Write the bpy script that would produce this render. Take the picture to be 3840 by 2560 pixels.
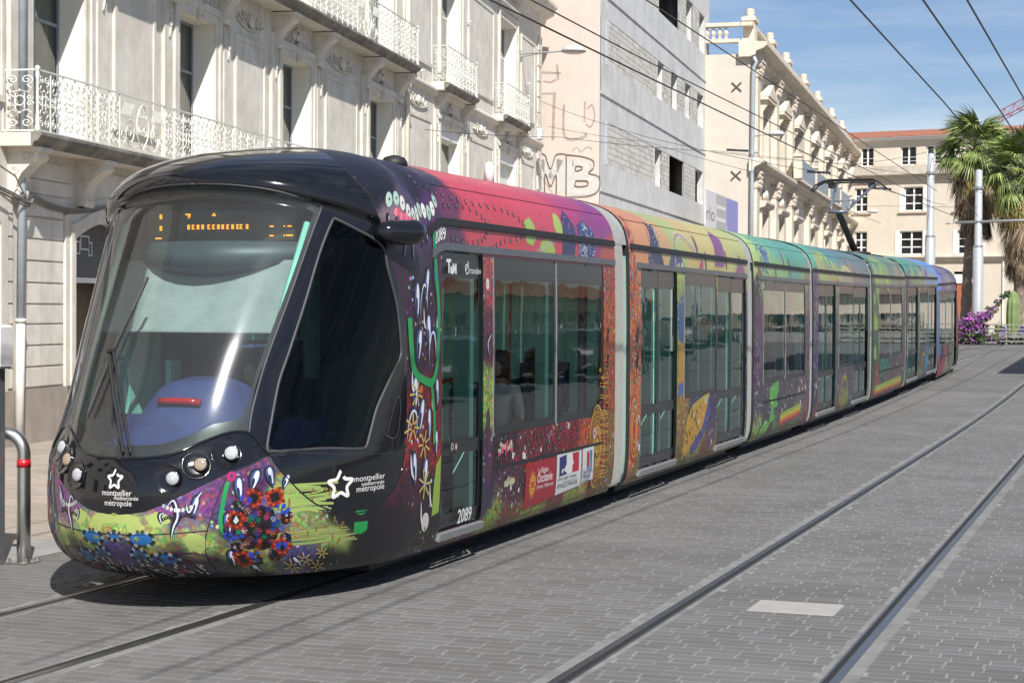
import bpy, bmesh, math, random
import numpy as np
from math import sin, cos, pi, radians, sqrt, atan2, hypot
from mathutils import Vector, Matrix
from mathutils.geometry import delaunay_2d_cdt
for o in list(bpy.data.objects): bpy.data.objects.remove(o)
SC = bpy.context.scene
COL = SC.collection
R = random.Random(7)
# ------------------------------------------------------------------ camera, sky, sun, exposure
TH = radians(19.6)                       # camera looks 19.6 degrees left of the track direction (+Y)
PITCH = math.atan(117 / 6700); ROLL = 0.006
fw = Vector((-sin(TH) * cos(PITCH), cos(TH) * cos(PITCH), -sin(PITCH)))
rt = Vector((cos(TH), sin(TH), 0)); up = rt.cross(fw)
rt2 = rt * cos(ROLL) + up * sin(ROLL); up2 = up * cos(ROLL) - rt * sin(ROLL)
cam = bpy.data.cameras.new('camera'); camo = bpy.data.objects.new('camera', cam); COL.objects.link(camo)
camo.matrix_world = Matrix(((rt2.x, up2.x, -fw.x, 0), (rt2.y, up2.y, -fw.y, 0), (rt2.z, up2.z, -fw.z, 2.1), (0, 0, 0, 1)))
cam.sensor_width = 36; cam.lens = 6700 / 3840 * 36; cam.clip_start = .1; cam.clip_end = 4000
SC.camera = camo
SUN_H, SUN_E = radians(147.5), radians(44)   # heading clockwise from +Y, elevation
W = bpy.data.worlds.new('World'); SC.world = W; W.use_nodes = True
nt = W.node_tree; nt.nodes.clear()
sky = nt.nodes.new('ShaderNodeTexSky'); sky.sky_type = 'NISHITA'; sky.sun_disc = False
sky.sun_elevation = SUN_E; sky.sun_rotation = SUN_H; sky.altitude = 30; sky.air_density = 1.0; sky.dust_density = .4; sky.ozone_density = 3.0
tc = nt.nodes.new('ShaderNodeTexCoord'); mp = nt.nodes.new('ShaderNodeMapping'); mp.inputs['Scale'].default_value = (1.2, 3.2, 11)
mp.inputs['Rotation'].default_value = (0, .25, .6)
nz = nt.nodes.new('ShaderNodeTexNoise'); nz.inputs['Scale'].default_value = 2.1; nz.inputs['Detail'].default_value = 7; nz.inputs['Roughness'].default_value = .62
rp = nt.nodes.new('ShaderNodeValToRGB'); rp.color_ramp.elements[0].position = .38; rp.color_ramp.elements[1].position = .85
rp.color_ramp.elements[0].color = (0, 0, 0, 1); rp.color_ramp.elements[1].color = (.55, .55, .55, 1)
mx = nt.nodes.new('ShaderNodeMixRGB'); mx.inputs[2].default_value = (11.5, 11.8, 12.2, 1)
ht = nt.nodes.new('ShaderNodeMixRGB'); ht.blend_type = 'MULTIPLY'; ht.inputs[0].default_value = 1; ht.inputs[2].default_value = (.95, .96, 1.06, 1)   # clear southern air
bg = nt.nodes.new('ShaderNodeBackground'); bg.inputs[1].default_value = .064; wo = nt.nodes.new('ShaderNodeOutputWorld')
for a, b in ((tc.outputs['Generated'], mp.inputs[0]), (mp.outputs[0], nz.inputs[0]), (nz.outputs[0], rp.inputs[0]), (rp.outputs[0], mx.inputs[0]),
             (sky.outputs[0], ht.inputs[1]), (ht.outputs[0], mx.inputs[1]), (mx.outputs[0], bg.inputs[0]), (bg.outputs[0], wo.inputs[0])): nt.links.new(a, b)
sl = bpy.data.lights.new('sun', 'SUN'); sl.energy = 4.8; sl.angle = radians(.53); sl.color = (1, .965, .91)
so = bpy.data.objects.new('sun', sl); COL.objects.link(so)
ts = Vector((sin(SUN_H) * cos(SUN_E), cos(SUN_H) * cos(SUN_E), sin(SUN_E)))
so.rotation_euler = ts.to_track_quat('Z', 'Y').to_euler(); so.location = ts * 60
VS = SC.view_settings; VS.view_transform = 'Standard'; VS.look = 'None'; VS.exposure = .55; VS.gamma = 1; VS.use_curve_mapping = False
SC.cycles.max_bounces = 8; SC.cycles.transparent_max_bounces = 12

# ------------------------------------------------------------------ helpers
def tag(o, label=None, cat=None, group=None, kind=None):
    if label: o['label'] = label
    if cat: o['category'] = cat
    if group: o['group'] = group
    if kind: o['kind'] = kind
    return o
def empty(name, loc=(0, 0, 0), rz=0, parent=None):
    o = bpy.data.objects.new(name, None); COL.objects.link(o); o.location = loc; o.rotation_euler = (0, 0, rz)
    o.empty_display_size = .1
    if parent: o.parent = parent
    return o
def link(name, me, parent=None, loc=None, rot=None, scale=None):
    o = bpy.data.objects.new(name, me); COL.objects.link(o)
    if parent: o.parent = parent
    if loc: o.location = loc
    if rot: o.rotation_euler = rot
    if scale: o.scale = scale
    return o
class MB:
    def __init__(s): s.v = []; s.f = []; s.m = []
    def face(s, pts, m=0):
        b = len(s.v); s.v += [tuple(p) for p in pts]; s.f.append(tuple(range(b, b + len(pts)))); s.m.append(m); return s
    def box(s, x0, x1, y0, y1, z0, z1, m=0):
        b = len(s.v)
        s.v += [(x0, y0, z0), (x1, y0, z0), (x1, y1, z0), (x0, y1, z0), (x0, y0, z1), (x1, y0, z1), (x1, y1, z1), (x0, y1, z1)]
        for q in ((0, 3, 2, 1), (4, 5, 6, 7), (0, 1, 5, 4), (1, 2, 6, 5), (2, 3, 7, 6), (3, 0, 4, 7)): s.f.append(tuple(b + i for i in q)); s.m.append(m)
        return s
    def bev(s, x0, x1, y0, y1, z0, z1, c=.004, m=0):
        """slab with chamfered top edge, no bottom"""
        b = len(s.v)
        for z, e in ((z0, 0), (z1 - c, 0), (z1, c)):
            s.v += [(x0 + e, y0 + e, z), (x1 - e, y0 + e, z), (x1 - e, y1 - e, z), (x0 + e, y1 - e, z)]
        for k in (0, 4):
            for i in range(4):
                j = (i + 1) % 4; s.f.append((b + k + i, b + k + j, b + k + 4 + j, b + k + 4 + i)); s.m.append(m)
        s.f.append((b + 8, b + 9, b + 10, b + 11)); s.m.append(m); return s
    def prism(s, poly, axis, a0, a1, m=0):
        """extrude a 2D polygon; axis 'x': poly=(y,z), 'y': poly=(x,z), 'z': poly=(x,y)"""
        def P(p, a): return (a, p[0], p[1]) if axis == 'x' else (p[0], a, p[1]) if axis == 'y' else (p[0], p[1], a)
        b = len(s.v); n = len(poly); s.v += [P(p, a0) for p in poly] + [P(p, a1) for p in poly]
        s.f.append(tuple(b + i for i in range(n))[::-1]); s.f.append(tuple(b + n + i for i in range(n))); s.m += [m, m]
        for i in range(n):
            j = (i + 1) % n; s.f.append((b + i, b + j, b + n + j, b + n + i)); s.m.append(m)
        return s
    def tube(s, pts, r, n=6, m=0, cap=True):
        pts = [Vector(p) for p in pts]; k = len(pts); rr = r if isinstance(r, (list, tuple)) else [r] * k
        b = len(s.v); u = None
        for i, p in enumerate(pts):
            t = (pts[min(i + 1, k - 1)] - pts[max(i - 1, 0)]); t = t.normalized() if t.length > 1e-9 else Vector((0, 0, 1))
            if u is None: u = t.orthogonal().normalized()
            else:
                u = u - t * u.dot(t); u = u.normalized() if u.length > 1e-6 else t.orthogonal().normalized()
            w = t.cross(u)
            for j in range(n):
                a = 2 * pi * (j + .5) / n; s.v.append(tuple(p + (u * cos(a) + w * sin(a)) * rr[i]))
        for i in range(k - 1):
            for j in range(n):
                j2 = (j + 1) % n; s.f.append((b + i * n + j, b + i * n + j2, b + (i + 1) * n + j2, b + (i + 1) * n + j)); s.m.append(m)
        if cap:
            s.f.append(tuple(b + j for j in range(n))[::-1]); s.f.append(tuple(b + (k - 1) * n + j for j in range(n))); s.m += [m, m]
        return s
    def lathe(s, prof, c=(0, 0, 0), n=12, m=0, axis='z'):
        """prof=[(r,h)] around an axis through c"""
        b = len(s.v)
        for r, h in prof:
            for j in range(n):
                a = 2 * pi * j / n; x, y = r * cos(a), r * sin(a)
                s.v.append((c[0] + x, c[1] + y, c[2] + h) if axis == 'z' else (c[0] + x, c[1] + h, c[2] + y) if axis == 'y' else (c[0] + h, c[1] + x, c[2] + y))
        for i in range(len(prof) - 1):
            for j in range(n):
                j2 = (j + 1) % n; q = (b + i * n + j, b + i * n + j2, b + (i + 1) * n + j2, b + (i + 1) * n + j)
                s.f.append(q if axis != 'y' else q[::-1]); s.m.append(m)
        for i, rev in ((0, True), (len(prof) - 1, False)):
            q = tuple(b + i * n + j for j in range(n)); s.f.append(q[::-1] if rev else q); s.m.append(m)
        return s
    def mesh(s, name, mats, smooth=False):
        me = bpy.data.meshes.new(name); me.from_pydata(s.v, [], s.f)
        for mt in (mats if isinstance(mats, (list, tuple)) else [mats]): me.materials.append(mt)
        if len(me.materials) > 1: me.polygons.foreach_set('material_index', s.m)
        if smooth: me.polygons.foreach_set('use_smooth', [True] * len(me.polygons))
        me.update(); return me
    def build(s, name, mats, parent=None, smooth=False, loc=None, rot=None):
        return link(name, s.mesh(name, mats, smooth), parent, loc, rot)
def cr(pts, n=6, closed=False):
    """Catmull-Rom through points"""
    P = [Vector(p) for p in pts]; k = len(P); out = []
    for i in range(k if closed else k - 1):
        g = (lambda j: P[j % k]) if closed else (lambda j: P[min(max(j, 0), k - 1)])
        a, b, c, d = g(i - 1), g(i), g(i + 1), g(i + 2)
        for q in range(n):
            t = q / n
            out.append(.5 * ((2 * b) + (c - a) * t + (2 * a - 5 * b + 4 * c - d) * t * t + (3 * b - a - 3 * c + d) * t ** 3))
    if not closed: out.append(P[-1])
    return out
def inpoly(x, y, poly):
    c = False; j = len(poly) - 1
    for i in range(len(poly)):
        xi, yi = poly[i]; xj, yj = poly[j]
        if (yi > y) != (yj > y) and x < (xj - xi) * (y - yi) / (yj - yi) + xi: c = not c
        j = i
    return c
def inpoly_np(P, poly):
    x, y = P[:, 0], P[:, 1]; c = np.zeros(len(P), bool); n = len(poly); j = n - 1
    for i in range(n):
        xi, yi = poly[i]; xj, yj = poly[j]
        if yi != yj: c ^= ((yi > y) != (yj > y)) & (x < (xj - xi) * (y - yi) / (yj - yi) + xi)
        j = i
    return c
def spiral(c, r0, turns, a0, sgn=1, n=14, r1=.12):
    return [(c[0] + (r0 * (1 - (1 - r1) * i / n)) * cos(a0 + sgn * 2 * pi * turns * i / n), c[1] + (r0 * (1 - (1 - r1) * i / n)) * sin(a0 + sgn * 2 * pi * turns * i / n)) for i in range(n + 1)]
def text_mesh(txt, size, align='CENTER', shear=0, bold=0):
    cu = bpy.data.curves.new('lettering', 'FONT'); cu.body = txt; cu.size = size; cu.align_x = align; cu.shear = shear; cu.offset = bold; cu.resolution_u = 3
    o = bpy.data.objects.new('lettering', cu); COL.objects.link(o); bpy.context.view_layer.update()
    dg = bpy.context.evaluated_depsgraph_get(); me = o.evaluated_get(dg).to_mesh()
    v = [(q.co.x, q.co.y) for q in me.vertices]; f = [tuple(p.vertices) for p in me.polygons]
    o.evaluated_get(dg).to_mesh_clear(); bpy.data.objects.remove(o); bpy.data.curves.remove(cu); return v, f
def pchip(x, y):
    x = np.array(x, float); y = np.array(y, float); h = np.diff(x); d = np.diff(y) / h
    m = np.zeros(len(x)); m[0] = d[0]; m[-1] = d[-1]
    for i in range(1, len(x) - 1):
        if d[i - 1] * d[i] > 0:
            w1 = 2 * h[i] + h[i - 1]; w2 = h[i] + 2 * h[i - 1]; m[i] = (w1 + w2) / (w1 / d[i - 1] + w2 / d[i])
    def f(q):
        q = np.clip(np.asarray(q, float), x[0], x[-1]); i = np.clip(np.searchsorted(x, q) - 1, 0, len(h) - 1)
        t = (q - x[i]) / h[i]; H = h[i]
        return ((1 + 2 * t) * (1 - t) ** 2) * y[i] + t * (1 - t) ** 2 * H * m[i] + t * t * (3 - 2 * t) * y[i + 1] + t * t * (t - 1) * H * m[i + 1]
    return f
# ------------------------------------------------------------------ materials
def _nodes(name):
    m = bpy.data.materials.new(name); m.use_nodes = True; n = m.node_tree; n.nodes.clear()
    out = n.nodes.new('ShaderNodeOutputMaterial'); p = n.nodes.new('ShaderNodeBsdfPrincipled'); n.links.new(p.outputs[0], out.inputs[0])
    return m, n, p, out
def _noise(n, scale, detail=5, rough=.6, stretch=None, vec=None):
    t = n.nodes.new('ShaderNodeTexNoise'); t.inputs['Scale'].default_value = scale; t.inputs['Detail'].default_value = detail; t.inputs['Roughness'].default_value = rough
    if vec is None:
        g = n.nodes.new('ShaderNodeTexCoord'); vec = g.outputs['Object']
    if stretch:
        mp = n.nodes.new('ShaderNodeMapping'); mp.inputs['Scale'].default_value = stretch; n.links.new(vec, mp.inputs[0]); vec = mp.outputs[0]
    n.links.new(vec, t.inputs[0]); return t.outputs[0]
def _ramp(n, fac, stops):
    r = n.nodes.new('ShaderNodeValToRGB'); e = r.color_ramp.elements
    while len(e) < len(stops): e.new(.5)
    for el, (p, c) in zip(e, stops): el.position = p; el.color = (*c, 1) if len(c) == 3 else c
    n.links.new(fac, r.inputs[0]); return r.outputs[0]
def _mix(n, fac, a, b, mode='MIX'):
    m = n.nodes.new('ShaderNodeMixRGB'); m.blend_type = mode
    for i, q in ((0, fac), (1, a), (2, b)):
        if hasattr(q, 'is_linked'): n.links.new(q, m.inputs[i])
        else: m.inputs[i].default_value = q if i == 0 else (*q, 1)
    return m.outputs[0]
def _bump(n, h, p, strength=.3, dist=.01):
    b = n.nodes.new('ShaderNodeBump'); b.inputs['Strength'].default_value = strength; b.inputs['Distance'].default_value = dist
    n.links.new(h, b.inputs['Height']); n.links.new(b.outputs[0], p.inputs['Normal'])
def mul(c, k): return tuple(min(1, x * k) for x in c)
def mat(name, col, rough=.6, metal=0, var=.15, scale=6, bump=0, bscale=60, bdist=.004, coat=0, stain=None, stain_amt=.5, streak=0, spec=.5, per_obj=0):
    m, n, p, out = _nodes(name)
    c = _ramp(n, _noise(n, scale), [(.3, mul(col, 1 - var)), (.7, mul(col, 1 + var))])
    if stain:
        f = _ramp(n, _noise(n, scale * .35, 8, .7), [(.45, (0, 0, 0)), (.75, (stain_amt,) * 3)]); c = _mix(n, f, c, stain)
    if streak:
        f = _ramp(n, _noise(n, 1.0, 6, .65, (5, 5, .35)), [(.5, (0, 0, 0)), (.85, (streak,) * 3)]); c = _mix(n, f, c, mul(col, .45))
    if per_obj:
        oi = n.nodes.new('ShaderNodeObjectInfo'); f = _ramp(n, oi.outputs['Random'], [(0, (1 - per_obj,) * 3), (1, (1 + per_obj,) * 3)]); c = _mix(n, 1, c, f, 'MULTIPLY')
    n.links.new(c, p.inputs['Base Color']); p.inputs['Roughness'].default_value = rough; p.inputs['Metallic'].default_value = metal
    p.inputs['Specular IOR Level'].default_value = spec
    if coat: p.inputs['Coat Weight'].default_value = coat; p.inputs['Coat Roughness'].default_value = .04
    if bump: _bump(n, _noise(n, bscale, 6, .65), p, bump, bdist)
    return m
def attr_mat(name, rough=.3, coat=.25, weave=0, fleck=0, bump=0):
    """printed vinyl: colour comes from the painted artwork stored on the mesh (layer 'Col')"""
    m, n, p, out = _nodes(name)
    a = n.nodes.new('ShaderNodeAttribute'); a.attribute_name = 'Col'; c = a.outputs[0]
    g = n.nodes.new('ShaderNodeTexCoord')
    if weave:
        w = _noise(n, 55, 3, .6, (1, 1, 1.6), g.outputs['Object']); c = _mix(n, weave, c, _ramp(n, w, [(.35, (.25, .25, .3)), (.5, (1, 1, 1)), (.68, (1.6, 1.45, 1.6))]), 'MULTIPLY')
    if fleck:
        b = n.nodes.new('ShaderNodeAttribute'); b.attribute_name = 'Fleck'
        v = n.nodes.new('ShaderNodeTexVoronoi'); v.inputs['Scale'].default_value = 17; n.links.new(g.outputs['Object'], v.inputs[0])
        dot = _ramp(n, v.outputs['Distance'], [(.22, (1, 1, 1)), (.3, (0, 0, 0))])
        hs = n.nodes.new('ShaderNodeHueSaturation'); hs.inputs['Saturation'].default_value = .75; hs.inputs['Value'].default_value = .85; n.links.new(v.outputs['Color'], hs.inputs['Color'])
        pick = _ramp(n, _noise(n, 3.0, 2), [(.5, (0, 0, 0)), (.56, (1, 1, 1))])
        k = _mix(n, 1, dot, pick, 'MULTIPLY'); k = _mix(n, 1, k, b.outputs[0], 'MULTIPLY')
        c = _mix(n, k, c, hs.outputs[0])
        v2 = n.nodes.new('ShaderNodeTexVoronoi'); v2.inputs['Scale'].default_value = 34; n.links.new(g.outputs['Object'], v2.inputs[0])
        f2 = _mix(n, 1, b.outputs[0], (.75, .75, .75), 'MULTIPLY'); c = _mix(n, f2, c, v2.outputs['Color'], 'OVERLAY')
        ed = _ramp(n, v2.outputs['Distance'], [(.25, (1, 1, 1)), (.62, (.30, .30, .34))]); c = _mix(n, f2, c, _mix(n, 1, c, ed, 'MULTIPLY'))
    n.links.new(c, p.inputs['Base Color']); p.inputs['Roughness'].default_value = rough
    p.inputs['Coat Weight'].default_value = coat; p.inputs['Coat Roughness'].default_value = .06
    if bump: _bump(n, _noise(n, 2.5, 2), p, bump, .02)
    return m
def glass_mat(name, tint, ior=1.6, wav=0, rough=0.0):
    m = bpy.data.materials.new(name); m.use_nodes = True; n = m.node_tree; n.nodes.clear()
    out = n.nodes.new('ShaderNodeOutputMaterial'); tr = n.nodes.new('ShaderNodeBsdfTransparent'); gl = n.nodes.new('ShaderNodeBsdfGlossy')
    fr = n.nodes.new('ShaderNodeFresnel'); fr.inputs[0].default_value = ior; gl.inputs['Roughness'].default_value = rough; gl.inputs['Color'].default_value = (1, 1, 1, 1)
    tr.inputs[0].default_value = (*tint, 1); mx = n.nodes.new('ShaderNodeMixShader')
    n.links.new(fr.outputs[0], mx.inputs[0]); n.links.new(tr.outputs[0], mx.inputs[1]); n.links.new(gl.outputs[0], mx.inputs[2]); n.links.new(mx.outputs[0], out.inputs[0])
    if wav:
        b = n.nodes.new('ShaderNodeBump'); b.inputs['Strength'].default_value = wav; b.inputs['Distance'].default_value = .012
        n.links.new(_noise(n, 2.2, 2, .5, (1, 1, 1.4)), b.inputs['Height']); n.links.new(b.outputs[0], gl.inputs['Normal']); n.links.new(b.outputs[0], fr.inputs['Normal'])
    return m
def emit_mat(name, col, e):
    m, n, p, out = _nodes(name); p.inputs['Base Color'].default_value = (*col, 1); p.inputs['Emission Color'].default_value = (*col, 1); p.inputs['Emission Strength'].default_value = e; return m
def dusty_glare(m, diff=.05, haze=.05):
    """film of dust on glass, imitating veil glare and haze round the glint"""
    n = m.node_tree; out = next(q for q in n.nodes if q.type == 'OUTPUT_MATERIAL'); src = out.inputs[0].links[0].from_socket
    d = n.nodes.new('ShaderNodeBsdfDiffuse'); d.inputs[0].default_value = (.62, .64, .62, 1); h = n.nodes.new('ShaderNodeBsdfGlossy'); h.inputs['Roughness'].default_value = .13; h.inputs['Color'].default_value = (.9, .92, .95, 1)
    m1 = n.nodes.new('ShaderNodeMixShader'); m2 = n.nodes.new('ShaderNodeMixShader'); m1.inputs[0].default_value = haze; m2.inputs[0].default_value = diff
    n.links.new(src, m1.inputs[1]); n.links.new(h.outputs[0], m1.inputs[2]); n.links.new(m1.outputs[0], m2.inputs[1]); n.links.new(d.outputs[0], m2.inputs[2]); n.links.new(m2.outputs[0], out.inputs[0]); return m
K = {}
def k(name, *a, **kw):
    if name not in K: K[name] = mat(name, *a, **kw)
    return K[name]
stone = mat('cream_limestone', (.66, .62, .545), .85, 0, .12, 2.2, .35, 45, .008, 0, (.40, .36, .30), .6, .45)
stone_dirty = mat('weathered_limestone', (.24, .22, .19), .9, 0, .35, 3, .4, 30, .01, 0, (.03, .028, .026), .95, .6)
stone_dark = mat('grey_plinth_stone', (.36, .31, .26), .9, 0, .15, 3, .35, 40, .008, 0, (.22, .19, .16), .6, .5)
iron = mat('cream_painted_iron', (.60, .61, .56), .5, 0, .1, 20)
reveal_white = mat('white_lime_render', (.78, .75, .66), .85, 0, .05, 4, .1)
frame_grey = mat('grey_painted_wood', (.22, .25, .29), .5, 0, .1, 10)
white_paint = mat('white_paint', (.72, .72, .70), .5, 0, .08, 8)
zinc = mat('zinc_pipe', (.38, .42, .46), .45, .3, .12, 6)
steel = mat('brushed_steel', (.60, .59, .56), .32, 1, .12, 30, .05, 120)
rail_steel = mat('rail_steel', (.24, .235, .23), .32, .9, .2, 14)
dark_gap = mat('black_groove', (.012, .012, .012), .9, 0, .2, 10)
concrete = mat('concrete', (.25, .247, .24), .88, 0, .12, 3, .35, 70, .004, 0, (.18, .175, .17), .5)
conc_wall = mat('raw_concrete', (.56, .56, .55), .88, 0, .1, 1.4, .3, 25, .01, 0, (.30, .30, .30), .5, .3)
block_mat = mat('cinder_block', (.50, .485, .44), .9, 0, .12, 5, .4, 60, .006, 0, None, 0, 0, .5, .14)
render_pink = mat('pale_pink_render', (.56, .47, .41), .9, 0, .06, 1.2, .3, 40, .01, 0, (.52, .43, .37), .4, .25)
render_cream = mat('pale_cream_render', (.57, .51, .42), .9, 0, .05, 1.1, .15, 30, .01, 0, (.55, .46, .36), .4, .15)
sand = mat('sand_stone', (.62, .55, .455), .85, 0, .1, 1.6, .3, 20, .01, 0, (.40, .33, .24), .5, .35)
black_gloss = mat('black_gloss_paint', (.006, .0065, .009), .08, 0, .1, 3, 0, 60, .004, .25)
black_matt = mat('black_rubber', (.012, .012, .013), .6)
grey_trim = mat('grey_trim', (.07, .075, .09), .35)
alu = mat('pale_aluminium', (.36, .37, .37), .4, .6, .08, 20)
mint = mat('mint_panel', (.30, .70, .58), .5, 0, .04, 6)
mint_pale = mat('pale_mint_panel', (.34, .46, .38), .5, 0, .05, 6)
orange_pole = mat('orange_plastic', (.72, .17, .015), .35)
blue_dash = mat('blue_plastic', (.05, .062, .19), .42)
int_floor = mat('grey_vinyl_floor', (.22, .22, .23), .7)
int_ceil = mat('pale_ceiling', (.70, .72, .70), .7)
seat_fab = mat('dark_blue_seat_fabric', (.06, .09, .16), .85, 0, .5, 18)
tile_red = mat('terracotta_tiles', (.30, .115, .07), .85, 0, .25, 4, .6, 12, .03)
glass_dark = mat('dark_window_glass', (.012, .014, .016), .06)
glass_tram = glass_mat('tinted_tram_glass', (.88, .95, .93), 1.42, .10)
glass_front = dusty_glare(glass_mat('windscreen_glass', (.72, .81, .79), 1.45, .015, .012), .035, .004)  # windscreen carries the imitated veil glare
glass_house = glass_mat('house_window_glass', (.6, .65, .65), 1.6, .1)
livery = attr_mat('printed_livery', .38, .06, .22, .6)
prints = attr_mat('printed_motif', .38, .06)
# ------------------------------------------------------------------ ground shape
def g(y):
    if y < 28: return 0.
    if y < 53: return .0004 * (y - 28) ** 2
    if y < 74: return .25 + .028 * (y - 53)
    return .838
def trk(y):
    """x of the centre line of the tram's own track"""
    if y < 13: return -6.62 - .005 * (13 - max(y, -8)) ** 2
    if y < 60: return -6.62 - .004 * (y - 13)
    return -6.81 + .011 * (y - 60) ** 2
# ------------------------------------------------------------------ tram skin
PR = [(0, 1.24, .20), (.08, 1.285, .28), (.2, 1.31, .40), (.4, 1.322, .60), (.8, 1.325, 1.0), (1.6, 1.325, 1.8), (2.2, 1.318, 2.4), (2.6, 1.305, 2.79), (2.7, 1.29, 2.89), (2.83, 1.25, 3.01), (2.98, 1.16, 3.13), (3.15, 1.02, 3.22), (3.4, .78, 3.30), (3.8, .4, 3.37), (4.2, 0, 3.40)]
PW, PZ = [pchip([r[0] for r in PR], [r[i] for r in PR]) for i in (1, 2)]
def q_of_z(z): return float(np.interp(z, [r[2] for r in PR], [r[0] for r in PR]))
CB = [(0,10.95,.22,.2,1.22,1.65), (.08,10.74,.30,.28,1.27,1.86), (.2,10.58,.42,.40,1.30,2.02), (.4,10.50,.60,.6,1.32,2.08), (.6,10.50,.80,.8,1.325,2.08), (.8,10.53,1.0,1.0,1.325,2.05), (.92,10.6,1.12,1.11,1.325,2.0), (1.1,10.73,1.30,1.28,1.325,1.9), (1.7,11.07,1.93,1.80,1.32,1.62), (2.1,11.33,2.40,2.15,1.31,1.4), (2.4,11.58,2.84,2.45,1.305,1.18), (2.5,11.65,2.96,2.55,1.30,1.12), (2.56,11.55,3.03,2.62,1.30,1.22), (2.62,11.57,3.08,2.68,1.295,1.2), (2.72,11.72,3.17,2.80,1.28,1.05), (2.9,12.05,3.27,2.98,1.21,.74), (3.15,12.5,3.345,3.17,1.02,.34), (3.4,12.75,3.375,3.28,.78,.18), (3.8,12.9,3.395,3.36,.4,.1), (4.2,13.0,3.40,3.40,0,.04)]
CS, CZC, CZS, CA, CBB = [pchip([r[0] for r in CB], [r[i] for r in CB]) for i in range(1, 6)]
PN, PT, PE = 2.4, 3.0, 7.85
def cab_raw(p, q):
    """cab skin: p metres round from the nose centre line, q metres up -> across, along, up"""
    p = np.asarray(p, float); q = np.asarray(q, float); sg = np.where(p < 0, -1., 1.); p = abs(p)
    ph = np.clip(p / PN, 0, 1) * pi / 2; c = 1 - np.cos(ph)
    w = CA(q) * np.sin(ph); s = CS(q) + CBB(q) * c; z = CZC(q) + (CZS(q) - CZC(q)) * c
    t = np.clip((p - PN) / (PT - PN), 0, 1); t2 = t * t * (3 - 2 * t)
    w = w * (1 - t2) + PW(q) * t2; z = z * (1 - t2) + PZ(q) * t2; s = s * (1 - t) + 13.2 * t + np.clip(p - PT, 0, None)
    return np.stack([sg * w, s - 10.5, z], -1)
def car_raw(p, q):
    """plain section: p>=0 right side; left side is given as -1-p"""
    p = np.asarray(p, float); q = np.asarray(q, float); sg = np.where(p < -.5, -1., 1.); s = np.where(p < -.5, -1 - p, p)
    return np.stack([sg * PW(q), s, PZ(q)], -1)
def with_normals(raw):
    def f(p, q, off=0.):
        p = np.asarray(p, float); q = np.asarray(q, float); e = .004
        P = raw(p, q); du = raw(p + e, q) - raw(p - e, q); q1 = np.clip(q - e, 0, 4.2); q2 = np.clip(q + e, 0, 4.2); dv = raw(p, q2) - raw(p, q1)
        N = np.cross(du, dv); L = np.linalg.norm(N, axis=-1, keepdims=True); N = np.where(L > 1e-9, N / np.maximum(L, 1e-12), np.array([0, 0, 1.]))
        return P + N * off, N
    return f
cabS = with_normals(cab_raw); carS = with_normals(car_raw)
def resample(loop, d, closed=True):
    out = []; n = len(loop)
    for i in range(n if closed else n - 1):
        a, b = loop[i], loop[(i + 1) % n]; L = hypot(b[0] - a[0], b[1] - a[1]); m = max(1, int(round(L / d)))
        for j in range(m): out.append((a[0] + (b[0] - a[0]) * j / m, a[1] + (b[1] - a[1]) * j / m))
    if not closed: out.append(tuple(loop[-1]))
    return out
def rrect(x0, x1, y0, y1, r=.05, n=3):
    o = []
    for cx, cy, a in ((x1 - r, y1 - r, 0), (x0 + r, y1 - r, 1), (x0 + r, y0 + r, 2), (x1 - r, y0 + r, 3)):
        for i in range(n + 1): t = (a + i / n) * pi / 2; o.append((cx + r * cos(t), cy + r * sin(t)))
    return o
def cdt(outer, holes=(), lines=(), sp=.06):
    """triangulate a 2D domain with holes and inner constraint lines -> points, triangles"""
    V = []; E = []
    def loop(L, closed):
        b = len(V); V.extend(L); n = len(L)
        E.extend((b + i, b + (i + 1) % n) for i in range(n if closed else n - 1))
    loop(outer, True)
    for h in holes: loop(h, True)
    for l in lines: loop(l, False)
    A = np.array(outer); x0, y0 = A.min(0); x1, y1 = A.max(0)
    gx, gy = np.meshgrid(np.arange(x0 + sp / 2, x1, sp), np.arange(y0 + sp / 2, y1, sp)); G = np.stack([gx.ravel(), gy.ravel()], -1)
    G[:, 0] += (np.arange(len(G)) // gx.shape[1] % 2) * sp * .5
    keep = inpoly_np(G, outer)
    for h in holes: keep &= ~inpoly_np(G, h)
    G = G[keep]; B = np.array(V)
    if len(G):
        ok = np.ones(len(G), bool)
        for i in range(0, len(G), 4000):
            D = ((G[i:i + 4000, None, :] - B[None]) ** 2).sum(-1).min(1); ok[i:i + 4000] = D > (sp * .45) ** 2
        V = V + [tuple(x) for x in G[ok]]
    vs, es, fs = delaunay_2d_cdt([Vector(v) for v in V], E, [], 0, 1e-6)[:3]
    vs = np.array([(v.x, v.y) for v in vs]); T = np.array([f for f in fs if len(f) == 3])
    c = vs[T].mean(1); m = inpoly_np(c, outer)
    for h in holes: m &= ~inpoly_np(c, h)
    return vs, T[m]
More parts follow.
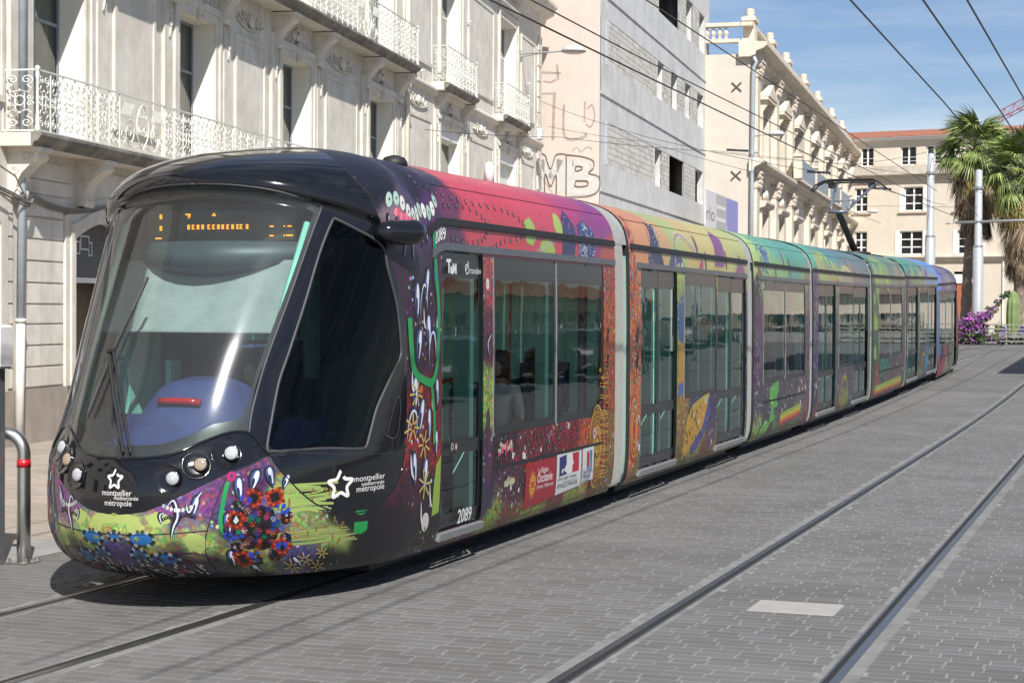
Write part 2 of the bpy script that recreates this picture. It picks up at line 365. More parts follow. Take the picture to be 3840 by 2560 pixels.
def skin(name, S, pts, tris, mats, parent, off=0., mirror=None, fmat=None, col=None, fleck=None):
    """put a flat triangulation on a skin; mirror=True joins the other side, 'twin' makes it an object of its own"""
    twin = mirror == 'twin'; mirror = mirror is True
    P, N = S(pts[:, 0], pts[:, 1], off); T = tris
    a, b, c = P[T[:, 0]], P[T[:, 1]], P[T[:, 2]]; fl = (np.cross(b - a, c - a) * N[T[:, 0]]).sum(-1) < 0
    T = np.where(fl[:, None], T[:, ::-1], T); mi = np.zeros(len(T), int) if fmat is None else fmat
    C = col(pts) if col else None; F = fleck(pts) if fleck else None
    if mirror:
        M = np.array([-1, 1, 1]); n = len(P); P = np.concatenate([P, P * M]); N = np.concatenate([N, N * M]); T = np.concatenate([T, T[:, ::-1] + n]); mi = np.concatenate([mi, mi])
        if C is not None: C = np.concatenate([C, C])
        if F is not None: F = np.concatenate([F, F])
    me = bpy.data.meshes.new(name); me.from_pydata(P.tolist(), [], T.tolist())
    for m in mats if isinstance(mats, (list, tuple)) else [mats]: me.materials.append(m)
    me.polygons.foreach_set('material_index', mi.astype(np.int32)); me.polygons.foreach_set('use_smooth', np.ones(len(T), bool))
    if C is not None:
        at = me.color_attributes.new('Col', 'FLOAT_COLOR', 'POINT'); at.data.foreach_set('color', np.concatenate([C, np.ones((len(C), 1))], 1).ravel().astype(np.float32))
    if F is not None:
        at = me.color_attributes.new('Fleck', 'FLOAT_COLOR', 'POINT'); at.data.foreach_set('color', np.repeat(F, 4).astype(np.float32))
    me.update(); me.normals_split_custom_set_from_vertices(N.tolist())
    if twin: link(name, me, parent, None, None, (-1, 1, 1))
    return link(name, me, parent)
def lin(h):
    return tuple((c / 12.92 if c <= .04045 else ((c + .055) / 1.055) ** 2.4) for c in (int(h[i:i + 2], 16) / 255 for i in (0, 2, 4)))
def painter(anchors, bw=.10, qs=1.25, warp=.07, gain=.70, desat=.24):
    A = np.array([(a[0], a[1] * qs) for a in anchors]); Cc = np.array([lin(a[2]) for a in anchors]) * gain
    def f(pts):
        x, y = pts[:, 0], pts[:, 1] * qs
        x2 = x + warp * (np.sin(7.3 * y + 2.1 * x) + .6 * np.sin(17 * y - 5 * x + 1) + .4 * np.sin(31 * x + 3)); y2 = y + warp * (np.sin(6.1 * x + 1.7) + .6 * np.sin(13 * x + 9 * y) + .4 * np.sin(27 * y + 23 * x))
        d = np.sqrt((x2[:, None] - A[None, :, 0]) ** 2 + (y2[:, None] - A[None, :, 1]) ** 2); d -= d.min(1, keepdims=True)
        w = np.exp(-d / bw * 2.2); w /= w.sum(1, keepdims=True); c = (w @ Cc) * np.where(pts[:, 1:2] > 2.38, 1.12, 1.); lum = c @ np.array([.3, .55, .15]); c = c + (lum[:, None] - c) * np.where(pts[:, 1:2] > 2.38, desat, .06); return np.clip(c, 0, 1)  # roof colours paled: the sky's sheen is put into the print
    return f
class Decal:
    """flat printed motifs, laid a millimetre proud of the skin"""
    def __init__(s): s.V = []; s.T = []; s.C = []
    def add(s, pts, tris, col, layer):
        b = len(s.V); s.V += [(x, y, .0012 + .0006 * layer) for x, y in pts]; s.T += [tuple(b + i for i in t) for t in tris]; s.C += [tuple(c * .66 for c in col)] * len(tris)
    def poly(s, pts, col, layer=0, sp=.07):
        A = np.array(pts); ext = (A.max(0) - A.min(0)).max()
        if ext < .1:
            s.add(list(pts) + [tuple(A.mean(0))], [(i, (i + 1) % len(pts), len(pts)) for i in range(len(pts))], col, layer)
        else:
            v, t = cdt(resample(list(pts), .05), sp=sp); s.add([tuple(x) for x in v], [tuple(x) for x in t], col, layer)
    def ell(s, x, y, a, b, rot, col, layer=0, n=10):
        s.poly([(x + a * cos(t) * cos(rot) - b * sin(t) * sin(rot), y + a * cos(t) * sin(rot) + b * sin(t) * cos(rot)) for t in (2 * pi * i / n for i in range(n))], col, layer)
    def ring(s, x, y, r0, r1, col, layer=0, n=12):
        p = [(x + r * cos(2 * pi * i / n), y + r * sin(2 * pi * i / n)) for r in (r0, r1) for i in range(n)]
        s.add(p, [t for i in range(n) for t in ((i, (i + 1) % n, n + i), ((i + 1) % n, n + (i + 1) % n, n + i))], col, layer)
    def stroke(s, pts, w, col, layer=0, taper=False):
        P = [Vector((p[0], p[1])) for p in (cr([(*p, 0) for p in pts], 5) if len(pts) > 2 else pts)]; n = len(P); L = []; Rr = []
        for i, p in enumerate(P):
            t = P[min(i + 1, n - 1)] - P[max(i - 1, 0)]; t = t.normalized() if t.length > 1e-9 else Vector((1, 0)); nn = Vector((-t.y, t.x)); h = w / 2 * (sin(pi * (i + .35) / (n - 1 + .7)) if taper else 1)
            L.append(tuple(p + nn * h)); Rr.append(tuple(p - nn * h))
        s.add(L + Rr, [q for i in range(n - 1) for q in ((i, i + 1, n + i), (i + 1, n + i + 1, n + i))], col, layer)
    def sequin(s, x, y, r, col=None, layer=2):
        c = col or R.choice([lin('e8e6e2'), lin('d9dcd6'), lin('a9c9bd'), lin('efeae0')]); s.ell(x, y, r * .8, r, 0, c, layer); s.ell(x + r * .06, y, r * .18, r * .22, 0, (.01, .01, .012), layer + 1, 6)
    def bead(s, x, y, r, rot=0, layer=2):
        s.ell(x, y, r * .62, r, rot, (.008, .008, .012), layer, 8); s.ell(x + r * .2, y + r * .15, r * .12, r * .5, rot, (.65, .72, .85), layer + 1, 6)
    def swoosh(s, pts, w, layer=1):
        s.stroke(pts, w * 1.9, (.012, .012, .022), layer, True); s.stroke([(x + w * .2, y) for x, y in pts], w * .8, (.05, .09, .26), layer + 1, True); s.stroke([(x + w * .1, y) for x, y in pts], w * .42, (.86, .88, .92), layer + 2, True)
    def arch(s, x, y, w, h, t, layer=2):
        s.swoosh([(x - w / 2, y), (x - w * .48, y + h * .55), (x - w * .2, y + h * .95), (x + w * .2, y + h * .9), (x + w * .45, y + h * .5), (x + w * .5, y + h * .12)], t, layer)
    def flame(s, x, y, w, h, rot=0, layer=2):
        c, q = cos(rot), sin(rot); P = lambda u, v: (x + u * c - v * q, y + u * q + v * c)
        tear = lambda kx, ky, ox, oy: [P(ox + kx * w * sin(t) * (1 - .45 * cos(t)), oy - ky * h * cos(t)) for t in (2 * pi * i / 16 for i in range(16))]
        s.poly(tear(.5, .5, 0, 0)[::-1], (.012, .012, .022), layer); s.poly(tear(.36, .42, w * .06, h * .02)[::-1], (.06, .11, .32), layer + 1); s.poly(tear(.20, .36, w * .12, h * .05)[::-1], (.85, .87, .92), layer + 2); s.poly(tear(.12, .22, w * -.02, -h * .12)[::-1], (.02, .025, .06), layer + 3)
    def brush(s, x0, x1, y0, y1, col, n=16, layer=0, seed=1):
        r = random.Random(seed)
        for i in range(n):
            y = y0 + (y1 - y0) * (i + .5) / n; s.stroke([(x0 + r.uniform(-.05, .05), y), ((x0 + x1) / 2, y + r.uniform(-.012, .012)), (x1 + r.uniform(-.12, .06), y + r.uniform(-.015, .015))], (y1 - y0) / n * r.uniform(.9, 1.5), tuple(c_ * r.uniform(.8, 1.12) for c_ in col), layer)
    def star(s, x, y, r, layer=3, n=6, a0=None):
        a0 = R.random() if a0 is None else a0
        for i in range(n):
            a = a0 + 2 * pi * i / n; s.stroke([(x + .2 * r * cos(a), y + .2 * r * sin(a)), (x + r * cos(a), y + r * sin(a))], r * .20, (.28, .19, .04), layer); s.stroke([(x + .2 * r * cos(a), y + .2 * r * sin(a)), (x + r * .98 * cos(a), y + r * .98 * sin(a))], r * .07, (.85, .68, .25), layer + 1)
    def text(s, txt, x, y, size, col, layer=3, align='LEFT', bold=0, shear=0, mirror=False):
        v, f = text_mesh(txt, size, align, shear, bold); t = []
        for q in f: t += [(q[0], q[i], q[i + 1]) for i in range(1, len(q) - 1)]
        s.add([(x + a, y + b) for a, b in v], t, col, layer)
    def build(s, S, name, parent, mirror=False, flipx=False):
        if not s.V: return None
        A = np.array(s.V); P, N = S(A[:, 0], A[:, 1], A[:, 2:3]); T = np.array(s.T); C = np.array(s.C)
        a, b, c = P[T[:, 0]], P[T[:, 1]], P[T[:, 2]]; fl = (np.cross(b - a, c - a) * N[T[:, 0]]).sum(-1) < 0; T = np.where(fl[:, None], T[:, ::-1], T)
        if mirror: n = len(P); M = np.array([-1, 1, 1]); P = np.concatenate([P, P * M]); N = np.concatenate([N, N * M]); T = np.concatenate([T, T[:, ::-1] + n]); C = np.concatenate([C, C])
        me = bpy.data.meshes.new(name); me.from_pydata(P.tolist(), [], T.tolist()); me.materials.append(prints)
        at = me.color_attributes.new('Col', 'FLOAT_COLOR', 'CORNER'); cc = np.repeat(np.concatenate([C, np.ones((len(C), 1))], 1), 3, 0); at.data.foreach_set('color', cc.ravel().astype(np.float32))
        me.polygons.foreach_set('use_smooth', np.ones(len(T), bool)); me.update(); me.normals_split_custom_set_from_vertices(N.tolist())
        return link(name, me, parent)
TRAM = empty('articulated_tram', (-6.6, 10.5, 0))
tag(TRAM, 'long seven-section tram wrapped in bright multicoloured motifs on grooved rails', 'tram')
def strip(S, name, mat_, parent, p0, p1, q0, q1, off, mirror=True, n=None):
    """raised band on the skin"""
    n = n or max(1, int((p1 - p0) / .15)); m = max(1, int((q1 - q0) / .15)); V = []; F = []
    pp, qq = np.meshgrid(np.linspace(p0, p1, n + 1), np.linspace(q0, q1, m + 1), indexing='ij')
    for o in (off, -.004): V += S(pp.ravel(), qq.ravel(), o)[0].tolist()
    W_ = m + 1; B = (n + 1) * W_
    for i in range(n):
        for j in range(m): a = i * W_ + j; F.append((a, a + W_, a + W_ + 1, a + 1))
        a = i * W_; F.append((a, B + a, B + a + W_, a + W_)); a += m; F.append((a, a + W_, B + a + W_, B + a))
    for j in range(m):
        a = j; F.append((a, a + 1, B + a + 1, B + a)); a = n * W_ + j; F.append((a, B + a, B + a + 1, a + 1))
    me = bpy.data.meshes.new(name); me.from_pydata(V, [], F); me.materials.append(mat_); me.update()
    if mirror: link(name, me, parent, None, None, (-1, 1, 1))
    return link(name, me, parent)
def pane(S, name, parent, loop, off=-.012, m=None, sp=.12, mirror='twin'):
    v, t = cdt(resample(loop, .12), sp=sp); return skin(name, S, v, t, m or glass_tram, parent, off, mirror)
def door_leaf(S, sh, p0, p1, z0=.345, z1=2.56):
    """one door leaf per side: dark frame with an upper and a lower pane"""
    qa, qb = q_of_z(z0), q_of_z(z1); up_ = rrect(p0 + .06, p1 - .06, q_of_z(1.04), q_of_z(2.36), .03); lo = rrect(p0 + .06, p1 - .06, q_of_z(.46), q_of_z(.93), .03)
    v, t = cdt(resample([(p0 + .008, qa), (p1 - .008, qa), (p1 - .008, qb), (p0 + .008, qb)], .1), [resample(up_, .1), resample(lo, .1)], (), .2)
    for s_, nm in ((1, 'door_leaf'), (-1, 'door_leaf')):
        o = skin(nm, S, v, t, black_door, sh, -.022)
        if s_ < 0: o.scale = (-1, 1, 1)
    for L in (up_, lo): pane(S, 'door_glass', sh, L, -.03)
black_door = mat('black_door_frame', (.014, .015, .018), .25, 0, .1, 4)
def section_interior(sh, L, doors, seats):
    """floor, ceiling, mint pillars, poles and seats of one section (local coordinates)"""
    MB().box(-1.2, 1.2, .05, L - .05, .30, .345).build('floor', int_floor, sh)
    MB().box(-1.05, 1.05, .05, L - .05, 2.62, 2.66).build('ceiling', int_ceil, sh)
    for sg in (-1, 1):
        for (a, b) in doors:
            for yy in (a + .12, (a + b) / 2 - .22, (a + b) / 2 + .14, b - .22):
                if yy > .03: MB().box(min(sg * 1.13, sg * 1.275), max(sg * 1.13, sg * 1.275), yy, yy + .09, .345, 2.6).build('door_pillar', mint, sh)
        for (a, b, inner) in seats:
            MB().box(min(sg * 1.2, sg * 1.27), max(sg * 1.2, sg * 1.27), a, b, .345, .98).build('side_lining', mint, sh)
            y = a + .25
            while y < b - .4:
                m = MB(); x = sg * .82
                m.box(x - .2, x + .2, y, y + .42, .75, .82).box(x - .2, x + .2, y + .4, y + .47, .80, 1.42).box(x - .06, x + .06, y + .1, y + .35, .345, .75)
                m.build('seat', seat_fab, sh); y += .85
    for (a, b, _) in seats:
        for sg in (-1, 1):
            for yy in (a + .06, (a + b) / 2 + .05, b - .14): MB().box(min(sg * 1.17, sg * 1.27), max(sg * 1.17, sg * 1.27), yy, yy + .09, .98, 2.6).build('window_pillar', mint, sh)
    for (a, b) in doors:
        MB().tube([(.78, a + .1, .345), (.80, a + .1, .9), (.72, a + .12, 1.5), (.8, a + .1, 2.62)], .022, 8).build('grab_pole', orange_pole, sh, True)
        MB().tube([(-.78, b - .1, .345), (-.76, b - .1, 2.62)], .02, 8).build('grab_pole', orange_pole, sh, True)
    MB().tube([(.0, L * .5, .345), (.0, L * .5, 2.62)], .02, 8).build('grab_pole', mint, sh, True)
# ------------------------------------------------------------------ plain sections
BLK = (.009, .009, .012)
def make_car(k, y0, L, doors, wins, anchors, art, x0, rz, slot=False):
    S = carS; z = g(y0 + L / 2)
    holes = [rrect(a, b, q_of_z(.335), q_of_z(2.57), .03) for a, b in doors] + [rrect(a, b, q_of_z(1.03), q_of_z(2.56), .06) for a, b in wins]
    holes = [resample(h, .1) for h in holes]
    v, t = cdt(resample([(0, 0), (L, 0), (L, 4.2), (0, 4.2)], .08), holes, (), .065 if k == 2 else .085)
    pf = painter(anchors)
    fl = lambda P: np.where(P[:, 1] < 2.3, .9, .10)
    sh = skin('section_body', S, v, t, livery, TRAM, 0, True, None, pf, fl)
    sh.location = (x0 + 6.6, y0 - 10.5, z); sh.rotation_euler = (math.atan2(g(y0 + L) - g(y0), L), 0, rz)
    for i, (a, b) in enumerate(doors):
        c = (a + b) / 2; door_leaf(S, sh, a, c); door_leaf(S, sh, c, b)
        strip(S, 'door_sill', alu, sh, a - .02, b + .02, q_of_z(.27), q_of_z(.325), .035)
    for a, b in wins:
        c = (a + b) / 2; ws = [(a, c), (c, b)] if b - a > 2.2 else [(a, b)]
        for (x, y) in ws:
            pane(S, 'window_pane', sh, rrect(x + .012, y - .012, q_of_z(1.035), q_of_z(2.555), .05), -.008)
            fr = rrect(x + .005, y - .005, q_of_z(1.03), q_of_z(2.56), .05); inn = rrect(x + .05, y - .05, q_of_z(1.10), q_of_z(2.42), .05)
            vv, tt = cdt(resample(fr, .15), [resample(inn, .15)], (), .3); skin('window_border', S, vv, tt, black_door, sh, -.005, 'twin')
        if len(ws) > 1: strip(S, 'window_divider', alu, sh, c - .008, c + .008, q_of_z(1.03), q_of_z(2.56), .004)
        strip(S, 'window_edge', alu, sh, a - .012, a + .002, q_of_z(1.02), q_of_z(2.56), .005)
        if slot: strip(S, 'trim_slot', black_matt, sh, a, b, q_of_z(.735), q_of_z(.765), .006)
    strip(S, 'rain_gutter', black_matt, sh, .05, L - .03, q_of_z(2.775), q_of_z(2.83), .02)
    strip(S, 'door_header', grey_trim, sh, .3, L - .05, q_of_z(2.575), q_of_z(2.635), .018)
    strip(S, 'roof_seam', black_matt, sh, .1, L - .05, 2.935, 2.942, .0025)
    for yy in (.22, L * .5): strip(S, 'panel_seam', black_matt, sh, yy, yy + .008, 2.64, 3.6, .002, n=1) if False else None
    D = Decal(); art(D, L); tag(D.build(S, 'printed_motifs', sh, True), kind='stuff')
    MB().box(-1.08, 1.08, .3, L - .3, .10, .30).build('underframe', black_matt, sh)
    section_interior(sh, L, doors, [(a, b, 1) for a, b in wins])
    return sh
def make_bellows(y0, y1, x0, first=False):
    """concertina between two sections with its pale end frame and roof plate"""
    z = g((y0 + y1) / 2); S = carS; n = 7; L = y1 - y0; qs = np.array([.03, .1, .2, .4, .8, 1.6, 2.2, 2.55, 2.7, 2.83, 2.98, 3.15, 3.4, 3.8, 4.2])
    ys = np.linspace(0, L * .55, 2 * n + 1); V = []; F = []; m = len(qs)
    for i, y in enumerate(ys):
        P, _ = S(np.full(m, y), qs, -.07 if i % 2 else -.005); V += P.tolist()
    for i in range(len(ys) - 1):
        for j in range(m - 1): a = i * m + j; F.append((a, a + m, a + m + 1, a + 1))
    b = len(V); V += [[-x, y, zz] for x, y, zz in V]; F += [tuple(b + i for i in f[::-1]) for f in F]
    me = bpy.data.meshes.new('gangway_bellows'); me.from_pydata(V, [], F); me.materials.append(bellow_mat); me.update()
    o = link('gangway_bellows', me, TRAM, (x0 + 6.6, y0 - 10.5, z))
    def band(nm, mt, a, c, q0, q1, off):
        qq = np.linspace(q0, q1, 22); V = []; F = []
        for o_ in (off - .05, off):
            for y in (a, c):
                P, _ = S(np.full(22, y), qq, o_); V += P.tolist()
        for i in range(21): F += [(44 + i, 66 + i, 67 + i, 45 + i), (i, 44 + i, 45 + i, 1 + i), (66 + i, 22 + i, 23 + i, 67 + i)]
        me = bpy.data.meshes.new(nm); me.from_pydata(V, [], F); me.materials.append(mt); me.update(); link(nm, me, o); link(nm, me, o, None, None, (-1, 1, 1))
    band('end_frame', mint_pale, L * .56, L * .86, .03, 2.5, -.03)
    band('roof_plate', k('pale_grey_plate', (.31, .31, .295), .5), L * .12, L * .84, 2.62, 4.2, -.012)
    band('rubber_seal', black_matt, L * .87, L * .995, .0, 4.2, -.012)
    MB().box(-1.15, 1.15, -.02, L + .02, .30, .34).build('floor_plate', int_floor, o)
bellow_mat = mat('pale_grey_bellows', (.21, .21, .20), .7, 0, .08, 10)
# ------------------------------------------------------------------ cab sections
WS = [(1.095, 2.49), (1.065, 2.33), (1.03, 2.18), (.98, 1.93), (.94, 1.72), (.90, 1.47), (.88, 1.33), (.885, 1.15), (.90, 1.06), (.86, 1.05), (.77, 1.055), (.67, 1.025), (.59, .98), (.5, .947), (.41, .917), (.22, .885), (0, .872)]
WST = [(.87, 2.52), (.59, 2.53), (.3, 2.53), (0, 2.53)]
FRIT = [(1.045, 2.445), (1.0, 2.18), (.95, 1.93), (.905, 1.7), (.865, 1.46), (.85, 1.25), (.835, 1.165), (.78, 1.135), (.64, 1.11), (.56, 1.07), (.47, 1.03), (.38, 1.0), (.29, .978), (.15, .97), (0, .967)]
SW = [(1.23, 2.445), (1.44, 2.42), (1.76, 2.375), (1.87, 2.25), (2.03, 2.03), (2.12, 1.74), (2.13, 1.61), (2.05, 1.48), (1.97, 1.33), (1.905, 1.18), (1.875, 1.0), (1.855, .905), (1.78, .895), (1.52, .915), (1.27, .915), (1.14, .915), (1.07, .96), (1.045, 1.35), (1.08, 1.6), (1.13, 1.94), (1.17, 2.24)]
DISC = [(1.11, .885), (1.23, .75), (1.37, .605), (1.49, .515), (1.66, .45), (1.84, .43), (2.0, .465), (2.14, .55), (2.235, .67), (2.285, .83)]
MASK = [(0, .495), (.13, .505), (.26, .525), (.42, .58), (.56, .645), (.71, .715), (.85, .78), (1.11, .885)]
BACK = [(2.285, .83), (2.26, 1.15), (2.235, 1.4), (2.19, 1.78), (2.11, 2.06), (1.94, 2.26), (1.79, 2.42), (1.73, 2.54), (1.64, 2.66), (1.45, 2.75), (1.29, 2.85), (1.05, 3.0), (.8, 3.2), (.6, 3.5), (0, 3.6)]
BLACK_POLY = MASK + DISC[1:] + BACK[1:]
def cab_holes():
    ws = [(x, y) for x, y in WS + [(-x, y) for x, y in WS[::-1][1:]]] + [(-x, y) for x, y in WST[:-1]] + [(x, y) for x, y in WST[::-1]]
    return ws
def blob(cx, cy, rx, ry, n=14, j=.15, seed=0):
    r = random.Random(seed); return [(cx + rx * cos(2 * pi * i / n) * (1 + r.uniform(-j, j)), cy + ry * sin(2 * pi * i / n) * (1 + r.uniform(-j, j))) for i in range(n)]
CAB_A = [(.3, .55, '8a4f8a'), (0, .45, 'aebd68'), (.25, .42, 'b0c06a'), (.5, .47, '8b5a8f'), (.6, .3, 'b0c06a'), (.1, .25, '5b4a86'), (.45, .18, '4b2a48'), (.2, .1, '2a2230'), (.66, .6, '8a4a86'), (.7, .05, '3a3040'), (.28, .28, 'a8b866'),
         (.9, .7, '6d3a6c'), (.85, .45, '4c3a70'), (1.0, .5, '6a4a90'), (1.0, .15, '98a85c'), (1.4, .62, '9cac60'), (1.55, .28, '98a85c'), (1.3, .12, '574a86'), (1.7, .38, '1c1a20'), (1.9, .2, '131218'), (2.2, .3, '1a141a'), (1.0, .0, '262028'), (1.5, .05, '16151a'), (2.3, .0, '16121a'),
         (2.4, .55, '4a1830'), (2.4, .9, '9a1a22'), (2.5, 1.2, '86161e'), (2.4, 1.6, '3a1c34'), (2.3, 2.0, '3c1c34'), (2.1, 2.3, '3c2438'), (2.5, 2.35, '34203a'), (2.8, .8, '8a1820'), (2.85, 1.6, '4e2846'), (2.85, 1.2, '701a28'), (2.9, .3, '241a20'), (2.75, .45, '301622'),
         (2.0, 2.62, '7d6a76'), (1.7, 2.8, '1a1a26'), (2.2, 2.72, '4a3858'), (2.6, 2.6, '4a2a55'), (2.4, 3.0, '1d1c2c'), (3.25, 2.75, '6a2148'), (3.1, 3.1, '2a2038'), (2.9, 2.5, '472a4c'), (3.2, 2.5, '55284a'), (3.65, 2.6, 'c63848'), (3.7, 3.1, 'ca3e50'), (4.6, 2.6, 'c63848'), (4.8, 3.1, 'cc4052'), (5.6, 2.9, 'c83e52'), (6.2, 2.6, 'c23a54'), (6.6, 2.8, 'a82a68'), (7.1, 2.7, '8a3070'), (7.4, 2.95, '8a2a78'), (7.0, 3.2, 'a82e68'), (6.3, 3.3, 'b8305a'), (4, 4, 'a02c44'), (2, 4, '1a1a26'), (6, 4, '9a2c50'),
         (4.3, .7, '2a1620'), (5.2, .7, '7a1526'), (6.3, .7, '8a1422'), (7.0, .65, 'c24a1c'), (4.5, .35, '5a2440'), (5.3, .4, '3a1a26'), (6.8, .35, 'c0501e'), (7.45, .5, 'a0702a'), (7.55, 1.2, 'b0541e'), (7.55, 1.8, 'c45e28'), (7.55, 2.3, 'b04a38'),
         (4.2, .11, '9aa83a'), (5.4, .11, 'a8a63c'), (6.6, .11, 'a8b040'), (7.4, .1, '8a6a30'), (4.5, .02, '8c4a2c'), (6, .02, '86342c'), (3.5, .03, '7a2a2a'), (7.3, .02, '80402c'),
         (4.02, .7, '5a2a50'), (4.02, 1.15, '9cb64e'), (4.02, 1.7, '6a2a44'), (4.02, 2.2, 'b84a52'), (3.95, .3, '3a2a50')]
def cab_art(D):
    r = random.Random(5); lime = lin('b6c872'); purple = lin('6b4a92'); blue = lin('2f74b8'); green = lin('1f9e5a'); blk = BLK
    # bumper (mirrored): blue blobs with dark sequin borders, chains, lime clouds
    for (x, y, a, b) in ((.22, .33, .095, .05), (.17, .2, .06, .045), (.36, .17, .10, .04), (0.0, .35, .05, .03)):
        D.poly(blob(x, y, a, b, 16, .08, int(x * 99)), blue, 1)
        for i in range(18):
            t = 2 * pi * i / 18; D.ring(x + a * 1.1 * cos(t), y + b * 1.15 * sin(t), .006, .014, blk if i % 3 else lin('c9cfc4'), 3, 7)
    D.poly(blob(.5, .17, .2, .055, 18, .06, 4), lin('4a2140'), 0)
    D.poly(blob(.36, .475, .09, .05, 14, .2, 9), lime, 0); D.poly(blob(.10, .47, .12, .035, 14, .1, 3), lime, 0); D.poly(blob(.62, .3, .09, .08, 14, .2, 8), lime, 0); D.poly(blob(.17, .42, .07, .05, 12, .2, 12), lime, 0)
    for i in range(9): D.sequin(.40 + i * .028, .565 - .03 * sin(i * .4) , .014)
    for i in range(12): D.ring(.40 + i * .02, .475 + .002 * i + .01 * sin(i), .005, .013, blk, 2, 7)
    D.swoosh([(.42, .56), (.47, .60), (.50, .50), (.47, .42), (.45, .33)], .03); D.swoosh([(.56, .58), (.58, .52), (.64, .62), (.67, .66)], .025); D.swoosh([(.40, .52), (.37, .5), (.385, .44)], .02)
    for i in range(26): D.sequin(r.uniform(.02, .62), r.uniform(.03, .13), r.uniform(.007, .013))
    for i in range(6): D.swoosh([(.08 + i * .09, .10), (.1 + i * .09, .07), (.12 + i * .09, .05)], .014)
    D.poly([(.35, .05), (.5, .06), (.5, .085), (.38, .075)], lin('9a2036'), 1)
    # side of the nose: gem rosette
    cx, cy = 1.06, .385
    D.stroke([(.845, .72), (.82, .6), (.80, .45), (.83, .36)], .03, green, 2); D.ring(.865, .755, .012, .035, lin('b02a6a'), 3)
    D.brush(1.18, 1.6, .48, .68, lin('a6b868'), 18, 0, 2); D.brush(1.12, 1.76, .23, .34, lin('a2b464'), 14, 0, 5)
    for i in range(16): x = r.uniform(1.2, 1.7); y = r.uniform(.2, .6); D.stroke([(x, y), (x + r.uniform(-.02, .03), y + .045)], .012, lin('8a6a2c'), 2)
    for (x, y, w, h, ro) in ((.92, .66, .07, .2, .15), (1.02, .72, .08, .17, -.2), (1.13, .74, .07, .16, .3), (1.24, .70, .05, .12, -.3), (.85, .42, .07, .2, .1), (.84, .16, .06, .16, -.1), (.98, .07, .06, .1, .4), (.62, .56, .06, .16, -.2), (1.3, .10, .05, .12, .5)): D.flame(x, y, w, h, ro)
    gem = [lin(h) for h in ('a23a1e', '1f3f98', '0d0a0c', 'b2631f', '116a4c', '6d1420', 'c0b6a8', '18327e', '802a4a', '241013', '0d0a0c', '181014', '2a1510')]
    def gemdisc(x, y, rad, n):
        D.ell(x, y, rad * .86, rad, 0, (.012, .01, .014), 3, 14)
        sz = min(rad * .2, .022)
        for i in range(n): t = 2 * pi * r.random(); q = rad * sqrt(r.random()); D.ell(x + q * cos(t) * .86, y + q * sin(t), sz, sz, 0, mul(r.choice(gem), r.uniform(.5, 1.2)), 4, 6)
    gemdisc(cx, cy, .165, 90)
    for i in range(9): t = 2 * pi * i / 9 + .3; gemdisc(cx + .20 * cos(t), cy + .235 * sin(t), .05, 20)
    for i, (x, y) in enumerate(((1.17, .60), (.90, .46), (1.21, .24), (.92, .16), (1.02, .60))):
        rot = .3 + i; c = .052
        sq = lambda rr: [(x + rr * cos(rot + pi / 4 + j * pi / 2), y + rr * sin(rot + pi / 4 + j * pi / 2)) for j in range(4)]
        D.poly(sq(c * 1.2), lin('8c2814'), 5); D.poly(sq(c * .8), (.01, .008, .01), 6)
        for j in range(16): t = j / 4; a, b = sq(c * 1.3)[j // 4], sq(c * 1.3)[(j // 4 + 1) % 4]; f = (j % 4) / 4; D.ell(a[0] + (b[0] - a[0]) * f, a[1] + (b[1] - a[1]) * f, .012, .012, 0, lin('c8481f') if j % 2 else lin('881e14'), 6, 6)
    D.poly([(.885, .45), (.905, .49), (.925, .455), (.905, .43)], lin('f0efe8'), 7)
    for t in (.6, 2.0, 3.3, 4.4, 5.6):
        for j in range(7): D.ell(cx + .2 * cos(t) + r.uniform(-.04, .04), cy + .22 * sin(t) + r.uniform(-.03, .03), .018, .011, r.random() * 3, lin('2a4cc0'), 6, 7)
    for (x, y, s_) in ((1.3, .33, .05), (1.36, .12, .06), (1.5, .16, .05), (1.25, .07, .07), (1.45, .05, .06)): D.star(x, y, s_, 3, 7)
    for (x, y, w, h) in ((1.83, .315, .12, .085), (1.84, .43, .12, .022)): D.poly([(x - w / 2, y - h / 2 + .01), (x, y - h / 2 - .01), (x + w / 2, y - h / 2 + .015), (x + w / 2 + .01, y + h / 2), (x - w / 2 + .01, y + h / 2 + .005)], lin('1f9a4e'), 2)
    # strip behind the cab window
    for (x, y, w, h, ro) in ((2.34, 2.1, .13, .34, .1), (2.56, 2.2, .13, .32, -.15), (2.78, 2.2, .1, .3, .1), (2.4, 1.72, .15, .36, -.1), (2.62, 1.8, .14, .36, .15), (2.82, 1.75, .11, .34, -.1), (2.36, 1.3, .13, .34, .1), (2.84, 1.25, .09, .28, .1), (2.5, 1.1, .14, .34, -.15), (2.68, 1.0, .10, .34, .1), (2.42, .68, .12, .3, .1), (2.62, .62, .12, .3, -.2), (2.84, .85, .08, .24, 0)): D.flame(x, y, w, h, ro)
    for (x, y, w, h) in ((2.5, 1.98, .16, .26), (2.72, 1.5, .16, .28), (2.36, .92, .14, .24)): D.arch(x, y, w, h, .04)
    for (x, y) in ((2.5, 2.05), (2.3, 1.5), (2.72, 1.3), (2.36, .8), (2.56, .42), (2.72, .55)): D.stroke([(x, y), (x + .02, y - .14), (x + .06, y - .2)], .022, (.85, .87, .92), 4, True)
    D.stroke([(2.22, 1.95), (2.27, 1.7), (2.34, 1.5), (2.5, 1.42), (2.72, 1.36), (2.83, 1.5), (2.86, 1.9), (2.78, 2.3), (2.74, 2.6)], .07, lin('1d9a52'), 7); D.stroke([(2.7, 1.36), (2.78, 1.1), (2.8, .85)], .05, lin('1d9a52'), 7)
    for (x, y) in ((2.4, 1.3), (2.36, 1.02), (2.6, .86), (2.62, .55)): D.star(x, y, .12, 5, 7)
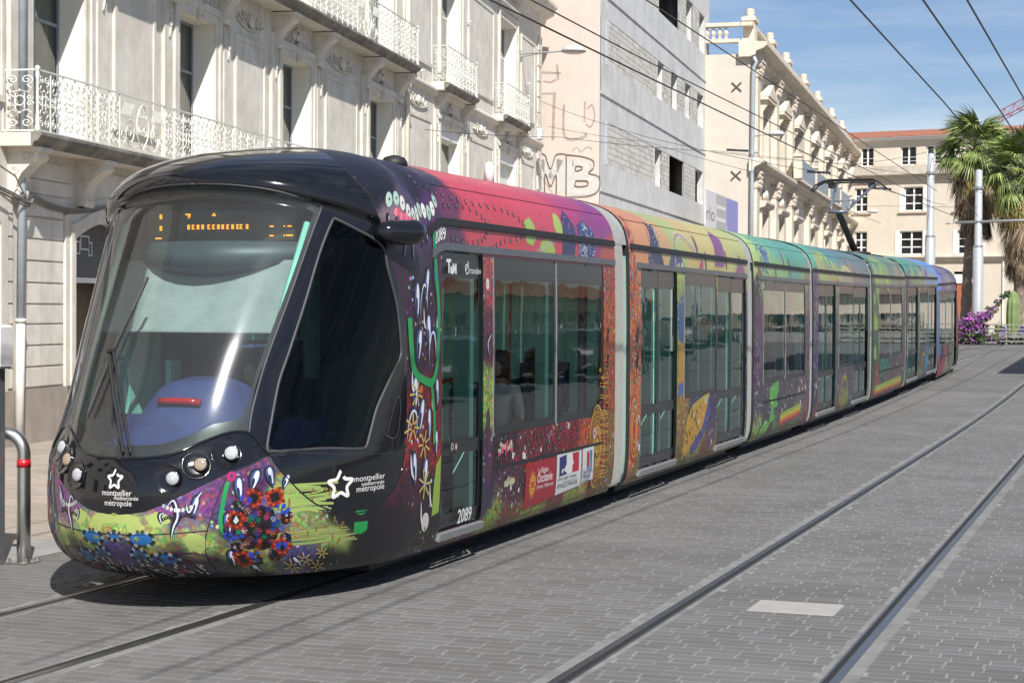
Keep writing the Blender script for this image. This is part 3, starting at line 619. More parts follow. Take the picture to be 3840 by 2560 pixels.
    D.ell(2.47, 1.33, .035, .035, 0, lin('c9701a'), 8)
    D.poly([(2.78, .28), (2.92, .3), (2.95, .75), (2.85, .68), (2.80, .5)], lin('93b043'), 2); D.ell(2.66, .25, .07, .075, 0, lin('d8cfd0'), 3, 14); D.ell(2.66, .2, .012, .014, 0, blk, 4, 7)
    for i in range(14): D.stroke([(2.55 + .012 * i, .05), (2.50 + .02 * i, .16 + .02 * (i % 4))], .006, lin('5f9a3a'), 2)
    # roof front and red roof with bead chains
    for i in range(11): D.sequin(1.84 + i * .105, 2.72 + .035 * sin(i * 1.3) + .005 * i, .06)
    for i in range(9): D.ell(1.95 + i * .04, 2.655 + .01 * sin(i * 2), .035, .028, .5, lin('d84a6e') if i % 2 else lin('e9889a'), 4)
    for i in range(7): D.bead(1.84 + i * .12, 2.575, .05, 0, 4)
    D.swoosh([(2.06, 2.36), (2.12, 2.58), (2.2, 2.52), (2.23, 2.38)], .06, 3)
    def chain(pts, n, rr):
        P = cr([(*p, 0) for p in pts], 30); m = len(P)
        for i in range(n): q = P[int(i * (m - 1) / (n - 1))]; D.bead(q.x, q.y, rr, 0, 2)
    chain([(2.9, 2.85), (3.4, 2.82), (4.0, 2.8), (4.6, 2.78), (5.0, 2.68), (4.9, 2.56), (4.4, 2.5), (4.1, 2.42)], 26, .028); chain([(3.1, 2.74), (3.6, 2.76), (4.0, 2.66), (3.95, 2.52), (3.6, 2.45), (3.2, 2.48)], 18, .028); chain([(2.4, 2.6), (2.7, 2.6), (3.0, 2.62)], 6, .03)
    D.poly(blob(5.15, 2.62, .16, .13, 14, .12, 3), lin('a6c255'), 1); D.poly(blob(5.62, 2.48, .22, .09, 14, .12, 6), lin('a6c255'), 1); D.poly(blob(6.0, 2.72, .13, .13, 12, .1, 7), lin('b0c65c'), 1)
    D.poly([(6.05, 2.4), (6.15, 2.8), (6.35, 2.9), (6.55, 2.7), (6.45, 2.4)], lin('2f3260'), 1); D.poly([(6.6, 2.45), (6.62, 2.75), (6.85, 2.82), (7.15, 2.7), (7.1, 2.42), (6.85, 2.35)], lin('2d3d74'), 1)
    for i in range(60): x = 6.85 + .22 * r.uniform(-1, 1); y = 2.6 + .17 * r.uniform(-1, 1); a = r.random() * 3; D.stroke([(x, y), (x + .09 * cos(a), y + .06 * sin(a))], .009, lin('cfd3dc') if i % 3 else lin('8f9ab5'), 2)
    for i in range(40): x = r.uniform(6.1, 7.4); y = r.uniform(2.42, 3.1); D.stroke([(x, y), (x + .06, y + .03)], .008, lin('c06a92'), 2)
    for i in range(14): x = 5.3 + i * .04; D.stroke([(x, 2.40 + .01 * i), (x + .02, 2.47 + .01 * i)], .014, lin('b9bdae'), 2)
    # door and window pillars
    D.sequin(4.0, 2.12, .05); D.swoosh([(4.05, 1.5), (4.0, 1.62), (4.1, 1.7)], .03); D.ell(4.02, .9, .05, .18, 0, lin('4a2a38'), 1)
    # below the windows: sequins, beads and a reddish ground
    for i in range(150):
        x = r.uniform(4.2, 6.55); y = r.uniform(.585, .80) if r.random() < .55 else r.uniform(.16, .52)
        if x > 4.95 and y < .56: continue
        if r.random() < .17: D.sequin(x, y, r.uniform(.022, .035), None, 3)
        else: D.bead(x, y, r.uniform(.018, .028), 0, 2)
    for i in range(70): x = r.uniform(4.3, 6.5); y = r.uniform(.58, .82); D.stroke([(x, y), (x + r.uniform(-.02, .02), y - .07)], .012, r.choice([lin('b01830'), lin('6a0f1a'), lin('c93a6a')]), 1)
    for i in range(26): D.ell(4.42 + r.uniform(-.14, .22), .70 + r.uniform(-.04, .04), .03, .022, r.random() * 3, r.choice([lin('d33a72'), lin('c9cfae'), lin('e05a86')]), 4, 7); D.ell(4.55 + r.uniform(-.1, .15), .40 + r.uniform(-.03, .03), .025, .02, 0, lin('bcc39a'), 4, 7)
    for i in range(60): x = r.uniform(4.2, 7.3); D.stroke([(x, .04), (x + r.uniform(-.03, .03), .10 + r.uniform(0, .07))], .008, r.choice([lin('7fa03a'), lin('b9a43a'), lin('c0782c')]), 1)
    # gold mosaic at the rear of the section
    D.poly(blob(7.22, .52, .26, .42, 18, .1, 2), lin('a8782a'), 1)
    for j in range(9):
        pts = [(7.22 + (.26 - .025 * j) * cos(t), .52 + (.42 - .045 * j) * sin(t)) for t in (2 * pi * i / 12 for i in range(13))]; D.stroke(pts, .012, r.choice([lin('5a1512'), lin('d9b23c'), lin('7a1a1a'), lin('e0c060')]), 2)
    D.ring(7.12, .66, .02, .06, lin('c9a8b8'), 4); D.ell(7.12, .66, .035, .05, 0, lin('8a1a3a'), 3)
    for i in range(40): x = r.uniform(7.3, 7.58); y = r.uniform(.1, 1.35); D.poly(blob(x, y, .035, .028, 6, .1, i), r.choice([lin('c09030'), lin('8a2a1c'), lin('6a4a1a'), lin('b04020')]), 2)
    for i in range(40): D.stroke([(7.3, .2 + i * .03), (7.58, .18 + i * .03 + .02 * sin(i))], .006, r.choice([lin('d8b850'), lin('5a1512')]), 3)
    for (y) in (1.35, 1.62): D.ring(7.56, y, .012, .04, blk, 3); D.ring(7.58, y + .07, .012, .035, blk, 3)
    for i in range(8): D.ring(7.0 + i * .02, .12 + i * .045, .008, .03, (.03, .02, .02), 3)
def cab_texts(D):
    """lettering on the side facing the street"""
    w = lin('f2f2ee')
    pass
def star_logo(D, x, y, rr, col, layer=5, gap=True):
    pts = []
    for i in range(10): a = pi / 2 + i * pi / 5; q = rr if i % 2 == 0 else rr * .55; pts.append((x + q * cos(a), y + q * sin(a)))
    P = [(v.x, v.y) for v in cr([(*p, 0) for p in pts], 4, True)]
    D.stroke(P[:len(P) - 2], rr * .24, col, layer)
def make_cab(name, label_front):
    S = cabS
    sh_holes = [resample(h, .06) for h in ([(x, y) for x, y in WS] + [(x, y) for x, y in WST[::-1]], )]
    sw = resample(SW, .08); DP = (2.96, 3.90); WP = (4.15, 7.42)
    door_h = resample(rrect(*DP, q_of_z(.335), q_of_z(2.57), .03), .1); win_h = resample(rrect(*WP, q_of_z(1.03), q_of_z(2.56), .06), .1)
    # right half outline: along the centre line the windscreen notch is part of the outline
    wsn = resample(WS[::-1], .05, False) + resample(WST, .05, False)[1:] if False else None
    left = [(0, 0)]; outer = resample([(0, 0), (PE, 0), (PE, 4.2), (0, 4.2), (0, 2.53)], .07, False) + resample(WST[::-1], .05, False)[1:] + resample(WS, .05, False) + resample([(0, .872), (0, 0)], .05, False)[1:-1]
    lines = [resample(MASK, .05, False)[1:], resample(DISC, .05, False)[1:], resample(BACK, .06, False)[1:-1]]
    v, t = cdt(outer, [sw, door_h, win_h], lines, .05)
    c = v[t].mean(1); fm = np.where(inpoly_np(c, BLACK_POLY), 1, 0)
    return v, t, fm, sw, DP, WP
CAB_GEO = make_cab('x', '')
def build_cab(name, front, anchors):
    S = cabS; v, t, fm, sw, DP, WP = CAB_GEO
    sh = skin(name, S, v, t, [livery, black_gloss], TRAM, 0, True, fm, painter(anchors, .07, 1.25, .03, .70, .05 if front else .1), lambda P: np.where(P[:, 1] > 2.36, .08, np.where(P[:, 0] > 4.1, .9, np.where(P[:, 0] > 2.2, .8, np.where(P[:, 0] > 1.62, .0, .6)))))
    if not front:
        y1 = 50.55 + 7.55; sh.location = (-6.8 + 6.6, y1 - 10.5, g(53.6)); sh.rotation_euler = (-math.atan2(g(57) - g(51), 6), 0, pi)
    # windscreen: glass, black border, blind, sign
    full = WS + [(-x, y) for x, y in WS[::-1][1:]] + [(-x, y) for x, y in WST] + WST[::-1][1:]
    fl = [(x * .997, y) for x, y in full]
    vv, tt = cdt(resample(fl, .06), (), (), .07); ws = skin('windscreen', S, vv, tt, glass_front, sh, -.004)
    inner = FRIT + [(-x, y) for x, y in FRIT[::-1][1:]] + [(-1.0, 2.465), (-.62, 2.49), (0, 2.495), (.62, 2.49), (1.0, 2.465)]
    vv, tt = cdt(resample(fl, .06), [resample(inner, .06)], (), .08); skin('windscreen_border', S, vv, tt, black_door, sh, -.012)
    def seam(nm, pts, w, m, off=.003):
        for sg in (1, -1):
            mb = MB(); P = [(q.x, q.y) for q in cr([(*p, 0) for p in pts], 6)]; A = np.array(P); X, N = S(A[:, 0], A[:, 1], off - w / 2)
            mb.tube([(sg * a[0], a[1], a[2]) for a in X.tolist()], w / 2, 6); mb.build(nm, m, sh, True)
    seam('windscreen_gasket', [(1.105, 2.5), (1.04, 2.2), (.99, 1.93), (.95, 1.72), (.91, 1.46), (.895, 1.2), (.915, 1.04)], .022, k('grey_rubber', (.035, .035, .04), .55), .006)
    seam('windscreen_gasket', [(0, 2.54), (.4, 2.54), (.75, 2.533), (1.1, 2.503)], .016, K['grey_rubber'], .005)
    seam('mask_ridge', [(0, .872), (.23, .882), (.42, .907), (.58, .977), (.77, 1.047), (.91, 1.045), (1.0, .98), (1.1, .89)], .02, black_gloss, .012)
    seam('side_window_gasket', SW + [SW[0]], .026, K['grey_rubber'], .008)
    seam('bumper_seam', [(0, .36), (.25, .365), (.48, .375), (.72, .39)], .014, dark_gap, .002)
    seam('panel_seam', [(.845, .775), (.78, .61), (.71, .39), (.68, .23), (.68, .11), (.69, .01)], .016, dark_gap, .002)
    seam('panel_seam', [(.845, .775), (1.0, .835), (1.11, .885), (1.34, .895), (1.74, .855), (2.28, .83), (2.70, .82)], .014, dark_gap, .002)
    seam('disc_rim', DISC, .012, black_gloss, .006)
    seam('panel_seam', [(2.60, .02), (2.62, .8), (2.62, 1.6), (2.6, 2.4)], .008, dark_gap, .001)
    seam('visor_seam', [(1.79, 2.42), (1.73, 2.54), (1.64, 2.66), (1.45, 2.75), (1.29, 2.85)], .016, dark_gap, .002)
    for sg in (1, -1):
        vv, tt = cdt(sw, (), (), .12); o = skin('side_window', S, vv, tt, glass_side, sh, -.006)
        if sg < 0: o.scale = (-1, 1, 1)
    # headlamps: recessed bowls with a lens each
    lens_w = k('lamp_lens', (.42, .43, .45), .14, 0, .25, 90, .8, 160, .01)
    for i, (p, q, rr, wm) in enumerate(((.80, .905, .105, 0), (.61, .835, .098, 1), (.425, .745, .102, 0))):
        for sg in (1, -1):
            P, N = S(np.array([p]), np.array([q]), .001); c = Vector(P[0]); n = Vector(N[0]); c.x *= sg; n.x *= sg
            fwd = (n * .55 + Vector((0, -1, 0)) * .45).normalized(); rot = n.to_track_quat('Z', 'Y').to_euler()
            m = MB().lathe([(rr, -.012), (rr * 1.0, .0015), (rr * .97, .003), (rr * .93, .0), (rr * .6, -.003), (.01, -.005)], n=24); m.build('lamp_bowl', black_bowl, sh, True, c, rot)
            off = Vector((.30 * rr, .10 * rr * sg, .05 * rr)); m = MB().lathe([(rr * .44, -.01), (rr * .46, .012), (rr * .41, .018), (rr * .22, .024), (.004, .026)], n=20)
            o = m.build('headlamp_lens', [k('warm_lens', (.40, .32, .24), .1, .3) if wm else lens_w][0], sh, True, c + n * .004 + off, fwd.to_track_quat('Z', 'Y').to_euler())
            m = MB().lathe([(rr * .44, 0), (rr * .51, .004), (rr * .49, .016), (rr * .44, .016)], n=20); m.build('lamp_bezel', steel_dark, sh, True, c + n * .004 + off, fwd.to_track_quat('Z', 'Y').to_euler())
    # cab fittings
    led = k('led_board', (.055, .06, .03), .5)
    MB().box(-.62, .62, 1.46, 1.50, 2.10 + .51, 2.84).build('destination_display', led, sh)
    am = emit_mat('amber_led', (1, .30, .01), 2.2) if 'amber' not in K else K['amber']; K['amber'] = am
    am2 = k('amber_unlit', (.16, .15, .05), .6); d = MB(); d2 = MB(); du = 1.214 / 840; dz = .205 / 152
    for j in range(14):
        for i in range(56): x = -.605 + i * .0219; z = 2.625 + j * .0152; d2.box(x, x + .007, 1.453, 1.4585, z, z + .006)
    def dots(px, py, pat):
        for j, row in enumerate(pat):
            for i, ch in enumerate(row):
                if ch == 'x': x = -.607 + (px - 635 + i * 7.5) * du; z = 2.826 - (py - 480 + j * 9) * dz; d.box(x, x + .008, 1.447, 1.452, z, z + .008)
    for (x, y, p) in ((700, 497, ['xx', 'xx', 'xx']), (855, 495, ['xxxx', '..xx', '..x.']), (1012, 492, ['.x.', 'xxx']), (700, 562, ['xx', 'xx', 'xx']), (675, 628, ['xxxxx']), (1348, 566, ['xxx']), (1428, 566, ['x..xxx']), (1348, 618, ['xxx']), (1428, 617, ['x.xxxxx'])): dots(x, y, p)
    for x in (866, 893, 922, 950, 985, 1013, 1042, 1068, 1097, 1126, 1155, 1175, 1210): dots(x, 557, ['xx', 'x.' if x % 2 else 'xx', 'xx'])
    tag(d2.build('led_matrix', am2, sh), kind='stuff'); tag(d.build('led_characters', am, sh), kind='stuff')
    # housing under the sign, blind, dashboard
    V = []; F = []
    for i in range(13):
        w = -.86 + i * .1433; c_ = (w / .86) ** 2
        for (s_, z) in ((1.05 + .5 * c_, 2.60 + .0 * c_), (.90 + .55 * c_, 2.52), (.93 + .55 * c_, 2.40 + .06 * c_), (1.1 + .5 * c_, 2.33 + .10 * c_), (1.5, 2.36 + .1 * c_)): V.append((w, s_ + .15, z))
    for i in range(12):
        for j in range(4): a = i * 5 + j; F.append((a, a + 5, a + 6, a + 1))
    me = bpy.data.meshes.new('sign_housing'); me.from_pydata(V, [], F); me.materials.append(k('slate_housing', (.05, .07, .085), .45)); me.polygons.foreach_set('use_smooth', [True] * len(F)); link('sign_housing', me, sh)
    bl = MB(); bl.face([(-.76, 1.34, 2.46), (.76, 1.34, 2.46), (.72, .96, 1.93), (-.72, .96, 1.93)][::-1]); bl.tube([(-.73, .955, 1.93), (.73, .955, 1.93)], .012, 6); bl.build('sun_blind', k('pale_blind', (.29, .325, .32), .7), sh)
    V = []; F = []; nx, ny = 25, 12
    for i in range(nx):
        w = -.95 + 1.9 * i / (nx - 1)
        for j in range(ny):
            f = j / (ny - 1); s_ = .30 + .95 * f + .35 * (w / .95) ** 2; hump = .40 * math.exp(-((w - .04) / .46) ** 4) * max(0, min(1, (f - .35) / .35)); V.append((w, s_, 1.10 + .10 * f - .02 * abs(w) + hump))
    for i in range(nx - 1):
        for j in range(ny - 1): a = i * ny + j; F.append((a, a + ny, a + ny + 1, a + 1))
    me = bpy.data.meshes.new('dashboard'); me.from_pydata(V, [], F); me.materials.append(blue_dash); me.polygons.foreach_set('use_smooth', [True] * len(F)); link('dashboard', me, sh)
    MB().box(-.95, .95, 1.25, 1.32, .5, 1.3).build('dashboard_front', blue_dash, sh)
    lm = MB(); lm.tube([(-.15, .835, 1.425), (-.05, .822, 1.43), (.08, .822, 1.43), (.19, .835, 1.425)], .027, 8); lm.build('warning_lamp_bar', k('red_lens', (.5, .01, .015), .2), sh, True)
    MB().box(-1.15, 1.15, 2.0, PE - .3, .30, .345).box(-.7, .7, .7, 2.0, .301, .344).build('floor', int_floor, sh)
    MB().box(-.30, .30, 1.75, 2.2, .8, .9).box(-.30, .30, 2.15, 2.27, .85, 1.85).build('driver_seat', k('patterned_blue_fabric', (.05, .08, .2), .9, 0, .8, 14), sh)
    # cab rear wall with a doorway, mint uprights
    MB().box(-1.24, -.36, 2.45, 2.49, .345, 2.62).box(.36, 1.24, 2.45, 2.49, .345, 2.62).build('cab_partition', k('dark_partition', (.03, .04, .05), .4), sh)
    for sg in (1, -1):
        P, N = S(np.array([1.02, .98, .955, .95, 1.0]), np.array([2.4, 2.0, 1.6, 1.3, 1.1]), -.07); MB().tube([(sg * a[0], a[1], a[2]) for a in P.tolist()], .028, 6).build('windscreen_upright', mint, sh, True)
        P, N = S(np.array([2.06, 1.98, 1.91, 1.84, 1.80]), np.array([1.62, 1.45, 1.2, 1.0, .92]), -.05); MB().tube([(sg * a[0], a[1], a[2]) for a in P.tolist()], .022, 6).build('window_upright', mint, sh, True)
        MB().box(min(sg * .98, sg * 1.04), max(sg * .98, sg * 1.04), 1.55, 2.4, .5, 1.0).build('cab_lining', blue_dash, sh)
    MB().box(-.80, -.68, 1.3, 1.75, .9, 1.95).box(-.55, -.50, 1.6, 1.75, .9, 1.7).build('cab_console', mint, sh)
    MB().box(-1.05, 1.05, 2.5, PE - .35, 2.62, 2.66).build('ceiling', int_ceil, sh)
    # wipers
    def onws(p, q, o): P, _ = S(np.array([p]), np.array([q]), o); return tuple(P[0])
    wm = MB(); wm.tube([onws(.04, .90, .03), onws(-.20, 1.25, .055), onws(-.37, 1.52, .06)], .012, 6); wm.tube([onws(.10, .90, .03), onws(-.10, 1.2, .055), onws(-.345, 1.56, .06)], .010, 6)
    wm.tube([onws(-.39, 1.55, .06), onws(-.33, 1.56, .06)], .018, 6); wm.build('wiper_arm', black_matt, sh)
    MB().tube([onws(-.47, 1.14, .028), onws(-.43, 1.35, .03), onws(-.37, 1.6, .03), onws(-.30, 1.82, .03), onws(-.24, 2.03, .028)], .013, 6).build('wiper_blade', k('wiper_rubber', (.02, .02, .022), .3), sh)
    # camera pod
    for sg in (1,):
        m = MB(); P, N = S(np.array([1.66, 1.84, 2.02]), np.array([2.47, 2.50, 2.53]), .0); a, b, c_ = [Vector(x) for x in P]
        pts = [a + Vector((.03, -.06, .0)), a + Vector((.10, .0, .02)), b + Vector((.13, 0, .03)), c_ + Vector((.12, -.02, .05)), c_ + Vector((.07, .04, .05))]
        m.tube([(sg * q.x, q.y, q.z - .05) for q in cr(pts, 4)], [.02, .05, .065, .075, .085, .09, .09, .095, .095, .095, .095, .095, .09, .085, .07, .05, .02], 14); m.build('camera_pod', black_gloss, sh, True)
    # passenger door and window
    door_leaf(S, sh, *DP); strip(S, 'door_sill', alu, sh, DP[0] - .02, DP[1] + .02, q_of_z(.27), q_of_z(.325), .035)
    cx = 5.87
    for (a, b) in ((WP[0], cx), (cx, WP[1])):
        pane(S, 'window_pane', sh, rrect(a + .012, b - .012, q_of_z(1.035), q_of_z(2.555), .05), -.008)
        vv, tt = cdt(resample(rrect(a + .005, b - .005, q_of_z(1.03), q_of_z(2.56), .05), .12), [resample(rrect(a + .06, b - .06, q_of_z(1.10), q_of_z(2.36), .05), .12)], (), .3); skin('window_border', S, vv, tt, black_door, sh, -.005, 'twin')
    strip(S, 'window_divider', alu, sh, cx - .008, cx + .008, q_of_z(1.03), q_of_z(2.56), .004); strip(S, 'window_edge', alu, sh, WP[0] - .012, WP[0] + .002, q_of_z(1.02), q_of_z(2.56), .005)
    strip(S, 'trim_slot', black_matt, sh, WP[0] + .02, WP[1] - .05, q_of_z(.735), q_of_z(.76), .006)
    strip(S, 'rain_gutter', black_matt, sh, 2.62, PE - .03, q_of_z(2.775), q_of_z(2.83), .02); strip(S, 'door_header', grey_trim, sh, 2.72, PE - .03, q_of_z(2.575), q_of_z(2.635), .018)
    strip(S, 'roof_seam', black_matt, sh, 2.6, PE - .05, 2.935, 2.942, .0025)
    for p in (4.1, 5.55): strip(S, 'panel_seam', black_matt, sh, p, p + .007, 2.66, 3.6, .002, True, 1)
    for p in (4.12, 6.05): strip(S, 'panel_seam', dark_gap, sh, p, p + .008, .03, .55, .0015, True, 1)
    MB().box(-1.0, 1.0, 2.0, PE - .3, .10, .30).build('underframe', black_matt, sh)
    for sg in (-1, 1):
        for yy in (DP[0] - .3 + .03, DP[1] - .3 - .2): MB().box(min(sg * 1.13, sg * 1.275), max(sg * 1.13, sg * 1.275), yy + .005, yy + .095, .345, 2.6).build('door_pillar', mint, sh)
        MB().box(min(sg * 1.2, sg * 1.27), max(sg * 1.2, sg * 1.27), 3.9, 7.2, .345, .98).build('side_lining', mint, sh)
        for yy in (4.2, 5.2, 6.2):
            m = MB(); x = sg * .82; m.box(x - .2, x + .2, yy, yy + .42, .75, .82).box(x - .2, x + .2, yy + .4, yy + .47, .80, 1.45).box(x - .06, x + .06, yy + .1, yy + .35, .345, .75); m.build('seat', seat_fab, sh)
        for yy in (3.9, 5.40, 5.66, 7.05): MB().box(min(sg * 1.17, sg * 1.27), max(sg * 1.17, sg * 1.27), yy, yy + .10, .98, 2.6).build('window_pillar', mint, sh)
    MB().tube([(1.06, 3.86, .345), (1.06, 3.84, .9), (1.05, 3.80, 1.4), (1.07, 3.86, 1.9), (1.1, 4.0, 2.25)], .03, 8).build('grab_pole', orange_pole, sh, True)
    MB().tube([(.7, 4.0, 1.45), (.9, 4.0, 1.5), (1.0, 4.0, 1.3), (1.0, 4.0, 1.0)], .022, 8).build('grab_pole', orange_pole, sh, True)
    # lamp posts of the logo and plates
    return sh
glass_side = glass_mat('cab_side_glass', (.16, .19, .19), 1.28, .03)
black_bowl = mat('black_lamp_bowl', (.006, .006, .007), .12, 0, .1, 5, 0, 60, .004, .5)
steel_dark = mat('dark_chrome', (.10, .10, .11), .15, .9)
CAB_B = [(max(a, 0), b, c) for a, b, c in CAB_A if a < 2.7 and b < 2.4] + [(7.55, .2, 'c02040'), (7.5, 1.0, '2a7ee0'), (7.5, 1.9, '2f8ff0'), (7.5, 2.6, '3a90f0'), (7.55, 3.0, '3a8ce8'), (7.2, 2.9, '5a80d0'), (6.5, 2.7, '6a5a98'), (5.5, 2.8, '7a6a90'), (5.0, 2.6, '8a8a90'), (4.5, 2.9, '6f6684'), (3.6, 2.8, '5a5070'), (3, 3, '3a3448'), (6, 3.5, '5a6a98'), (4, 4, '50506a'), (1.6, 2.6, '222230'), (6.8, .6, '5a1a3a'), (6.0, .65, 'a02848'), (5.3, .6, '5a3040'), (6.6, .3, 'b04060'), (5.6, .35, 'a89098'), (4.8, .4, '7a7a5a'), (6, .1, '9aa060'), (4.4, .1, '8a9060'), (4.02, 1.2, '3a6a4a'), (4.02, 2.1, '4a5a6a'), (3, .3, '2a3a30')]
cab1 = build_cab('front_cab', True, CAB_A)
D = Decal(); cab_art(D); tag(D.build(cabS, 'printed_motifs', cab1, True), kind='stuff')
wht = lin('f4f4f0')
def letter(name):
    global D
    if D is not None: tag(D.build(cabS, LN[0], cab1), kind='stuff')
    D = Decal(); LN[0] = name
D = None; LN = ['']
letter('fleet_number'); D.text('2089', 2.76, 2.465, .15, wht, 5, 'LEFT', .003)
letter('fleet_number'); D.text('2089', 3.33, .165, .16, wht, 14, 'LEFT', .003)
letter('city_logo'); star_logo(D, .0, .735, .066, wht)
D.text('montpellier', -.11, .628, .056, wht, 5, 'LEFT'); D.text('méditerranée', .0, .60, .038, wht, 5, 'LEFT'); D.text('métropole', -.085, .56, .056, wht, 5, 'LEFT')
letter('city_logo'); star_logo(D, 1.655, .645, .10, wht)
D.text('montpellier', 1.765, .655, .062, wht, 5, 'LEFT'); D.text('méditerranée', 1.83, .62, .04, wht, 5, 'LEFT'); D.text('métropole', 1.785, .58, .062, wht, 5, 'LEFT')
letter('operator_lettering'); D.text('T', 3.05, 2.20, .15, wht, 14, 'LEFT', .006); D.text('aM', 3.13, 2.195, .11, wht, 14, 'LEFT', .006); D.ring(3.50, 2.235, .034, .045, wht, 14, 16); D.stroke([(3.47, 2.22), (3.50, 2.25), (3.535, 2.30)], .012, wht, 14); D.text('transdev', 3.555, 2.20, .078, wht, 14, 'LEFT', .0)
# three plates under the window
red = lin('a3182c')
letter('region_plate')
D.poly([(5.0, .10), (5.88, .135), (5.88, .52), (5.0, .52)], red, 5); yel = lin('e8b21e')
for i in range(12):
    a = 2 * pi * i / 12; D.stroke([(5.2 + .03 * cos(a), .31 + .05 * sin(a)), (5.2 + .09 * cos(a), .31 + .13 * sin(a))], .012, yel, 6)
D.ring(5.2, .31, .035, .05, yel, 6); D.ring(5.2, .31, .075, .088, yel, 6)
D.text('La Région', 5.35, .40, .075, wht, 6); D.text('Occitanie', 5.33, .315, .115, wht, 6, 'LEFT', .001); D.text('Pyrénées - Méditerranée', 5.33, .26, .048, wht, 6)
letter('republic_plate'); D.poly([(5.9, .145), (6.68, .175), (6.68, .525), (5.9, .53)], lin('d9dcdc'), 5); bl = lin('1d2f6e')
D.poly([(5.98, .50), (6.22, .515), (6.22, .325), (5.98, .315)], bl, 6); D.poly([(6.38, .515), (6.60, .515), (6.60, .33), (6.38, .325)], lin('b81e32'), 6)
D.poly([(6.2, .515), (6.38, .515), (6.40, .45), (6.43, .42), (6.39, .40), (6.38, .33), (6.24, .325), (6.12, .37), (6.2, .42)], lin('e6e8e8'), 7); D.ell(6.08, .365, .03, .02, .4, lin('e6e8e8'), 8)
dk = lin('2a2c34'); D.text('Liberté • Égalité • Fraternité', 5.94, .275, .052, dk, 7, 'LEFT', 0, .25); D.stroke([(6.1, .253), (6.5, .256)], .004, dk, 7); D.text('RÉPUBLIQUE FRANÇAISE', 5.94, .205, .058, dk, 7, 'LEFT', 0)
letter('department_plate'); D.poly([(6.72, .185), (7.1, .20), (7.1, .535), (6.72, .53)], lin('d9dcdc'), 5); D.poly([(6.86, .34), (6.96, .34), (6.96, .46), (6.92, .50), (6.86, .49)], lin('c02a30'), 6)
D.poly([(6.99, .33), (7.04, .33), (7.04, .50), (6.96, .50)], lin('2a7ab8'), 6)
for j in range(3): D.stroke([(6.86, .33 - j * .014), (6.92, .34 - j * .014), (6.98, .33 - j * .014), (7.04, .34 - j * .014)], .008, lin('2a7ab8'), 7)
D.text('Département', 6.745, .275, .06, lin('1d2f8e'), 7, 'LEFT', 0); D.text('Hérault', 6.745, .225, .085, lin('1d2f8e'), 7, 'LEFT', .001); D.text('Conseil Général', 6.745, .195, .036, dk, 7)
letter('handle_outline'); D.stroke([(2.04, .98), (2.10, 1.25), (2.16, 1.25), (2.17, 1.0), (2.12, .95), (2.04, .98)], .008, (.07, .07, .08), 3)
letter('door_stickers'); D.ell(3.17, .80, .03, .032, 0, lin('b0b0ac'), 14, 12); D.ell(3.17, .80, .015, .016, 0, dk, 15, 10); D.ell(3.255, .795, .028, .03, 0, lin('c9c9c6'), 14, 12); D.ring(3.255, .795, .022, .028, lin('b03a3a'), 15)
letter('')
cab2 = build_cab('rear_cab', False, CAB_B)
# ------------------------------------------------------------------ middle sections
def rnd_poly(D, r, x0, x1, y0, y1, cols, n, rmin, rmax, layer=1):
    for i in range(n): D.poly(blob(r.uniform(x0, x1), r.uniform(y0, y1), r.uniform(rmin, rmax), r.uniform(rmin, rmax), 10, .25, r.randrange(9999)), lin(r.choice(cols)), layer)
def common_art(D, L, r, doors, base=('c8b040', '4a7ab0', 'e0e0dc', '8a3a6a')):
    for i in range(46):
        x = r.uniform(.1, L - .1)
        if any(a - .02 < x < b + .02 for a, b in doors): continue
        y = r.uniform(.1, .8)
        if r.random() < .5: D.swoosh([(x, y), (x + .02, y + .06), (x + .05, y + .02)], .018, 2)
        else: D.sequin(x, y, r.uniform(.02, .045), None, 3)
    for i in range(34):
        x = r.uniform(.08, .4) if r.random() < .6 else L - r.uniform(.03, .15); y = r.uniform(.3, 2.3); D.swoosh([(x, y), (x + .02, y + .1), (x + .035, y + .02)], .02, 2)
    for i in range(50): x = r.uniform(.1, L - .1); D.stroke([(x, .04), (x + r.uniform(-.05, .05), .12)], .012, r.choice([lin('9ab040'), lin('b0702c'), lin('a04030')]), 1)
DOORS2 = [(.48, 2.18), (4.43, 6.3)]; WIN2 = [(2.55, 4.38)]
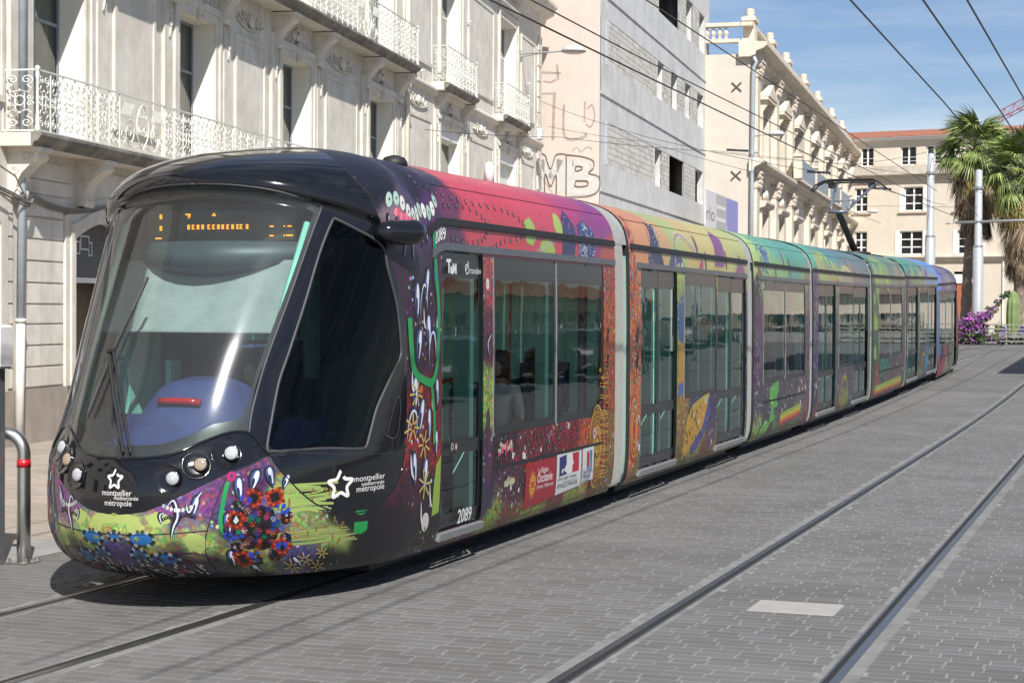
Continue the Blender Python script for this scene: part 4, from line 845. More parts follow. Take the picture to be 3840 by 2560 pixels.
def art2(D, L):
    r = random.Random(22); common_art(D, L, r, DOORS2)
    for j in range(8): D.stroke([(.20 + (.16 - .018 * j) * cos(t), .62 + (.36 - .04 * j) * sin(t)) for t in (2 * pi * i / 12 for i in range(13))], .018, lin(('c01820', 'e0b83a', 'b8305a', 'd8a030')[j % 4]), 3)
    D.ell(.2, .60, .05, .09, 0, lin('c01418'), 4)
    for i in range(110): D.stroke([(x := r.uniform(.02, .24), y := r.uniform(1.95, 2.95)), (x + r.uniform(-.05, .05), y + .06)], .012, lin(r.choice(('c02030', 'e0582a', '5a2a5a', '8a3a7a'))), 2)
    D.poly([(.95, 2.36), (1.2, 2.36), (1.3, 2.42), (1.55, 2.45), (1.4, 2.62), (1.28, 2.8), (1.38, 2.95), (1.2, 2.9), (1.1, 3.0), (1.05, 2.8), (.9, 2.6), (.82, 2.5)], lin('32365c'), 1)
    for i in range(70): x = r.uniform(.9, 1.45); y = r.uniform(2.4, 2.9); D.ell(x, y, .016, .013, 0, lin(r.choice(('b8c0d8', '5a4a8a', '8a3a5a'))), 2, 6)
    D.poly([(1.75, 2.42), (2.0, 2.4), (2.3, 2.5), (2.5, 2.36), (2.6, 2.36), (2.5, 2.52), (2.2, 2.66), (1.95, 2.62)], lin('4a4a78'), 1); D.ell(2.45, 2.45, .05, .06, 0, lin('d8d8e0'), 2)
    for j in range(5): D.stroke([(2.1, 2.4 + .01 * j), (2.2, 2.72 + .02 * j), (2.6, 2.82 + .015 * j), (3.1, 2.66 + .012 * j), (3.5, 2.5)], .03, lin(('d8d0a0', '8a7a9a', 'c8b878', '6a5a88', 'e0d8b0')[j]), 2)
    D.ell(3.5, 2.47, .13, .08, .6, lin('b83a78'), 3, 14)
    for (x, y) in ((3.3, 2.75), (3.75, 2.55), (5.0, 2.6)): D.ell(x, y, .05, .14, .2, lin('5a3a70'), 2)
    D.poly([(4.3, 2.5), (4.4, 2.9), (4.7, 3.05), (5.0, 2.9), (4.85, 2.5)], lin('8a4a86'), 1)
    for i in range(30): D.stroke([(4.4 + i * .018, 2.52), (4.5 + i * .013, 2.9)], .008, lin('c8b8c8' if i % 2 else '5a2a66'), 2)
    D.poly([(5.5, 2.36), (6.3, 2.36), (6.2, 2.5), (5.9, 2.7), (5.7, 2.5)], lin('86528a'), 1)
    # leaf with dots under the window
    D.poly([(2.5, .2), (2.7, .5), (3.1, .72), (3.9, .80), (3.8, .6), (3.5, .4), (3.0, .2), (2.75, .1)], lin('c49430'), 1); D.stroke([(2.6, .06), (2.62, .35), (2.9, .66), (3.5, .78), (3.95, .82)], .06, lin('b8a44a'), 3); D.poly([(2.9, .2), (3.6, .45), (3.9, .75), (4.05, .6), (3.6, .3), (3.1, .1)], lin('4a4a90'), 2)
    for i in range(26): D.ell(r.uniform(2.6, 3.5), r.uniform(.25, .7), .022, .03, 0, BLK, 3, 7)
    D.poly([(2.25, 1.0), (2.5, 1.05), (2.5, 1.5), (2.25, 1.55)], lin('c08a30'), 1); D.poly([(2.25, .85), (2.5, .9), (2.5, 1.05), (2.25, 1.0)], lin('2f6ab0'), 1); D.poly([(2.25, 1.55), (2.5, 1.5), (2.5, 1.75), (2.25, 1.8)], lin('3a5a90'), 1)
    for y in (1.32, 1.6): D.ring(.3, y, .015, .05, BLK, 4); D.ring(.33, y + .08, .015, .05, BLK, 4)
A2 = [(.1, .2, 'd8742c'), (.1, 1.0, 'e07c34'), (.1, 2.0, 'dd7a34'), (.1, 2.6, 'd9843c'), (.35, 1.4, 'b8562c'), (.6, 2.7, 'd98a3e'), (.6, 3.1, 'd8823c'), (1.6, 2.7, 'd09a4c'), (1.9, 3.0, 'a8b850'), (2.2, 2.6, 'a8bc58'), (3.0, 2.7, 'c8b04a'), (4, 2.8, 'ccb84e'), (5, 2.8, 'c2ba4e'), (6.2, 2.9, 'b8bc50'), (6.2, 2.5, 'b0a84a'), (3, 3.5, 'cca848'), (5, 4, 'bcb44c'), (1, 4, 'cc8038'),
      (2.36, 2.2, 'a8b850'), (2.36, 1.9, '4a6a9a'), (2.36, 1.4, '9ab04a'), (2.36, .9, 'b88a34'), (2.6, .5, 'a87c30'), (3.3, .7, '4a3a6a'), (4.1, .7, '4a3868'), (4.41, 1.2, '5a4a80'), (4.41, 2.2, 'b8a440'), (4.41, 1.8, '5a4a7a'), (4.1, .35, '5a4460'), (3.4, .15, '8aa040'), (2.5, .05, '7a6a34'), (4.3, .12, 'a8742c'), (3.6, .03, '8c3a38'), (1.3, .05, '7a2a34'), (5.4, .05, '8a7a40'), (6.38, 1.0, '4a3a70'), (6.38, 2.0, '6a5a8a'), (6.38, .3, '5a5a50'), (.4, .1, '8a7a40')]
make_car(2, 18.7, 6.42, DOORS2, WIN2, A2, art2, -6.63, .012)
WIN3 = [(.72, 4.25)]
def art3(D, L):
    r = random.Random(33); common_art(D, L, r, [])
    D.poly([(1.2, .75), (1.9, .84), (1.95, .7), (1.75, .55), (1.9, .45), (1.5, .42), (1.7, .25), (1.2, .2), (1.35, .45), (1.2, .55)], lin('5cae4a'), 1); D.poly([(.45, .05), (.9, .28), (1.3, .2), (1.1, .08), (.7, .02)], lin('6ab84a'), 1)
    for j, h in enumerate(('9ab040', 'c8b840', 'd8742c', 'a8304a')): D.poly([(2.1, .30 - .05 * j), (2.6, .34 - .05 * j), (3.2, .36 - .05 * j), (3.9, .40 - .05 * j), (3.9, .34 - .05 * j), (2.6, .28 - .05 * j), (2.1, .25 - .05 * j)], lin(h), 1)
    for i in range(120): D.ell(.9 + r.gauss(0, .16), 2.75 + r.gauss(0, .16), .03, .02, r.random() * 3, lin(r.choice(('2f5ab0', '3a78c0', '5a4a9a', '7ab0c8'))), 2, 6)
    for (x, y) in ((2.4, 2.75), (2.9, 2.62), (1.7, 2.5)): D.ell(x, y, .06, .17, .15, lin('7a4a76'), 2)
    for x in (2.45, 2.95): D.stroke([(x, 2.36), (x, 2.6)], .01, lin('3a6a4a'), 2)
    D.poly([(3.9, 2.36), (4.6, 2.36), (4.7, 2.6), (4.5, 2.62)], lin('8a7a5a'), 1); D.poly([(.3, 2.3), (.75, 2.36), (.45, 2.6), (.3, 2.6)], lin('7a5a50'), 1)
    for i in range(90): D.ell(r.uniform(3.7, 4.7), r.uniform(.1, .8), .016, .016, 0, lin(r.choice(('b8b0b8', '8a5a6a', 'c07a5a'))), 2, 6)
    for (x, y) in ((.12, 1.2), (.12, .9), (.35, 1.2)): D.ring(x, y, .02, .05, BLK, 3)
A3 = [(.1, .1, '9ab83e'), (.1, .5, '5a3a60'), (.12, 1.1, '7a3a7a'), (.12, 1.7, '6a3060'), (.12, 2.3, '2a2028'), (.1, 2.6, 'b0cc58'), (.2, 3.0, 'a8d060'), (.8, 2.6, '96c058'), (.8, 3.1, '6ab878'), (2, 2.5, '7ab860'), (2, 3.0, '46a888'), (3.2, 2.7, '3aa084'), (4.4, 2.9, '38a48a'), (4.4, 2.5, '6aa070'), (2, 4, '3a9a80'), (.5, 1.5, '6a5a72'), (.5, .8, '5a4a62'), (1.5, .6, '5a4e62'), (3, .6, '58505e'), (2.2, .3, '54505a'), (4.4, .6, '6a5a66'), (4.6, 1.5, '6a5a6a'), (4.6, 2.2, '8a7a70'), (3.5, .05, '5a7a4a'), (2, .05, '5a8a44'), (4.6, .1, '8a3a4a'), (1, .4, '4a4454')]
make_car(3, 25.62, 4.72, [], WIN3, A3, art3, -6.72, .006, True)
DOORS4 = [(.55, 2.45), (4.75, 6.65)]; WIN4 = [(2.85, 4.7)]
def art4(D, L):
    r = random.Random(44); common_art(D, L, r, DOORS4)
    D.stroke([(.7, 3.1), (1.4, 2.7), (2.1, 2.5), (2.5, 2.4)], .10, lin('c8a0a8'), 1); D.stroke([(.7, 3.12), (1.4, 2.72), (2.1, 2.52), (2.5, 2.42)], .04, lin('b8902c'), 2)
    D.stroke([(2.8, 2.42), (3.3, 2.66), (3.9, 2.72), (4.4, 2.6)], .10, lin('c0c08a'), 2); D.ell(2.75, 2.42, .16, .07, .4, lin('a8484a'), 3)
    rnd_poly(D, r, .9, 2.6, 2.5, 3.0, ('b8c85a', 'a8c060', '7ab070'), 7, .08, .17); rnd_poly(D, r, 3.8, 5.5, 2.4, 2.9, ('8a7a8a', '9a8a80', '6a7a8a'), 7, .1, .2)
    for i in range(60): D.ell(r.uniform(4.2, 5.4), r.uniform(2.45, 2.85), .02, .015, 0, lin(r.choice(('b89a90', 'c8b8b0'))), 2, 6)
    D.stroke([(2.9, .15), (3.2, .5), (3.6, .65), (3.9, .45), (3.7, .2), (3.3, .1)], .07, lin('a89a44'), 2)
    D.poly([(.1, .3), (.5, .3), (.5, .55), (.3, .9), (.15, .8)], lin('2a2248'), 1)
    for i in range(30): D.swoosh([(x := r.uniform(.05, .45), y := r.uniform(.4, 2.2)), (x + .02, y + .12), (x + .04, y + .02)], .03, 2)
A4 = [(.1, .3, '3a2450'), (.12, 1.2, '4a3070'), (.12, 2.0, '5a2a66'), (.12, 2.5, '5a2f70'), (.15, 2.75, '38b090'), (.2, 3.1, '30b098'), (1, 2.6, 'a0b05a'), (1.3, 3.1, '3a9a88'), (2.6, 2.5, 'a0a860'), (2.6, 3.0, '3a8a88'), (4, 2.5, 'a0987a'), (4, 3.0, '4a7a80'), (5.5, 2.5, '7a7a72'), (5.5, 3.0, '5a7a80'), (6.6, 2.8, '5a7478'), (3, 4, '3a8088'), (6, 4, '567a84'), (2.65, .5, '6a5a70'), (2.65, 1.5, '6a6a6a'), (2.65, 2.2, '8a8a70'), (3.5, .6, '5a5460'), (4.4, .6, '56525c'), (4.72, 1.6, '7a8a50'), (3.5, .15, '8a9a50'), (3, .04, '8a4a48'), (1.4, .05, '7a6a70'), (5.5, .05, '7a7274'), (6.85, 1.0, '7a8060'), (6.85, 2.0, '6a7a6a'), (.45, .1, '9a3a3a')]
make_car(4, 30.6, 7.0, DOORS4, WIN4, A4, art4, -6.74, .007)
WIN5 = [(1.0, 4.9)]
def art5(D, L):
    r = random.Random(55); common_art(D, L, r, [])
    for j, h in enumerate(('8fae40', 'c0b83e', 'd0702c', '9a3044')): D.poly([(.5, .26 - .06 * j), (1.5, .28 - .06 * j), (3, .30 - .06 * j), (4.8, .32 - .06 * j), (4.8, .24 - .06 * j), (3, .22 - .06 * j), (.5, .2 - .06 * j)], lin(h), 1)
    rnd_poly(D, r, .6, 2.5, 2.45, 3.1, ('b0c45a', '9ab860', 'a8c060'), 8, .1, .2); rnd_poly(D, r, 2.8, 5.2, 2.4, 3.0, ('6a7a68', '8a7a78', '7a8a70', '9a8a70'), 10, .08, .2)
    rnd_poly(D, r, .3, .8, .9, 2.2, ('8fb040', 'a0b848'), 5, .1, .2); D.poly([(1.0, .5), (2.6, .55), (2.6, .8), (1.0, .8)], lin('1f6a54'), 1)
A5 = [(.1, .3, '14503f'), (.1, 1.2, '12503f'), (.1, 2.2, '145a48'), (.1, 2.9, '176a58'), (.6, 1.6, '4a6a3a'), (.8, 2.6, '8aa858'), (1, 3.1, '4a8a6a'), (2.5, 2.6, '7a9a60'), (3, 3.1, '5a8068'), (4.8, 2.6, '8a8a70'), (5, 3.1, '6a8a76'), (3, 4, '4a8a70'), (1.8, .6, '1d5a4a'), (3.5, .6, '5a5258'), (5, .6, '6a5a5a'), (5.3, 1.6, '5a5a5a'), (2, .05, '8a5a44'), (4.5, .05, '7a5a44'), (.5, .15, 'a8402c')]
make_car(5, 37.8, 5.5, [], WIN5, A5, art5, -6.77, .003, True)
def art6(D, L):
    r = random.Random(66); common_art(D, L, r, DOORS4)
    rnd_poly(D, r, .5, 6.2, 2.4, 3.0, ('9ab85a', '5a4a86', 'b09a60', '3a78b0', '8a6a8a', 'a8b868'), 18, .08, .2); D.stroke([(2.4, 2.42), (2.9, 2.7), (3.4, 2.72), (3.9, 2.5)], .09, lin('b8a860'), 3)
    D.stroke([(2.9, .15), (3.2, .5), (3.6, .65), (3.9, .45), (3.7, .2), (3.3, .1)], .07, lin('a89a44'), 2); rnd_poly(D, r, .12, .4, .2, 1.5, ('8fb040', 'c0c8a0', '5a4a86'), 8, .05, .12); rnd_poly(D, r, 4.0, 4.6, .3, .8, ('3a88c0', '4a9ac8'), 4, .1, .16)
A6 = [(.1, .2, '1f7a5a'), (.1, .9, '4a3a66'), (.1, 1.8, '4a2a56'), (.1, 2.5, '4e2e60'), (.15, 2.9, '2aa07a'), (1.5, 2.6, '5a9070'), (1.5, 3.1, '3a9a78'), (3, 2.6, '7a9a70'), (3, 3.1, '4a9088'), (4.8, 2.6, '6a94c8'), (5, 3.1, '3f90e0'), (6.4, 2.8, '3f90e8'), (3, 4, '408a90'), (6, 4, '3f80b8'), (2.65, .6, '5a5a5a'), (2.65, 1.8, '5a6a60'), (3.5, .6, '56525a'), (4.5, .5, '4a7a9a'), (6.85, 1.4, '4a5a6a'), (3, .05, '7a8a5a'), (1.5, .05, '70706a'), (5.5, .05, '74746e')]
make_car(6, 43.5, 6.9, [(.5, 2.35), (4.75, 6.6)], [(2.75, 4.65)], A6, art6, -6.79, .002)
for (a, b, x) in ((18.05, 18.7, -6.61), (25.1, 25.64, -6.71), (30.33, 30.62, -6.735), (37.58, 37.82, -6.77), (43.28, 43.52, -6.785), (50.37, 50.6, -6.80)): make_bellows(a, b, x)
# wheels
for y in (14.6, 16.4, 27.1, 28.9, 39.6, 41.4, 52.2, 54.0):
    for sg in (-1, 1):
        m = MB(); m.lathe([(.29, -.06), (.30, -.05), (.30, .05), (.26, .06), (.1, .07), (.02, .07)], n=20, axis='x'); m.build('wheel', steel_dark, TRAM, True, (trk(y) + 6.6 + sg * .72, y - 10.5, .31 + g(y)))
# roof fittings: aerial pods and the pantograph
MB().lathe([(.11, 0), (.11, .03), (.085, .07), (.04, .085), (.01, .09)], n=16).build('roof_aerial', black_matt, TRAM, True, (.78, 2.95, 3.27))
MB().lathe([(.05, 0), (.05, .16), (.03, .2), (.005, .21)], n=12).build('roof_beacon', white_paint, TRAM, True, (.55, 5.8, 3.33))
pz = g(42); PY = 42.0; px = -6.78
pa = MB(); steelp = k('grey_blue_steel', (.16, .18, .22), .4, .4)
pa.box(-.3, .3, 1.4, 2.6, 3.38, 3.50)
P0 = (0, 2.2, 3.46); KN = (0, -.55, 4.34)
pa.tube([P0, KN], [.085, .07], 10); pa.build('pantograph_lower_arm', black_matt, TRAM, True, (px + 6.6, PY - 10.5, pz))
pu = MB()
for sg in (-1, 1): pu.tube([(sg * .16, -.5, 4.34), (sg * .18, -.3, 4.4), (sg * .62, 1.2, 5.12)] if sg > 0 else [(sg * .16, -.5, 4.34), (sg * .18, -.5, 4.45), (sg * .30, 1.1, 5.12)], .035, 8)
pu.tube([(-.22, -.55, 4.34), (.22, -.55, 4.34)], .045, 8); pu.tube([(-.2, -.1, 4.60), (.28, .0, 4.64)], .018, 6); pu.tube([(.28, 0, 4.64), (.2, -.4, 4.4)], .02, 6)
pu.build('pantograph_upper_arm', steelp, TRAM, True, (px + 6.6, PY - 10.5, pz))
ph = MB()
for dy in (0, .3): ph.tube([(-.92, 1.0 + dy, 4.92), (-.80, 1.0 + dy, 5.07), (-.62, 1.0 + dy, 5.16), (-.4, 1.0 + dy, 5.19), (.55, 1.0 + dy, 5.19), (.68, 1.0 + dy, 5.14), (.86, 1.0 + dy, 4.98)], .022, 6)
ph.box(-.55, .6, .98, 1.04, 5.10, 5.14).box(-.5, -.35, 1.0, 1.3, 5.0, 5.14).box(.45, .6, 1.0, 1.3, 5.0, 5.14)
ph.build('pantograph_head', black_matt, TRAM, False, (px + 6.6, PY - 10.5, pz))
# ------------------------------------------------------------------ ground, paving, tracks
def proj(x, y, z):
    d = Vector((x, y, z - 2.1)); w = d.dot(fw); return (1920 + 6700 * d.dot(rt2) / w, 1280 - 6700 * d.dot(up2) / w) if w > .1 else (-9e9, 0)
def paver_material(name, col, var, mortar=None, size=None):
    m, n, p, out = _nodes(name); gn = n.nodes.new('ShaderNodeNewGeometry'); oi = n.nodes.new('ShaderNodeObjectInfo'); ad = n.nodes.new('ShaderNodeMath'); ad.operation = 'ADD'
    n.links.new(gn.outputs['Random Per Island'], ad.inputs[0]); n.links.new(oi.outputs['Random'], ad.inputs[1]); fr = n.nodes.new('ShaderNodeMath'); fr.operation = 'FRACT'; n.links.new(ad.outputs[0], fr.inputs[0])
    c = _ramp(n, fr.outputs[0], [(0, mul(col, 1 - var)), (.5, col), (1, tuple(a * (1 + var) + b for a, b in zip(col, (.0, .0, .006))))])
    P = n.nodes.new('ShaderNodeNewGeometry').outputs['Position']
    if mortar:
        mp = n.nodes.new('ShaderNodeMapping'); n.links.new(P, mp.inputs[0]); b = n.nodes.new('ShaderNodeTexBrick'); n.links.new(mp.outputs[0], b.inputs[0])
        b.offset = .5; b.inputs['Scale'].default_value = 1; b.inputs['Brick Width'].default_value = size[0]; b.inputs['Row Height'].default_value = size[1]; b.inputs['Mortar Size'].default_value = .007
        b.inputs['Color1'].default_value = (*mul(col, 1 - var * .6), 1); b.inputs['Color2'].default_value = (*mul(col, 1 + var * .6), 1); b.inputs['Mortar'].default_value = (*mortar, 1); c = b.outputs[0]
    c = _mix(n, 1, c, _ramp(n, _noise(n, .55, 6, .6, None, P), [(.3, (.80, .80, .80)), (.7, (1.14, 1.14, 1.14))]), 'MULTIPLY')
    c = _mix(n, _ramp(n, _noise(n, .9, 5, .7, (1, .25, 1), P), [(.55, (0, 0, 0)), (.8, (.5, .5, .5))]), c, mul(col, .68))
    c = _mix(n, _ramp(n, _noise(n, 2.6, 7, .75, None, P), [(.62, (0, 0, 0)), (.72, (.55, .55, .55))]), c, mul(col, .62))
    c = _mix(n, _ramp(n, _noise(n, 140, 2, .5, None, P), [(.3, (.25, .25, .25)), (.7, (0, 0, 0))]), c, mul(col, .6))
    n.links.new(c, p.inputs['Base Color']); p.inputs['Roughness'].default_value = .72; p.inputs['Specular IOR Level'].default_value = .35
    _bump(n, _noise(n, 120, 5, .7, None, P), p, .25, .003); return m
PAV = (.140, .137, .132)
pav_m = paver_material('grey_stone_paver', PAV, .11); pav_far = paver_material('grey_stone_paving', PAV, .16, (.18, .178, .174), (.235, .125))
tan_m = paver_material('tan_stone_slab', (.345, .295, .25), .10); tan_far = paver_material('tan_stone_paving', (.345, .295, .25), .1, (.3, .25, .2), (.42, .21))
joint = mat('pale_mortar_joint', (.225, .222, .214), .95, 0, .2, 9, .5, 90, .006, 0, (.14, .14, .14), .5)
ys = [-120, -60, -20, 0, 5] + [7 + i for i in range(80)] + [90, 100, 115, 140, 180, 250, 400, 700, 1200]
xs = [-900, -300, -100, -40, -25, -16.5, -9.4, -8.8, -4, 1.2, 6, 20, 60, 200, 900]; mb = MB()
V = [(x, y, g(y) - .004) for y in ys for x in xs]; n = len(xs)
for j in range(len(ys) - 1):
    for i in range(n - 1):
        a = j * n + i; mb.f.append((a, a + 1, a + n + 1, a + n)); near = 5 <= ys[j] < 46
        mb.m.append(3 if -25 <= xs[i] < -9.4 and ys[j] < 46 and near else 2 if xs[i] < -9.4 and -25 <= xs[i] and ys[j] < 90 else 0 if near and -9.4 <= xs[i] < 1.2 else 1)
mb.v = V; ground = tag(mb.build('ground', [joint, pav_far, tan_far, joint]), kind='structure')
RAILS_R = (-3.14, -1.66)
def keep_paver(x0, x1, y):
    for c in (trk(y) - .7375, trk(y) + .7375, *RAILS_R):
        if x1 > c - .115 and x0 < c + .115: return False
    return not (x1 > -2.64 and x0 < -2.04 and 12.36 < y < 12.8)
def pave(xa, xb, ya, yb, w, h, gap, parent, m, name, keep, seed, z=0.):
    r = random.Random(seed); items = []; j = 0; y = ya
    while y < yb:
        x = xa - r.uniform(0, 1) * w if j % 2 == 0 else xa - w * .5 + r.uniform(-.2, .2) * w
        while x < xb:
            L = w * r.uniform(.93, 1.07); x0, x1 = max(x, xa), min(x + L, xb)
            if x1 - x0 > .05:
                if keep(x0, x1, y): items.append((x0 + gap / 2, x1 - gap / 2, y + gap / 2 + r.uniform(-.002, .002), y + h - gap / 2))
                else:
                    # cut stones beside the rails and the cover
                    if x1 > -2.64 and x0 < -2.04 and 12.36 < y < 12.8:
                        if -2.645 - x0 > .04: items.append((x0 + gap / 2, -2.65, y + gap / 2, y + h - gap / 2))
                        if x1 + 2.035 > .04: items.append((-2.03, x1 - gap / 2, y + gap / 2, y + h - gap / 2))
                        x += L; continue
                    for c in [q for q in (trk(y) - .7375, trk(y) + .7375, *RAILS_R) if x0 < q + .115 and x1 > q - .115]:
                        if c - .115 - x0 > .05: items.append((x0 + gap / 2, c - .12, y + gap / 2, y + h - gap / 2))
                        if x1 - c - .115 > .05: items.append((c + .12, x1 - gap / 2, y + gap / 2, y + h - gap / 2))
            x += L
        y += h; j += 1
    def vis(it):
        x, y = (it[0] + it[1]) / 2, (it[2] + it[3]) / 2; u, v = proj(x, y, g(y))
        return hypot(x, y) if 30 < u < 3810 and 60 < v < 2540 and not (-7.95 < x < -5.3 and y > 10.6) and not (x < -7.9 and u > 190) else 1e9 + hypot(x, y)
    items.sort(key=vis); me = MB().bev(-.5, .5, -.5, .5, -1, 0, 0).mesh(name, m); me = None
    base = {}
    for (x0, x1, y0, y1) in items[:300]:
        w_ = round(x1 - x0, 2)
        if w_ not in base: base[w_] = MB().bev(-w_ / 2, w_ / 2, -(h - gap) / 2, (h - gap) / 2, -.014, 0, .0035).mesh(name, m)
        yy = (y0 + y1) / 2; link(name, base[w_], parent, ((x0 + x1) / 2, yy, g(yy) + z + r.uniform(-.0012, .0012)), (r.uniform(-.006, .006), r.uniform(-.006, .006), r.uniform(-.008, .008)))
    rest = MB()
    for (x0, x1, y0, y1) in items[300:]:
        t = g((y0 + y1) / 2) + z + r.uniform(-.0012, .0012); rest.bev(x0, x1, y0, y1, t - .014, t, .0035)
    tag(rest.build(name + '_field', m, parent), kind='stuff')
pave(-8.8, 1.2, 7.0, 46, .235, .125, .012, ground, pav_m, 'paver', keep_paver, 3)
pave(-16.4, -9.42, 8.0, 40, .42, .21, .008, ground, tan_m, 'paving_slab', lambda a, b, y: True, 4)
mb = MB()
for i in range(60):
    y = 5 + i; mb.face([(-9.42, y, g(y)), (-8.8, y, g(y)), (-8.8, y + 1, g(y + 1)), (-9.42, y + 1, g(y + 1))])
tag(mb.build('concrete_strip', concrete), kind='structure')
# rails: bedding, head, groove and lip
bed_m = mat('rail_bedding_grout', (.19, .188, .183), .9, 0, .2, 5, .5, 60, .006, 0, (.08, .08, .078), .7)
def rail(track, fx, inner, y0, y1, dy=.5):
    n = int((y1 - y0) / dy); Y = [y0 + (y1 - y0) * i / n for i in range(n + 1)]
    def ribbon(nm, a, b, z, m, depth=0, jag=0):
        mb = MB(); r = random.Random(int(abs(a) * 1000))
        for i in range(n):
            q = []
            for yy in (Y[i], Y[i + 1]):
                s = (fx(yy + .05) - fx(yy - .05)) / .1; c = 1 / sqrt(1 + s * s); q.append((fx(yy), yy, c, -s * c))
            A, B = q; P = lambda Q, d, zz: (Q[0] + d * Q[2], Q[1] + d * Q[3], g(Q[1]) + zz)
            a1, b1 = (a, b)
            mb.face([P(A, a1, z), P(A, b1, z), P(B, b1, z), P(B, a1, z)])
            if depth:
                mb.face([P(A, a1, z - depth), P(A, a1, z), P(B, a1, z), P(B, a1, z - depth)]); mb.face([P(A, b1, z), P(A, b1, z - depth), P(B, b1, z - depth), P(B, b1, z)])
        return mb.build(nm, m, track)
    ribbon('rail_bedding', -.118, .118, -.0015, bed_m)
    s = inner; f = lambda a, b: (min(a * s, b * s), max(a * s, b * s))
    ribbon('rail_head', *f(-.032, .022), .005, rail_steel, .02); ribbon('rail_groove', *f(.022, .060), .0005, dark_gap); ribbon('rail_lip', *f(.060, .076), .003, rail_steel, .02)
T1 = tag(empty('tram_track', (0, 0, 0)), kind='structure'); T2 = tag(empty('tram_track', (0, 0, 0)), kind='structure')
for s in (-1, 1):
    rail(T1, (lambda s: lambda y: trk(y) + s * .7375)(s), -s, -10, 84)
rail(T2, lambda y: RAILS_R[0] + (.011 * (y - 66) ** 2 if y > 66 else 0), 1, -10, 84); rail(T2, lambda y: RAILS_R[1] + (.011 * (y - 66) ** 2 if y > 66 else 0), -1, -10, 84)
mb = MB(); mb.bev(-2.64, -2.04, 12.38, 12.87, -.01, .001, .003); tag(mb.build('inspection_cover', mat('pale_concrete_cover', (.30, .295, .28), .9, 0, .08, 6, .2)), 'pale concrete inspection cover set flush between the two rails beside the tram', 'cover')
# ------------------------------------------------------------------ buildings; local axes: x out of the facade, y along it, z up
def facade(mb, t0, t1, z0, z1, ops, d=0., m=0, mr=1):
    """front sheet with openings (ta,tb,za,zb,depth) and their reveals"""
    T = sorted({t0, t1, *[q for o in ops for q in o[:2] if t0 < q < t1]}); Z = sorted({z0, z1, *[q for o in ops for q in o[2:4] if z0 < q < z1]})
    for i in range(len(T) - 1):
        run = None
        for j in range(len(Z)):
            solid = j < len(Z) - 1 and not any(o[0] < (T[i] + T[i + 1]) / 2 < o[1] and o[2] < (Z[j] + Z[j + 1]) / 2 < o[3] for o in ops)
            if solid and run is None: run = Z[j]
            if not solid and run is not None: mb.face([(d, T[i], run), (d, T[i + 1], run), (d, T[i + 1], Z[j]), (d, T[i], Z[j])], m); run = None
    for (a, b, c, e, D) in ops:
        mb.face([(d, a, c), (d - D, a, c), (d - D, a, e), (d, a, e)][::-1], mr); mb.face([(d, b, c), (d - D, b, c), (d - D, b, e), (d, b, e)], mr)
        mb.face([(d, a, e), (d - D, a, e), (d - D, b, e), (d, b, e)][::-1], mr); mb.face([(d, a, c), (d - D, a, c), (d - D, b, c), (d, b, c)], mr)
def window(B, t0, t1, z0, z1, d, fm, rows, cols=2, curtain=None, fw=.06, pane_m=None, name='window'):
    m = MB(); m.box(d - .05, d, t0, t0 + fw, z0, z1).box(d - .05, d, t1 - fw, t1, z0, z1).box(d - .05, d, t0 + fw, t1 - fw, z1 - fw, z1).box(d - .05, d, t0 + fw, t1 - fw, z0, z0 + fw)
    ts = [t0 + (t1 - t0) * i / cols for i in range(cols + 1)]; zs = [z0] + rows + [z1]
    for t in ts[1:-1]: m.box(d - .045, d + .008, t - fw * .7, t + fw * .7, z0 + fw, z1 - fw)
    for z in rows:
        for i in range(cols): m.box(d - .04, d - .006, ts[i] + fw * .7, ts[i + 1] - fw * .7, z - fw * .45, z + fw * .45)
    o = m.build(name, fm, B)
    for i in range(cols):
        for j in range(len(zs) - 1): MB().face([(d - .025, ts[i] + .01, zs[j]), (d - .025, ts[i + 1] - .01, zs[j]), (d - .025, ts[i + 1] - .01, zs[j + 1]), (d - .025, ts[i] + .01, zs[j + 1])]).build('pane', pane_m or glass_house, o)
    if curtain:
        c = MB(); n = int((t1 - t0) / .09)
        for i in range(n):
            a, b = t0 + (t1 - t0) * i / n, t0 + (t1 - t0) * (i + 1) / n; e, f = (.03, 0) if i % 2 else (0, .03)
            c.face([(d - .12 - e, a, z0), (d - .12 - f, b, z0), (d - .12 - f, b, z1), (d - .12 - e, a, z1)])
        c.build('curtain', curtain, o, True)
    return o
def bldg(name, label, O, a, cat='building', group=None): return tag(empty(name, (O[0], O[1], 0), -a), label, cat, group)
curtain_m = mat('cream_curtain', (.62, .58, .48), .9, 0, .06, 8); unlit_room_black = mat('unlit_room_black', (.02, .02, .022), .9)  # near-black fill stands for unlit rooms behind the openings
